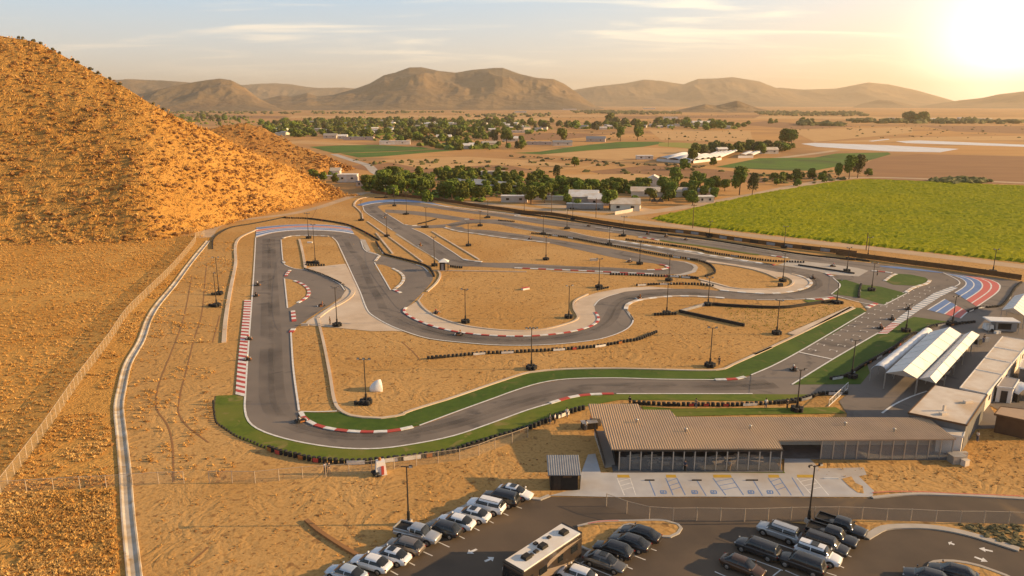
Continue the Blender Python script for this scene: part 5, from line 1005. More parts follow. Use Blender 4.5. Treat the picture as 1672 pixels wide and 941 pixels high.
def gable_tent(f, bk, eave, ridge, label, legs=6, closed=False, name='tent'):
    # f, bk: left eave, ridge, right eave picture points at front and back
    P = [g(*f[0], eave), g(*f[1], ridge), g(*f[2], eave)]; Q = [g(*bk[0], eave), g(*bk[1], ridge), g(*bk[2], eave)]; o = Vector((P[0].x, P[0].y, 0)); r = empty(name, o); tag(r, label, 'tent', 'white gable tents of the paddock'); P = [p - o for p in P]; Q = [p - o for p in Q]; n = 7
    for s in (0, 1):
        b = MB(); a, c, d, e = (P[0], P[1], Q[1], Q[0]) if s == 0 else (P[1], P[2], Q[2], Q[1])
        for i in range(n):
            t0, t1 = i / n, (i + 1) / n; k = [a.lerp(e, t0), c.lerp(d, t0), c.lerp(d, t1), a.lerp(e, t1)]; b.add(k + [v + Vector((0, 0, -.05)) for v in k], [(0, 1, 2, 3), (7, 6, 5, 4), (0, 4, 5, 1), (3, 2, 6, 7)])
            if i: m1, m2 = a.lerp(e, t0), c.lerp(d, t0); b.tube(m1 + Vector((0, 0, .02)), m2 + Vector((0, 0, .02)), .07, None, 5)
        recalc(b.build('roof_panel', M['canvas'], r))
    for T in (P, Q): b = MB(); b.add([T[0], T[1], T[2]], [(0, 1, 2)]); k = b.build('gable_panel', M['canvas'], r); k.modifiers.new('thick', 'SOLIDIFY').thickness = .04
    b0 = None
    for i in range(legs):
        for a, e in ((P[0], Q[0]), (P[2], Q[2])):
            v = a.lerp(e, i / (legs - 1)); v = Vector((v.x, v.y, 0))
            if b0 is None: b = MB(); b.box((0, 0, eave / 2), (.14, .14, eave)); b0 = b.build('leg', M['steel'], r, v)
            else: link('leg', b0.data, r, v)
    if closed:
        b = MB(); b.quad(*(P[2].lerp(Q[2], t) * 1 + Vector((0, 0, -.05 if h else -eave + .05)) for t, h in ((0, 0), (1, 0), (1, 1), (0, 1)))); k = b.build('side_curtain', M['canvas'], r); k.modifiers.new('thick', 'SOLIDIFY').thickness = .04
gable_tent([(1446, 609), (1475, 605), (1497.6, 618)], [(1519, 542), (1551, 534), (1571, 546)], 3.0, 4.6, 'largest white gable tent in the paddock, between the silver tunnel and the narrower gable tent')
gable_tent([(1498.5, 618.5), (1519, 615.5), (1528, 626)], [(1572, 547), (1587, 540.5), (1599.4, 547)], 2.6, 3.7, 'narrower white gable tent right of the largest tent, beside the cream roofed cabins')
gable_tent([(1636, 506), (1655, 503), (1673, 516)], [(1657, 483), (1674, 479), (1692, 488)], 3.0, 4.6, 'white gable tent at the right picture edge behind the stripes', 3)
def canopy():
    p = g(1632, 541); r = empty('service_trailer', p, R(-8)); tag(r, 'white roofed service trailer with dark open side in the paddock', 'trailer'); b = MB(); b.box((0, 0, 2.65), (6.2, 3.4, .18), 0, 0, (.96, .94)); b.build('roof', M['canvas'], r); b = MB(); b.box((.8, .3, 1.3), (4.2, 2.4, 2.1)); b.build('body', M['greyroof'], r)
    b = MB(); b.box((.4, -.93, 1.35), (2.6, .05, 1.3)); b.build('hatch', M['black'], r); b = MB(); b.box((-2.3, .2, .9), (1.6, 2.0, 1.2), 0, 0, (.8, .85)); b.build('cab', M['white'], r)
    for x in (-2.9, 2.9): b = MB(); b.box((x, -1.55, 1.3), (.1, .1, 2.6)); b.build('leg', M['steel'], r)
    for x in (-1.9, 2.2):
        for y in (-1, 1): b = MB(); b.lathe((x, y * 1.0 + .3, .36), [(.2, -.12), (.36, -.1), (.36, .1), (.2, .12)], 12, 0, 'Y'); b.build('wheel', M['tyre'], r)
canopy()
def flat_building(c, z, label, name, roofm, wallm, cat, group=None, eave=.25, parapet=True, base=None, doors=0):
    # c: four roof corners in the picture (front left, front right, back right, back left)
    P = [g(*q, z) for q in c]; o = Vector((P[0].x, P[0].y, 0)); r = empty(name, o); tag(r, label, cat, group); P = [Vector((p.x - o.x, p.y - o.y, 0)) for p in P]; cen = sum(P, Vector()) / 4
    ins = [p + (cen - p).normalized() * eave for p in P]; b = MB(); b.prism([(p.x, p.y) for p in ins], -.05, z - .12); b.build('wall', M[wallm], r)
    b = MB(); b.prism([(p.x, p.y) for p in P], z - .12, z); k = b.build('roof', M[roofm], r)
    if parapet: b = MB(); b.wall([p * 1.0 for p in P] + [P[0]], z - .2, z + .06, .16); b.build('roof_trim', M[parapet if isinstance(parapet, str) else 'brownwall'], r)
    f = (ins[1] - ins[0]); L = f.length; f.normalize(); nrm = Vector((f.y, -f.x, 0)); an = math.atan2(f.y, f.x)
    for i in range(doors): q = ins[0] + f * (L * (i + .5) / doors) + nrm * .03; b = MB(); b.box((0, 0, 1.05), (.95, .06, 2.1)); b.build('door', M['darkmetal'], r, q, an)
    return r, ins, f, nrm
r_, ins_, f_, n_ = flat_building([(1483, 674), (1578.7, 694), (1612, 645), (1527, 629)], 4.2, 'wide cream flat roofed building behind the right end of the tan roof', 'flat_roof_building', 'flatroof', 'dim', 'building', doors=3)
def roof_box(a, b_, z, par, s, name='roof_vent'):
    p = g(a, b_, z) - par.location; b = MB(); b.box((0, 0, s[2] / 2 + .01), s, .3); b.build(name, M['flatroof'], par, (p.x, p.y, z)); 
roof_box(1540, 677, 4.2, r_, (1.1, .6, .35)); roof_box(1541, 671, 4.2, r_, (.3, .3, .9)); roof_box(1580, 658, 4.2, r_, (1.4, .5, .4), 'roof_unit')
fl, bl = (1567.5, 633.5), (1638, 548.5); fr, br = (1611.5, 643), (1684, 556)
lab = ['nearest', 'second', 'third', 'farthest']
cut = [0, .36, .58, .79, 1.0]
for i in range(4):
    Lp = lambda a, b, t: (a[0] + (b[0] - a[0]) * t, a[1] + (b[1] - a[1]) * t); t0, t1 = cut[i], cut[i + 1] - .012
    q, ins, f, nr = flat_building([Lp(fl, bl, t0), Lp(fr, br, t0), Lp(fr, br, t1), Lp(fl, bl, t1)], 3.2, f'{lab[i]} cream roofed cabin of the long row beside the white tents', 'site_cabin', 'flatroof', 'wallwhite', 'cabin', 'cream roofed cabins in a row', .12, 'white')
    a, c = ins[1], ins[2]; d = (c - a); L = d.length; an = math.atan2(d.y, d.x); d.normalize(); nn_ = Vector((d.y, -d.x, 0))
    for k in range(max(1, int(L / 4))): v = a + d * (L * (k + .5) / max(1, int(L / 4))) + nn_ * .03; b = MB(); b.box((0, 0, 1.7), (1.1, .05, .8)); b.build('window', M['carglass'], q, v, an)
flat_building([(1628, 631), (1655, 634), (1664, 620), (1640, 615)], 2.8, 'small white shed with one dark door right of the cream cabins', 'shed', 'tileroof', 'wallwhite', 'shed', None, .15, 'white', doors=1)
flat_building([(1624, 676), (1690, 690), (1694, 671), (1634, 664)], 3.0, 'dark brown shed with a tan roof at the right picture edge', 'shed', 'roof', 'brownwall', 'shed', None, .35, 'wood')
flat_building([(1530, 707), (1573, 713), (1577, 699), (1530, 690)], 3.0, 'low white annex against the front of the wide cream roofed building', 'annex', 'flatroof', 'wallwhite', 'building', None, .1, 'white')
flat_building([(1664, 600), (1700, 606), (1706, 590), (1672, 584)], 3.0, 'pale roofed shelter at the right edge beyond the white shed', 'shelter', 'flatroof', 'dim', 'shelter', None, .3, 'white')
def arch_shelter():
    p = g(1668, 652); r = empty('arch_shelter', p, R(10)); tag(r, 'small silver arched shelter on dark boxes at the right picture edge', 'shelter'); b = MB(); vs = []
    for i in range(2):
        for j in range(9): a = math.pi * j / 8; vs.append((-2.2 * math.cos(a), -1.4 + 2.8 * i, 1.5 + 1.1 * math.sin(a)))
    b.add(vs, [(j, j + 1, 10 + j, 9 + j) for j in range(8)], 0, True); k = b.build('canopy', M['canvas2'], r); k.modifiers.new('t', 'SOLIDIFY').thickness = .05
    for x in (-1, 1): b = MB(); b.box((x * 1.95, 0, .75), (.5, 2.6, 1.5)); b.build('side_box', M['black'], r)
arch_shelter()
def low_wall(s, h, w, label, m='concrete'):
    p = sp(s, .6); r = empty('low_wall', p[0]); tag(r, label, 'wall'); b = MB(); b.wall([q - p[0] for q in p], 0, h, w); b.build('wall', M[m], r)
low_wall('I 1195,790 1300,785', 1.0, .5, 'short concrete wall at the right end of the glazed wing'); 
def kiosk():
    p = g(725, 442); r = empty('marshal_hut', p); tag(r, 'little marshal hut with a white pyramid roof between the chicane and the diagonal', 'hut'); b = MB()
    b.box((0, 0, 3.2), (3.0, 3.0, .9), 0, 0, (.06, .06)); b.build('roof', M['canvas'], r); b = MB(); b.box((-.4, .2, 1.35), (1.5, 1.6, 2.6)); b.build('body', M['black'], r); b = MB(); b.box((-.4, -.63, 1.2), (.7, .06, 1.9)); b.build('door', M['grey_print'], r)
    for x in (-1.2, 1.2):
        for y in (-1.2, 1.2): b = MB(); b.box((x, y, 1.4), (.1, .1, 2.8)); b.build('post', M['darkmetal'], r)
kiosk()
def shell_tent():
    p = g(612, 637.5); r = empty('shell_tent', p, R(115)); tag(r, 'small white shell shaped tent with dark opening on the lower infield', 'tent'); b = MB(); vs = []; m = 12; n = 6
    for i in range(n):
        ph = math.pi * .5 * i / (n - 1)
        for j in range(m + 1): a = math.pi * j / m; vs.append((1.15 * math.cos(a), -1.1 + 2.0 * math.sin(ph) * math.sin(a), 1.75 * math.cos(ph) * math.sin(a) + .02))
    b.add(vs, [(i * (m + 1) + j, i * (m + 1) + j + 1, (i + 1) * (m + 1) + j + 1, (i + 1) * (m + 1) + j) for i in range(n - 1) for j in range(m)], 0, True); k = b.build('shell', M['canvas'], r); k.modifiers.new('t', 'SOLIDIFY').thickness = .05
    b = MB(); b.box((0, -.95, .4), (1.3, .5, .8)); b.build('box', M['black'], r)
shell_tent()
def marshal_post():
    p = g(622, 774); r = empty('marshal_post', p); tag(r, 'white and red draped marshal stand at the wire fence below the bottom turn', 'stand'); b = MB(); b.box((0, 0, 1.0), (1.5, 1.3, 1.9), .3, 0, (.75, .75)); b.build('drape', M['canvas'], r); b = MB(); b.box((.35, -.52, .8), (.35, .25, 1.2), .3); b.build('red_stripe', M['red'], r); b = MB(); b.lathe((-.1, 0, 2.0), [(.05, 0), (.22, .05), (.22, .3), (.06, .42)], 10); b.build('orange_cap', M['orange'], r)
    q = g(613, 776); e = empty('tyre_pile', q); tag(e, 'heap of black tyres beside the draped marshal stand', 'tyre pile'); rr = random.Random(4)
    for k in range(9): b = MB(); a = rr.random() * 6.28; d = rr.random() * .75; b.lathe((d * math.cos(a), d * math.sin(a), .02 + .2 * (k % 3)), [(.2, .0), (.38, .05), (.38, .17), (.2, .22)], 10); b.build('tyre', M['tyre'], e)
marshal_post()
def small_box(s, size, label, name, cat, mat='grey_print', rz=0, lid=None, group=None):
    p = g(*s); r = empty(name, p, rz); tag(r, label, cat, group); b = MB(); b.box((0, 0, size[2] / 2), size, 0, 0, (.94, .94)); b.build('body', M[mat], r); b = MB(); b.box((0, 0, size[2] + .04), (size[0] * 1.04, size[1] * 1.04, .08)); b.build('lid', M[lid or mat], r)
small_box((858, 473), (2.2, .9, .5), 'flat white advertising crate lying in the middle of the sandy bowl', 'crate', 'crate', 'white', .6, 'red'); small_box((970, 426), (2.6, .8, .6), 'pale grey crate on the wedge infield', 'crate', 'crate', 'concrete', .1)
small_box((498, 532), (1.6, .6, .4), 'pale box at the tip of the sand strip beside the long straight', 'crate', 'crate', 'concrete', .1); small_box((506, 397), (1.7, .8, .35), 'white slab by the poles on the top sand island', 'crate', 'crate', 'white', 0)
small_box((1274, 468), (1.2, .8, .8), 'dark equipment box inside the right loop', 'crate', 'crate', 'black', .2); small_box((1561, 755), (1.9, 1.3, 1.1), 'grey utility cabinet on the concrete corner right of the glazed wing', 'utility_cabinet', 'cabinet', 'steel', .1); small_box((1575, 760), (.9, .7, .8), 'wooden crate leaning on the sand beside the utility cabinet', 'crate', 'crate', 'flatroof', .4)
for i, (s, t) in enumerate(zip(((1539, 620), (1546, 610), (1553, 600), (1561, 590), (1568, 581), (1576, 571)), ('nearest', 'second nearest', 'third nearest', 'third farthest', 'second farthest', 'farthest'))):
    small_box(s, (1.5, .8, .7), f'{t} pale ballast crate in the row along the narrower gable tent', 'crate', 'crate', 'flatroof', .85, 'wood', 'ballast crates along the tents')
small_box((1597, 562), (1.3, .9, .9), 'dark tool cart at the far end of the narrower gable tent', 'cart', 'cart', 'black', .5); small_box((1609, 559), (1.2, .8, .9), 'dark tool cart beside the far cabin', 'cart', 'cart', 'grey_print', .2); small_box((1655, 536), (1.6, 1.0, 1.0), 'dark crate under the tent at the right edge', 'crate', 'crate', 'black', .3); small_box((1628, 545), (1.2, .7, .5), 'small white box in front of the service trailer', 'crate', 'crate', 'white', .3)
small_box((962, 699), (2.4, 1.2, 1.0), 'black equipment crate at the left end of the tan roof', 'crate', 'crate', 'black', .2, 'grey_print'); small_box((972, 694), (1.6, 1.0, 1.3), 'orange topped crate beside the ramp of the pavilion', 'crate', 'crate', 'grey_print', .1, 'orange')
for a, b_, dx, lb in ((1060.6, 786, 8, 'dark parking stop between the first two hatched bays'), (1137.5, 786, 8, 'dark parking stop between the second and third hatched bays'), (1227.5, 786, 10, 'dark parking stop between the third and fourth hatched bays'), (1357, 783, 12, 'white parking stop near the sand planter at the right of the pale pad')):
    p = g(a, b_); L = (g(a + dx, b_) - g(a - dx, b_)).length; o = MB().box((0, 0, .07), (L, .18, .15), 0, 0, (.98, .6)).build('parking_stop', M['white' if b_ == 783 else 'darkmetal'], None, (p.x, p.y, .10)); tag(o, lb, 'parking stop')
# ================================================================== VEHICLES
def loft(stations, ring, closed=True):
    # each station: (x, [(y,z)...half profile from top centre to bottom centre])
    V = []; n = None
    for x, half in stations:
        full = half + [(-y, z) for y, z in half[-2:0:-1]]; n = len(full); V += [(x, y, z) for y, z in full]
    Fc = [(k * n + i, (k + 1) * n + i, (k + 1) * n + (i + 1) % n, k * n + (i + 1) % n) for k in range(len(stations) - 1) for i in range(n)]
    m = len(stations) - 1; Fc += [tuple(range(n)), tuple(range(m * n + n - 1, m * n - 1, -1))]; return V, Fc
SPEC = {  # length scale, body stations (x, halfwidth, top, bottom), cabin (front base, front roof, rear roof, rear base), belt z, roof z, base half width, roof half width, wheel radius
 'sedan': dict(st=[(2.32, .60, .60, .32), (2.22, .76, .68, .26), (1.7, .88, .80, .22), (.95, .91, .92, .21), (-1.45, .91, .97, .21), (-1.95, .89, .98, .24), (-2.25, .80, .90, .30), (-2.35, .64, .74, .38)], cab=(1.30, .30, -1.0, -2.08), belt=.93, roof=1.47, wb=.86, wr=.64, r=.33, wx=(1.40, -1.38)),
 'hatch': dict(st=[(2.20, .60, .64, .32), (2.10, .77, .74, .26), (1.6, .89, .86, .22), (.95, .92, .97, .21), (-1.45, .92, 1.0, .21), (-1.95, .90, 1.0, .26), (-2.15, .80, .92, .30), (-2.22, .66, .78, .38)], cab=(1.30, .38, -1.35, -2.14), belt=.95, roof=1.56, wb=.87, wr=.66, r=.34, wx=(1.38, -1.32)),
 'suv': dict(st=[(2.38, .64, .75, .36), (2.28, .80, .92, .30), (1.75, .92, 1.02, .27), (1.0, .95, 1.10, .26), (-1.5, .95, 1.12, .26), (-2.1, .93, 1.12, .30), (-2.36, .84, 1.0, .34), (-2.42, .72, .85, .42)], cab=(1.32, .60, -1.95, -2.38), belt=1.08, roof=1.77, wb=.91, wr=.74, r=.38, wx=(1.45, -1.45)),
 'pickup': dict(st=[(2.75, .70, .82, .42), (2.66, .85, 1.02, .36), (2.1, .95, 1.10, .32), (1.3, .97, 1.14, .31), (-.55, .97, 1.12, .31), (-2.6, .96, 1.02, .36), (-2.72, .92, .98, .42), (-2.76, .86, .9, .46)], cab=(1.45, .80, -.55, -.80), belt=1.10, roof=1.84, wb=.92, wr=.75, r=.40, wx=(1.75, -1.7))}
def bilerp(q, u, v): a, b, c, d = q; return (a * (1 - u) + b * u) * (1 - v) + (d * (1 - u) + c * u) * v
def make_car(kind, col, label, group, cx, cy, ang, sunroof=False, rack=False, L=1.0):
    S = SPEC[kind]; p = g(cx, cy); r = empty({'sedan': 'parked_car', 'hatch': 'parked_car', 'suv': 'parked_suv', 'pickup': 'pickup_truck'}[kind], (p.x, p.y, .035), ang); tag(r, label, {'sedan': 'car', 'hatch': 'car', 'suv': 'suv', 'pickup': 'pickup'}[kind], group)
    st = []
    for x, w, zt, zb in S['st']: st.append((x, [(0, zt + .03), (w * .55, zt + .015), (w * .90, zt - .05), (w * .99, zt - .20), (w, (zt + zb) * .5), (w * .96, zb + .08), (w * .8, zb), (0, zb)]))
    V, Fc = loft(st, None); b = MB(); b.add(V, Fc, 0, True); body = recalc(b.build('body', PAINT[col], r)); md = body.modifiers.new('smooth', 'SUBSURF'); md.levels = md.render_levels = 2
    f0, f1, r1, r0 = S['cab']; zb, zr, wb, wr = S['belt'], S['roof'], S['wb'], S['wr']; nu, nv = 44, 28
    def ease(t): t = max(0, min(1, t)); return t * t * (3 - 2 * t) * .35 + (1 - (1 - t) ** 1.7) * .65
    def roofline(x):
        if x > f1: k = ease((f0 - x) / (f0 - f1))
        elif x < r1: k = ease((x - r0) / (r1 - r0))
        else: k = 1.0
        return zb - .05 + (zr - zb + .05) * k * (1 - .05 * abs((x - (f1 + r1) / 2) / (f0 - r0)))
    xs = [f0 + (r0 - f0) * i / nu for i in range(nu + 1)]; V = []
    for x in xs:
        hgt = roofline(x) - (zb - .06); tp = 1 - .10 * abs(2 * (x - (f0 + r0) / 2) / (f0 - r0)) ** 2
        for j in range(nv + 1):
            th = math.pi * j / nv; c, s_ = math.cos(th), math.sin(th); zz = abs(s_) ** .62; yw = wb + (wr - wb) * zz ** 1.4
            V.append((x, math.copysign(abs(c) ** .42, c) * yw * tp, zb - .06 + hgt * zz))
    cells = dict(cabin=[], windshield=[], rear_window=[], side_front_l=[], side_rear_l=[], side_front_r=[], side_rear_r=[]); xm = (f1 + r1) / 2 + .05
    for i in range(nu):
        xc = (xs[i] + xs[i + 1]) / 2
        for j in range(nv):
            q = [V[i * (nv + 1) + j], V[i * (nv + 1) + j + 1], V[(i + 1) * (nv + 1) + j + 1], V[(i + 1) * (nv + 1) + j]]; zc = sum(v[2] for v in q) / 4; yc = sum(v[1] for v in q) / 4; rl = roofline(xc); k = 'cabin'
            jj = min(j, nv - 1 - j); sd_ = 'l' if yc > 0 else 'r'
            if jj >= 5 and f1 + .04 < xc < f0 - .06 * (f0 - f1) and zc > zb + .02: k = 'windshield'
            elif jj >= 5 and r0 + .12 * (r1 - r0) < xc < r1 - .05 and zc > zb + .06: k = 'rear_window'
            elif 1 <= jj < 6 and zb + .0 < zc < rl - .05 and rl > zb + .2:
                if xm + .05 < xc < f0 - .3: k = 'side_front_' + sd_
                elif r0 + .30 < xc < xm - .05: k = 'side_rear_' + sd_
            cells[k].append((i * (nv + 1) + j, i * (nv + 1) + j + 1, (i + 1) * (nv + 1) + j + 1, (i + 1) * (nv + 1) + j))
    for k, fc in cells.items():
        if not fc: continue
        used = sorted({v for f in fc for v in f}); ix = {v: n for n, v in enumerate(used)}; b = MB(); b.add([V[v] for v in used], [tuple(ix[v] for v in f) for f in fc], 0, True)
        b.build('side_window' if k.startswith('side') else k, PAINT[col] if k == 'cabin' else M['carglass'], r)
    for s in (1, -1):
        b = MB(); b.box((f0 - .28, s * (wb + .12), zb + .10), (.14, .22, .14), 0, 0, (.8, .9)); b.build('wing_mirror', PAINT[col], r)
        x0, w0, z0, _ = S['st'][1]; b = MB(); b.box((x0 - .04, s * w0 * .78, z0 - .14), (.16, .30, .11), -s * .45); b.build('headlight', M['lamp_clear'], r)
        x1, w1, z1, _ = S['st'][-2]; b = MB(); b.box((x1 + .035, s * w1 * .78, z1 - .15), (.14, .30, .11), s * .42); b.build('taillight', M['lamp_red'], r)
        for x in S['wx']:
            wy = S['st'][3][1]; b = MB(); n = 16; z0 = S['r']; vs = []; R1 = S['r'] * 1.2
            for yy in (s * (wy - .14), s * (wy + .006)):
                for i in range(n): a = math.pi * 2 * i / n; vs.append((x + R1 * math.cos(a), yy, max(.2, z0 + R1 * math.sin(a))))
            b.add(vs, [tuple(range(n)), tuple(range(2 * n - 1, n - 1, -1))] + [(i, (i + 1) % n, n + (i + 1) % n, n + i) for i in range(n)]); recalc(b.build('wheel_arch', M['black'], r))
            b = MB(); b.lathe((0, 0, 0), [(S['r'] * .62, -.11), (S['r'] * .95, -.10), (S['r'], -.05), (S['r'], .05), (S['r'] * .95, .10), (S['r'] * .62, .11)], 16, 0, 'Y'); wh = b.build('wheel', M['tyre'], r, (x, s * (wy - .07), S['r']))
            b = MB(); b.lathe((0, s * .095, 0), [(.05, -.02 * s), (S['r'] * .6, -.02 * s), (S['r'] * .64, .012 * s), (S['r'] * .5, .022 * s), (.05, .026 * s)], 12, 0, 'Y'); b.build('rim', M['rim'], wh)
    if kind == 'pickup':
        for s in (1, -1): b = MB(); b.box((-1.68, s * .90, 1.16), (1.95, .09, .28)); b.build('bed_side', PAINT[col], r)
        b = MB(); b.box((-2.66, 0, 1.13), (.08, 1.72, .34)); b.build('tailgate', PAINT[col], r); b = MB(); b.box((-1.68, 0, 1.075), (1.87, 1.69, .06)); b.build('bed_floor', M['black'], r)
    if sunroof: b = MB(); b.box(((f1 * .6 + r1 * .4), 0, zr + .018), (.75, wr * 1.25, .03)); b.build('sunroof', M['carglass'], r)
    if rack:
        for s in (1, -1): b = MB(); b.tube((f1 - .1, s * wr * .86, zr + .07), (r1 + .1, s * wr * .86, zr + .07), .03, None, 6); b.build('roof_rail', M['darkmetal'], r)
    x1, w1, z1, zz = S['st'][-1]; b = MB(); b.box((x1 + .02, 0, zz + .08), (.12, w1 * 1.6, .14)); b.build('bumper', M['darkmetal'], r)
    return r
def ang_of(a, b): v = g(*b) - g(*a); return math.atan2(v.y, v.x)      # heading from tail a to nose b
GL, GM, GR = 'cars in the left row along the kerb', 'cars by the sand island in the car park', 'cars in the right hand bays'
AL = ang_of((635, 938), (578, 921)); 
for a in (('sedan', 'pale', 'pale bluish car half cut off by the lower picture edge', 566, 945, AL, False, False), ('sedan', 'white', 'white car nearest the lower edge in the left row, without sunroof', 606.5, 927.5, AL, False, False), ('sedan', 'white', 'white car with dark sunroof between the plain white car and the bronze one', 638, 915, AL, True, False), ('hatch', 'bronze', 'grey bronze hatchback beside the silver pickup', 662, 899.5, AL, False, False),
          ('pickup', 'silver', 'silver pickup facing the lane in the left row', 682, 880.5, AL + math.pi, False, False), ('hatch', 'dark', 'charcoal hatchback between silver pickup and white cars', 723.5, 871.5, AL, False, False), ('sedan', 'white', 'white car next to the charcoal hatchback, pale roof', 745, 859.5, AL, False, False), ('sedan', 'white', 'white car with a dark sunroof next to the silver white suv', 770.5, 847.5, AL, True, False),
          ('suv', 'white', 'silver white suv with roof rails next to the black suv', 793.5, 834, AL, False, True), ('suv', 'black', 'black suv second from the far end of the left row', 817.5, 822, AL, False, False), ('sedan', 'white', 'white sedan facing the lane at the far end of the left row', 841, 811, AL + math.pi, True, False)):
    make_car(a[0], a[1], a[2], GL, a[3], a[4], a[5], a[6], a[7])
AM = ang_of((1072, 885), (1017, 868))
for a in (('sedan', 'black', 'black sedan deepest in the bays, against the sand island', 1045.5, 879, AM), ('sedan', 'dark', 'charcoal sedan between the two black cars by the sand island', 1028, 893, AM), ('hatch', 'black', 'black car next to the charcoal sedan with the silver windscreen', 1001, 905.5, AM), ('sedan', 'grey', 'dark grey sedan facing the lane beside the painted bay cross', 987.5, 925.5, AM + math.pi), ('hatch', 'white', 'white car cut off by the lower edge beside the motorhome', 940, 947, AM)):
    make_car(a[0], a[1], a[2], GM, a[3], a[4], a[5], a[0] == 'sedan' and a[1] == 'grey')
AR = ang_of((1304, 882), (1235, 858))
for a in (('suv', 'silver', 'silver suv with roof rails and roof bars near the wire fence', 1270.5, 877, AR, False, True), ('suv', 'dark', 'charcoal car alone in the bay below the silver suv', 1236, 904, AR, False, False), ('sedan', 'brown', 'brown black sedan half cut off at the lower edge', 1212, 932, AR + math.pi, False, False), ('pickup', 'black', 'black pickup farthest right, beside the curved kerb', 1372, 869, AR + math.pi, False, False), ('pickup', 'black', 'black pickup between the other pickup and the charcoal suv', 1357, 884.5, AR + math.pi, False, False),
          ('suv', 'dark', 'charcoal suv between black pickup and white suv', 1348, 899, AR + math.pi, False, True), ('suv', 'white', 'white suv with dark sunroof among the black vehicles', 1335, 914, AR + math.pi, True, True), ('suv', 'black', 'black suv nearest the lower edge beside the white suv', 1308, 929, AR, False, False)):
    make_car(a[0], a[1], a[2], GR, a[3], a[4], a[5], a[6], a[7])
make_car('sedan', 'black', 'black car nosed into the lower right sand island', GR, 1556, 943, AR + .15); make_car('sedan', 'dark', 'charcoal car cut off by the lower edge beside the lower right sand island', GR, 1514, 951, AR + .15)
PAINT['coach'] = paint('coach', (.06, .045, .035), .2); M['coach_tan'] = paint('coach tan', (.34, .26, .19), .2)
def motorhome():
    Z = 3.45; fl_, fr_, bl_, br_ = (g(*q, Z) for q in ((821, 920), (848, 936), (920, 857), (948.7, 867.5))); cen = (fl_ + fr_ + bl_ + br_) / 4; d = ((fl_ + fr_) - (bl_ + br_)) / 2; L = d.length; w = 2.75; an = math.atan2(d.y, d.x)
    r = empty('motorhome', (cen.x, cen.y, .035), an); tag(r, 'long dark motorhome coach with white roof, tan swoosh sides and black roof units', 'motorhome'); b = MB(); X = L / 2
    prof = [(-X, .45), (X - .1, .45), (X, .9), (X - .02, 1.6), (X - .28, 3.2), (X - .5, Z - .06), (-X + .05, Z - .06), (-X, 3.2)]; n = len(prof)
    b.add([(x, -w / 2, z) for x, z in prof] + [(x, w / 2, z) for x, z in prof], [tuple(range(n)), tuple(range(2 * n - 1, n - 1, -1))] + [(i, (i + 1) % n, n + (i + 1) % n, n + i) for i in range(n)]); body = recalc(b.build('body', PAINT['coach'], r)); bv = body.modifiers.new('b', 'BEVEL'); bv.width = .07; bv.segments = 2
    b = MB(); b.box((-.2, 0, Z + .0), (L - .55, w - .06, .1), 0, 0, (.995, .96)); b.build('roof', M['wallwhite'], r); b = MB(); b.box((X - .32, 0, Z - .02), (.3, w - .1, .14)); b.build('front_cap', M['black'], r); b = MB(); b.box((-X + .12, 0, Z - .0), (.24, w, .14)); b.build('rear_cap', M['black'], r)
    b = MB(); b.add([(X - .01, -w * .44, 1.55), (X - .01, w * .44, 1.55), (X - .27, w * .42, 2.95), (X - .27, -w * .42, 2.95)], [(0, 1, 2, 3)]); k = b.build('windshield', M['carglass'], r); k.modifiers.new('t', 'SOLIDIFY').thickness = .05; k.location = (.04, 0, .02)
    for x, sz in ((-X + 1.5, (.95, .8, .32)), (X - 2.2, (.95, .8, .32)), (.1, (.95, .8, .32))): b = MB(); b.box((x, .05, Z + .21), sz, 0, 0, (.85, .85)); b.build('air_conditioner', M['black'], r)
    for x, y, s in ((1.2, .1, .55), (2.0, .15, .5), (2.9, .25, .35), (-1.6, -.55, .45), (.2, -.85, .5)): b = MB(); b.box((x, y, Z + .13), (s, s * .85, .18), 0, 0, (.85, .85)); b.build('roof_vent', M['darkmetal'], r)
    for sgn in (1, -1):
        yy = sgn * (w / 2 + .012)
        for nm, pts, mt in (('swoosh', [(-X + .2, .6), (-X * .2, .6), (X * .55, 1.5), (X * .9, 1.45), (X * .3, 2.1), (-X * .4, 1.1)], 'coach_tan'), ('swoosh', [(-X + .1, 2.9), (-X * .1, 2.5), (X * .5, 1.8), (X * .1, 2.8), (-X * .4, 3.1)], 'coach_tan'), ('swoosh', [(X * .2, .55), (X * .95, .6), (X * .9, 1.2), (X * .5, 1.15)], 'black')):
            k = MB(); k.add([(x, yy, z) for x, z in pts], [tuple(range(len(pts)))]); q = k.build(nm, M[mt], r); q.modifiers.new('t', 'SOLIDIFY').thickness = .012
        for x, wd in ((-X * .72, 1.1), (-X * .25, .8), (X * .32, 1.2), (X * .74, 1.0)): b = MB(); b.box((x, sgn * (w / 2 + .02), 2.15), (wd, .05, .75)); b.build('window', M['carglass'], r)
        for x in (X - 1.7, -X + 2.6, -X + 3.6): b = MB(); b.lathe((0, 0, 0), [(.3, -.14), (.48, -.12), (.48, .12), (.3, .14)], 16, 0, 'Y'); wh = b.build('wheel', M['tyre'], r, (x, sgn * (w / 2 - .12), .48)); b = MB(); b.lathe((0, sgn * .13, 0), [(.05, 0), (.28, 0), (.28, .02 * sgn), (.05, .03 * sgn)], 12, 0, 'Y'); b.build('rim', M['rim'], wh)
        b = MB(); b.box((X - .55, sgn * (w / 2 + .22), 2.2), (.16, .14, .5)); b.box((X - .5, sgn * (w / 2 + .1), 2.4), (.06, .24, .06)); b.build('wing_mirror', M['white'], r)
    b = MB(); b.box((-.3, -w / 2 - .16, 2.95), (L * .55, .28, .3)); b.build('awning_box', M['greyroof'], r); b = MB(); b.box((-X * .45, -w / 2 - .25, 1.95), (2.6, .5, 1.7)); b.build('slide_out', PAINT['coach'], r)
motorhome()
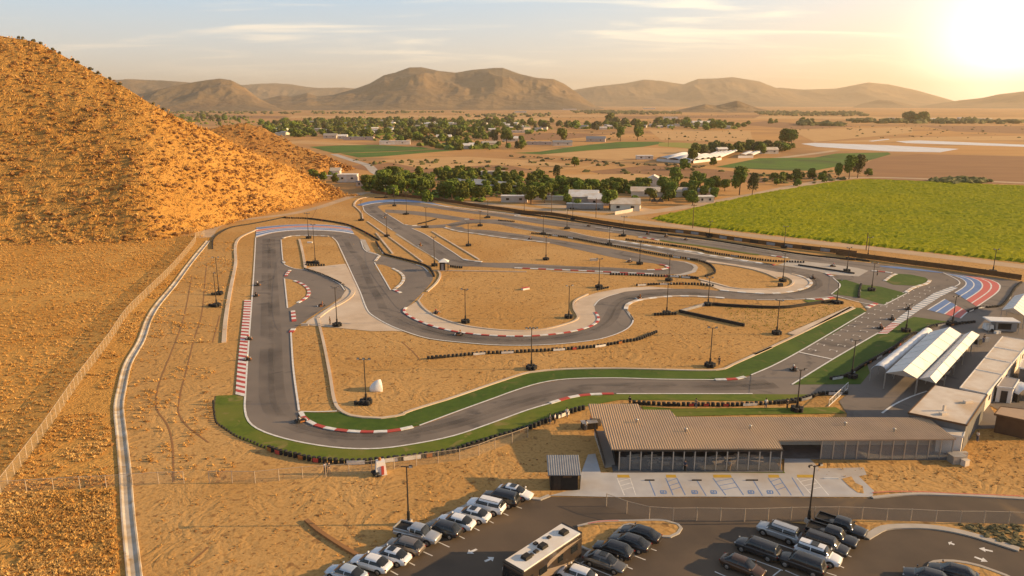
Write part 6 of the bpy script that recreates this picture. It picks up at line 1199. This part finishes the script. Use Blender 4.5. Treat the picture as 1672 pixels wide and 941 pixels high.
# ================================================================== PEOPLE AND KARTS
def skin_body(name, verts, edges, radii, mat, parent=None, root=0, levels=1):
    me = bpy.data.meshes.new(name); me.from_pydata(verts, edges, []); o = link(name, me, parent); o.modifiers.new('skin', 'SKIN')
    bm = bmesh.new(); bm.from_mesh(me); lay_ = bm.verts.layers.skin.verify(); bm.verts.ensure_lookup_table()
    for i, v in enumerate(bm.verts): rr = radii[i]; v[lay_].radius = rr if isinstance(rr, tuple) else (rr, rr); v[lay_].use_root = (i == root)
    bm.to_mesh(me); bm.free(); s = o.modifiers.new('sub', 'SUBSURF'); s.levels = s.render_levels = levels
    dg = bpy.context.evaluated_depsgraph_get(); me2 = bpy.data.meshes.new_from_object(o.evaluated_get(dg)); o.modifiers.clear(); o.data = me2; me2.materials.clear(); me2.materials.append(mat)
    me2.polygons.foreach_set('use_smooth', [True] * len(me2.polygons)); return o
STAND = dict(pel=(0, 0, .95), che=(0, 0, 1.32), nec=(0, 0, 1.50), hea=(0, .015, 1.66), top=(0, .01, 1.77), sl=(.17, 0, 1.43), el=(.25, -.03, 1.15), hl=(.24, .08, .90), hl2=(.24, .12, .80), sr=(-.17, 0, 1.43), er=(-.25, -.03, 1.15), hr=(-.22, .10, .92), hr2=(-.22, .15, .83), pl=(.09, 0, .90), kl=(.11, .03, .50), al=(.12, -.01, .08), tl=(.13, .15, .04), pr=(-.09, 0, .90), kr=(-.11, .02, .50), ar=(-.13, -.02, .08), tr=(-.14, .13, .04))
SIT = dict(pel=(0, -.10, .26), che=(0, -.24, .60), nec=(0, -.26, .78), hea=(0, -.22, .93), top=(0, -.22, 1.05), sl=(.18, -.24, .71), el=(.27, -.06, .52), hl=(.16, .18, .55), hl2=(.11, .24, .56), sr=(-.18, -.24, .71), er=(-.27, -.06, .52), hr=(-.16, .18, .55), hr2=(-.11, .24, .56), pl=(.10, -.05, .26), kl=(.20, .36, .42), al=(.17, .72, .18), tl=(.17, .80, .26), pr=(-.10, -.05, .26), kr=(-.20, .36, .42), ar=(-.17, .72, .18), tr=(-.17, .80, .26))
RAD = dict(pel=(.15, .11), che=(.17, .115), nec=.055, hea=.105, top=.07, sl=.07, el=.048, hl=.035, hl2=.03, sr=.07, er=.048, hr=.035, hr2=.03, pl=.09, kl=.065, al=.045, tl=.04, pr=.09, kr=.065, ar=.045, tr=.04)
EDG = [('pel', 'che'), ('che', 'nec'), ('nec', 'hea'), ('hea', 'top'), ('che', 'sl'), ('sl', 'el'), ('el', 'hl'), ('hl', 'hl2'), ('che', 'sr'), ('sr', 'er'), ('er', 'hr'), ('hr', 'hr2'), ('pel', 'pl'), ('pl', 'kl'), ('kl', 'al'), ('al', 'tl'), ('pel', 'pr'), ('pr', 'kr'), ('kr', 'ar'), ('ar', 'tr')]
def sub_body(name, P, keys, mat, grow, parent, root):
    ks = [k for k in P if k in keys]; ix = {k: i for i, k in enumerate(ks)}; gr = lambda r: tuple(x + grow for x in r) if isinstance(r, tuple) else r + grow
    return skin_body(name, [P[k] for k in ks], [(ix[a], ix[b]) for a, b in EDG if a in ix and b in ix], [gr(RAD[k]) for k in ks], mat, parent, ix[root])
PCACHE = {}
def person(pose, shirt, trousers, x, y, z, rz, label, group=None, helmet=None):
    key = (id(pose), shirt, trousers, helmet)
    if key in PCACHE: r = copy_tree(PCACHE[key])
    else:
        r = sub_body('person', pose, set(pose), M['skin'], 0, None, 'pel')
        sub_body('shirt', pose, {'pel', 'che', 'sl', 'el', 'sr', 'er'}, CLOTH[shirt], .018, r, 'pel'); sub_body('trousers', pose, {'pel', 'pl', 'kl', 'al', 'pr', 'kr', 'ar'}, CLOTH[trousers], .016, r, 'pel')
        hx = Vector(pose['hea']); b = MB(); n = 10
        if helmet: b.lathe(hx - Vector((0, 0, .13)), [(.06, 0), (.125, .03), (.15, .13), (.135, .23), (.06, .29)], 12); b.build('helmet', M[helmet], r); b = MB(); b.box(hx + Vector((0, .135, .03)), (.2, .05, .09)); b.build('visor', M['carglass'], r)
        else: b.lathe(hx + Vector((0, -.02, -.02)), [(.10, 0), (.122, .05), (.115, .10), (.06, .155)], 12); b.build('hair', M['hair'], r)
        PCACHE[key] = r
    r.location = (x, y, z); r.rotation_euler = (0, 0, rz); tag(r, label, 'person', group); return r
def make_kart():
    r = empty('go_kart', (0, 0, 0)); b = MB(); b.box((0, .1, .09), (.68, 1.5, .05)); b.build('floor_pan', M['darkmetal'], r)
    for s in (1, -1):
        b = MB(); b.box((s * .56, .10, .15), (.2, .75, .17), 0, 0, (.8, .92)); b.build('side_pod', M['orange'], r)
        for y, rr, w in ((.62, .13, .13), (-.52, .14, .20)): b = MB(); b.tube((s * (.56 - w / 2), y, rr), (s * (.56 + w / 2), y, rr), rr, None, 12); b.build('wheel', M['tyre'], r)
    b = MB(); b.box((0, .92, .14), (.95, .22, .2), 0, 0, (.85, .6)); b.build('nose_cone', M['white'], r); b = MB(); b.box((0, -.80, .16), (1.1, .1, .14)); b.build('rear_bumper', M['black'], r)
    b = MB(); b.box((0, -.22, .22), (.42, .4, .2)); b.box((0, -.42, .42), (.4, .1, .45), 0, 0, (.8, .8)); b.build('seat', M['black'], r); b = MB(); b.box((-.36, -.35, .25), (.24, .34, .3)); b.build('engine', M['steel'], r); b = MB(); b.tube((0, .42, .15), (0, .22, .52), .02, None, 5); b.lathe((0, .2, .53), [(.11, 0), (.15, .0), (.15, .03), (.11, .03)], 12); b.build('steering_wheel', M['black'], r)
    return r
KP = None; shirts = ['black', 'navy', 'red', 'grey', 'orange', 'white']
KARTS = [(421, 466.5, 90, 'on the long left straight, upper of two'), (418.5, 484, 90, 'on the long left straight, lower of two'), (525, 500.5, 200, 'in the first chicane'), (406.5, 555, 100, 'at the striped ladder kerb, farther'), (404.5, 588.5, 100, 'at the striped ladder kerb, nearer'), (491, 689, 35, 'entering the bottom turn at the red white kerb'), (750, 547.5, 175, 'on the wide curve under the sandy bowl'), (865, 391.5, 160, 'on the lower lane of the loop'), (1027.8, 428.5, 150, 'on the sand of the wedge infield'), (1326.7, 455, 80, 'rounding the right loop'),
         (1044, 488, 200, 'at the exit of the esses'), (1359.5, 435.8, 165, 'on the pale concrete wedge'), (1483, 506, 50, 'beside the striped kerb of the start straight, farthest'), (1456.5, 522.5, 50, 'on the start straight, middle of three'), (1438, 537, 50, 'on the start straight by the ladder kerb end'), (1057.6, 383, 165, 'on the far straight, left of three'), (1087.4, 387.3, 165, 'on the far straight, middle of three'), (1119.6, 392.3, 165, 'on the far straight, right of three'), (961, 370, 165, 'on the far straight left of the bare strip'), (712.5, 512.5, 60, 'parked on the sandy bowl beside the curb'), (1296, 605, 60, 'white topped, below the start line'), (628, 356, 230, 'on the top of the long diagonal'), (686, 402, 230, 'lower on the long diagonal')]
proto = make_kart(); first = True
for i, (a, b_, deg, lb) in enumerate(KARTS):
    k = proto if first else copy_tree(proto); first = False; p = g(a, b_); k.location = (p.x, p.y, ZT + .02); k.rotation_euler = (0, 0, R(deg - 90)); tag(k, 'small go kart ' + lb, 'go kart', 'go karts on the circuit')
    person(SIT, shirts[i % 6], 'black', p.x, p.y, ZT + .05, R(deg - 90), 'seated driver of the go kart ' + lb, 'kart drivers', ['white', 'black', 'orange', 'red'][i % 4])
PEO = [(532, 774.5, 'white', 'black', 'person in a white shirt standing at the wire fence, left of two'), (538, 774, 'black', 'tan', 'person in dark clothes standing at the wire fence, right of two'), (898, 693, 'grey', 'denim', 'person watching at the fence left of the tan roof, left of the pair'), (906, 692.5, 'white', 'black', 'person in white watching at the fence left of the tan roof'), (925.5, 683, 'white', 'denim', 'person in white near the corner of the tan roof'), (956.5, 704, 'white', 'grey', 'person in white beside the black equipment crate'), (539, 530.5, 'black', 'black', 'marshal in black next to the pole on the concrete apron'),
       (1174, 597, 'black', 'black', 'marshal in dark clothes by the turf corner pole'), (1028, 664, 'black', 'black', 'spectator in black on the turf behind the tan roof'), (1136, 668, 'tan', 'denim', 'spectator in tan on the turf behind the tan roof'), (1285, 668.5, 'black', 'black', 'spectator at the barrier near the paddock gate'), (1250, 667.5, 'white', 'denim', 'spectator in white at the barrier behind the tan roof'), (1606, 560, 'black', 'denim', 'mechanic in black by the tool carts'), (1572, 648, 'navy', 'black', 'person beside the near cabin corner'), (1595, 722, 'white', 'denim', 'person in white on the walkway right of the cream building'), (1432, 451, 'black', 'black', 'marshal on the track beside the small turf triangle'),
       (1118, 771, 'navy', 'black', 'person in navy standing at the pavilion glass front'), (1190, 770.5, 'grey', 'tan', 'person in grey at the pavilion planter')]
for i, (a, b_, s, t, lb) in enumerate(PEO): p = g(a, b_); person(STAND, s, t, p.x, p.y, ZT if b_ < 672 else .03, random.uniform(0, 6.28), lb)
# ================================================================== HOUSES OF THE VALLEY
def house(x, y, w, d, h, rz, roofm, wallm, label, gable=True, name='house', group=None, win=2):
    p = g(x, y); r = empty(name, p, rz); tag(r, label, 'house' if name == 'house' else name.replace('_', ' '), group); b = MB(); b.box((0, 0, h / 2), (w, d, h)); b.build('wall', M[wallm], r); e = .5; rh = d * .28 if gable else .25
    b = MB()
    if gable: b.add([(-w / 2 - e, -d / 2 - e, h - .15), (w / 2 + e, -d / 2 - e, h - .15), (w / 2 + e, d / 2 + e, h - .15), (-w / 2 - e, d / 2 + e, h - .15), (-w / 2 - e, 0, h + rh), (w / 2 + e, 0, h + rh)], [(0, 1, 5, 4), (2, 3, 4, 5), (0, 4, 3), (1, 2, 5), (3, 2, 1, 0)])
    else: b.box((0, 0, h + .14), (w + e, d + e, .28))
    b.build('roof', M[roofm], r)
    for i in range(win): b = MB(); b.box((-w / 2 + w * (i + .5) / max(1, win), -d / 2 - .02, h * .55), (min(1.5, w * .12), .06, 1.1)); b.build('window', M['carglass'], r)
    return r
for a in ((568.5, 297, 12, 7, 4.6, .05, 'wallwhite', 'wallwhite', 'white block house between the small hill and the dense trees', False), (549, 291, 6, 6, 5.2, .05, 'tileroof', 'wallwhite', 'white house with a grey roof left of the white block house', True), (535, 294, 12, 4, 2.6, .1, 'wallwhite', 'housewall', 'long low white roofed shed at the small hill', False), (592, 304, 7, 4, 2.8, .1, 'greyroof', 'housewall', 'small grey shed below the white block house', False),
          (953, 330, 14, 10, 3.3, -.15, 'wallwhite', 'housewall', 'large pale gabled house of the roadside compound', True), (980, 334, 11, 8, 3.2, -.15, 'wallwhite', 'housewall', 'white roofed wing right of the large gabled house', True), (1020, 343, 13, 8, 3.4, -.1, 'flatroof', 'housewall', 'pale roofed house inside a pale wall by the road', True), (1077, 320, 30, 7, 2.8, -.12, 'flatroof', 'housewall', 'long cream roofed barn among the trees', True), (1067, 305, 7, 9, 4.5, 1.3, 'wallwhite', 'wallwhite', 'small white arched barn at the orchard end', True),
          (840, 330, 13, 4, 3.0, -.1, 'wallwhite', 'housewall', 'pale roadside shed left of the two round trees', False), (880, 321, 12, 4, 3.0, -.1, 'wallwhite', 'housewall', 'pale roofed shed behind the two round trees', False), (912, 327, 26, 2.6, 1.8, -.1, 'greyroof', 'housewall', 'row of low grey trailers behind the round trees', False), 
          (805, 288, 16, 6, 3.2, 0, 'flatroof', 'housewall', 'pink white low house at the far edge of the orchard', False), (1150, 330, 8, 5, 2.8, .1, 'wallwhite', 'housewall', 'white trailer beneath the clump of trees', False), (1138, 322, 14, 6, 3.2, -.1, 'greyroof', 'housewall', 'grey roofed shed in the clump of trees', True)):
    house(*a[:9], a[9])
def long_trailer():
    r = empty('trailer', g(955, 342), R(-9)); tag(r, 'long pale box trailer parked beside the back road', 'trailer'); b = MB(); b.box((0, 0, 1.55), (17, 2.8, 2.2)); b.build('body', M['greyroof'], r); b = MB(); b.box((0, 0, 2.73), (17.1, 2.9, .14)); b.build('roof', M['wallwhite'], r)
    for x in (-6.5, -5.3, 5.3, 6.5): b = MB(); b.tube((x, -1.5, .45), (x, -1.2, .45), .45, None, 12); b.build('wheel', M['tyre'], r)
long_trailer()
b = MB(); wp_ = gl('C 908,172 1040,150 1140,115'); r = empty('garden_wall', wp_[0]); tag(r, 'pale garden wall in front of the pale roofed roadside house', 'wall'); b.wall([q - wp_[0] for q in wp_], 0, 1.5, .25); b.build('wall', M['housewall'], r)
for i, (a, b_) in enumerate(((1068, 332), (1078, 332))):
    r = empty('black_cone_tent', g(a, b_)); tag(r, ('left' if i == 0 else 'right') + ' of two small black peaked tents in the roadside yard', 'tent'); m = MB(); m.box((0, 0, 1.7), (3, 3, 1.8), 0, 0, (.08, .08)); m.build('canopy', M['black'], r)
    for x in (-1.3, 1.3):
        for y in (-1.3, 1.3): m = MB(); m.box((x, y, .42), (.1, .1, .85)); m.build('leg', M['steel'], r)
def greenhouse(s, label):
    P = gl(s); r = empty('greenhouse', P[0]); tag(r, label, 'greenhouse', 'greenhouses in mid valley'); P = [p - P[0] for p in P]; d = P[1] - P[0]; n = max(2, int(d.length / 9))
    for i in range(n):
        m = MB(); a0, a1 = P[0] + d * (i / n), P[0] + d * ((i + 1) / n); e = P[3] - P[0]; vs = []
        for t in (0, 1):
            for j in range(7): a = math.pi * j / 6; v = a0.lerp(a1, .5 - .5 * math.cos(a)) + e * t; vs.append((v.x, v.y, 2.2 + 1.5 * math.sin(a)))
        m.add(vs, [(j, j + 1, 8 + j, 7 + j) for j in range(6)], 0, True); k = m.build('vault', M['plastic'], r); k.modifiers.new('t', 'SOLIDIFY').thickness = .06
        m = MB(); m.quad((a0.x, a0.y, 0), (a1.x, a1.y, 0), (a1.x, a1.y, 2.2), (a0.x, a0.y, 2.2)); m.build('end_wall', M['plastic'], r)
greenhouse('. 1072,263.5 1128,267.5 1160,256 1110,254.5', 'left and nearer block of white vaulted greenhouses'); greenhouse('. 1132,267 1178,261.5 1215,254 1165,254.5', 'middle block of white vaulted greenhouses'); greenhouse('. 1205,258.5 1230,258 1240,253 1218,253', 'small right hand block of white vaulted greenhouses')
house(1052, 260, 14, 8, 3.0, 0, 'wallwhite', 'wallwhite', 'low white packing shed left of the greenhouses', False); house(1255, 251, 16, 8, 4, .1, 'flatroof', 'housewall', 'pale barn of the farmyard right of the greenhouses', True); house(1258, 245, 12, 7, 3.5, .1, 'tileroof', 'housewall', 'smaller roof behind the pale barn of the farmyard', True); house(1178, 167 + 83, 10, 6, 4, .2, 'wallwhite', 'housewall', 'white shed behind the greenhouse row of trees', True)
house(918, 238, 22, 8, 4, .1, 'greyroof', 'housewall', 'grey roofed barn beside the broad spreading tree', True); house(973, 231.5, 24, 10, 4, -.2, 'greyroof', 'housewall', 'grey barn with open front at the end of the green strip', True); house(833, 231, 20, 9, 4, 0, 'wallwhite', 'housewall', 'white roofed house below the big trees at the town edge', True); house(880, 236.5, 30, 8, 3.2, 0, 'greyroof', 'housewall', 'long dark shed row on the tan field in mid valley', False); house(845, 217, 24, 6, 3.4, 0, 'wallwhite', 'housewall', 'white roofed stable on the bare paddock', False)
house(1145, 207, 40, 14, 8, .05, 'wallwhite', 'housewall', 'white roofed farm buildings among the far right trees', True); house(1095, 195, 40, 12, 7, 0, 'wallwhite', 'wallwhite', 'white warehouse far behind the golden field', False); house(850, 184, 60, 16, 7, 0, 'wallwhite', 'wallwhite', 'white sheds at the foot of the main mountain', False); house(930, 180, 90, 20, 9, 0, 'wallwhite', 'wallwhite', 'long white depot at the right foot of the main mountain', False); house(1060, 178.6, 90, 20, 9, 0, 'wallwhite', 'wallwhite', 'small white depot in the hazy gap between the mountains', False)
house(586, 229, 40, 10, 4, .03, 'greyroof', 'housewall', 'long grey roofed school like block at the near town edge', False); house(645, 236, 36, 9, 4, .1, 'wallwhite', 'wallwhite', 'long white roofed hall at the end of the dark green field', False); house(560, 227, 12, 8, 4, 0, 'wallwhite', 'housewall', 'white roofed house left of the long grey block', True); house(540, 226, 18, 10, 4, 0, 'tileroof', 'housewall', 'wide tan roofed house at the near town edge', True); house(700, 210, 50, 14, 6, .03, 'wallwhite', 'housewall', 'long white roofed hall behind the town trees', False); house(670, 215, 24, 10, 6, 0, 'wallwhite', 'wallwhite', 'white two storey block among the town trees', False); house(725, 228, 20, 9, 4, 0, 'wallwhite', 'housewall', 'white roofed bungalow right of the town centre', True); house(760, 243, 16, 8, 3.6, 0, 'wallwhite', 'housewall', 'white shed where the dark green field ends', True); house(775, 241, 12, 7, 3.4, .2, 'wallwhite', 'housewall', 'small white house by the garden trees', True); house(800, 239, 18, 9, 3.6, .2, 'tileroof', 'housewall', 'tan roofed house behind a hedge at the green strip', True)
for s, n, lb, sd_ in (('. 425,214 560,213 640,212 650,224 560,223 440,222', 26, 'small pale roofed house among the near town trees', 1), ('. 440,202 620,199 760,200 756,208 600,207 450,208', 20, 'small house glimpsed between the back town trees', 2), ('. 765,204 900,204 905,215 790,222', 14, 'small house among the trees right of the town centre', 3), ('. 930,208 1190,206 1190,211 940,212', 14, 'farmhouse along the far row of trees', 4), ('. 1440,192 1560,194 1640,197 1560,200 1450,197', 16, 'tiny white roofed building far out in the sunlit haze', 5)):
    for x, y in spaced_in(gl(s), n, 18, 60 + sd_):
        p = Vector((x, y, 0)); hh = random.uniform(3, 4.5); r = empty('house', p, random.uniform(-.5, .5)); tag(r, lb, 'house', lb.replace('house', 'houses').replace('building', 'buildings')); w, d = random.uniform(10, 18), random.uniform(8, 11); rh = random.uniform(1.2, 2.4)
        m = MB(); m.box((0, 0, hh / 2), (w, d, hh)); m.build('wall', M['housewall'], r); m = MB(); m.add([(-w / 2 - .5, -d / 2 - .5, hh), (w / 2 + .5, -d / 2 - .5, hh), (w / 2 + .5, d / 2 + .5, hh), (-w / 2 - .5, d / 2 + .5, hh), (-w / 2, 0, hh + rh), (w / 2, 0, hh + rh)], [(0, 1, 5, 4), (2, 3, 4, 5), (0, 4, 3), (1, 2, 5), (3, 2, 1, 0)]); m.build('roof', M[random.choice(['tileroof', 'wallwhite', 'greyroof', 'wallwhite'])], r)
# ================================================================== AIR
HT = max(o.matrix_world.translation.z + max((v[2] for v in o.bound_box), default=0) for o in bpy.data.objects if o.type == 'MESH') + 12
print('haze top', HT)
def haze():
    m = bpy.data.materials.new('haze'); m.use_nodes = True; nt = m.node_tree; nt.nodes.clear(); out = nn(nt, 'ShaderNodeOutputMaterial'); v = nn(nt, 'ShaderNodeVolumePrincipled')
    v.inputs['Color'].default_value = (1, .83, .62, 1); v.inputs['Density'].default_value = HAZE; v.inputs['Anisotropy'].default_value = .4; nt.links.new(v.outputs[0], out.inputs['Volume'])
    b = MB(); b.box((0, 200, (HT - 3) / 2), (31000, 31000, HT + 3)); o = b.build('haze', m); struct(o, 'stuff')
haze()
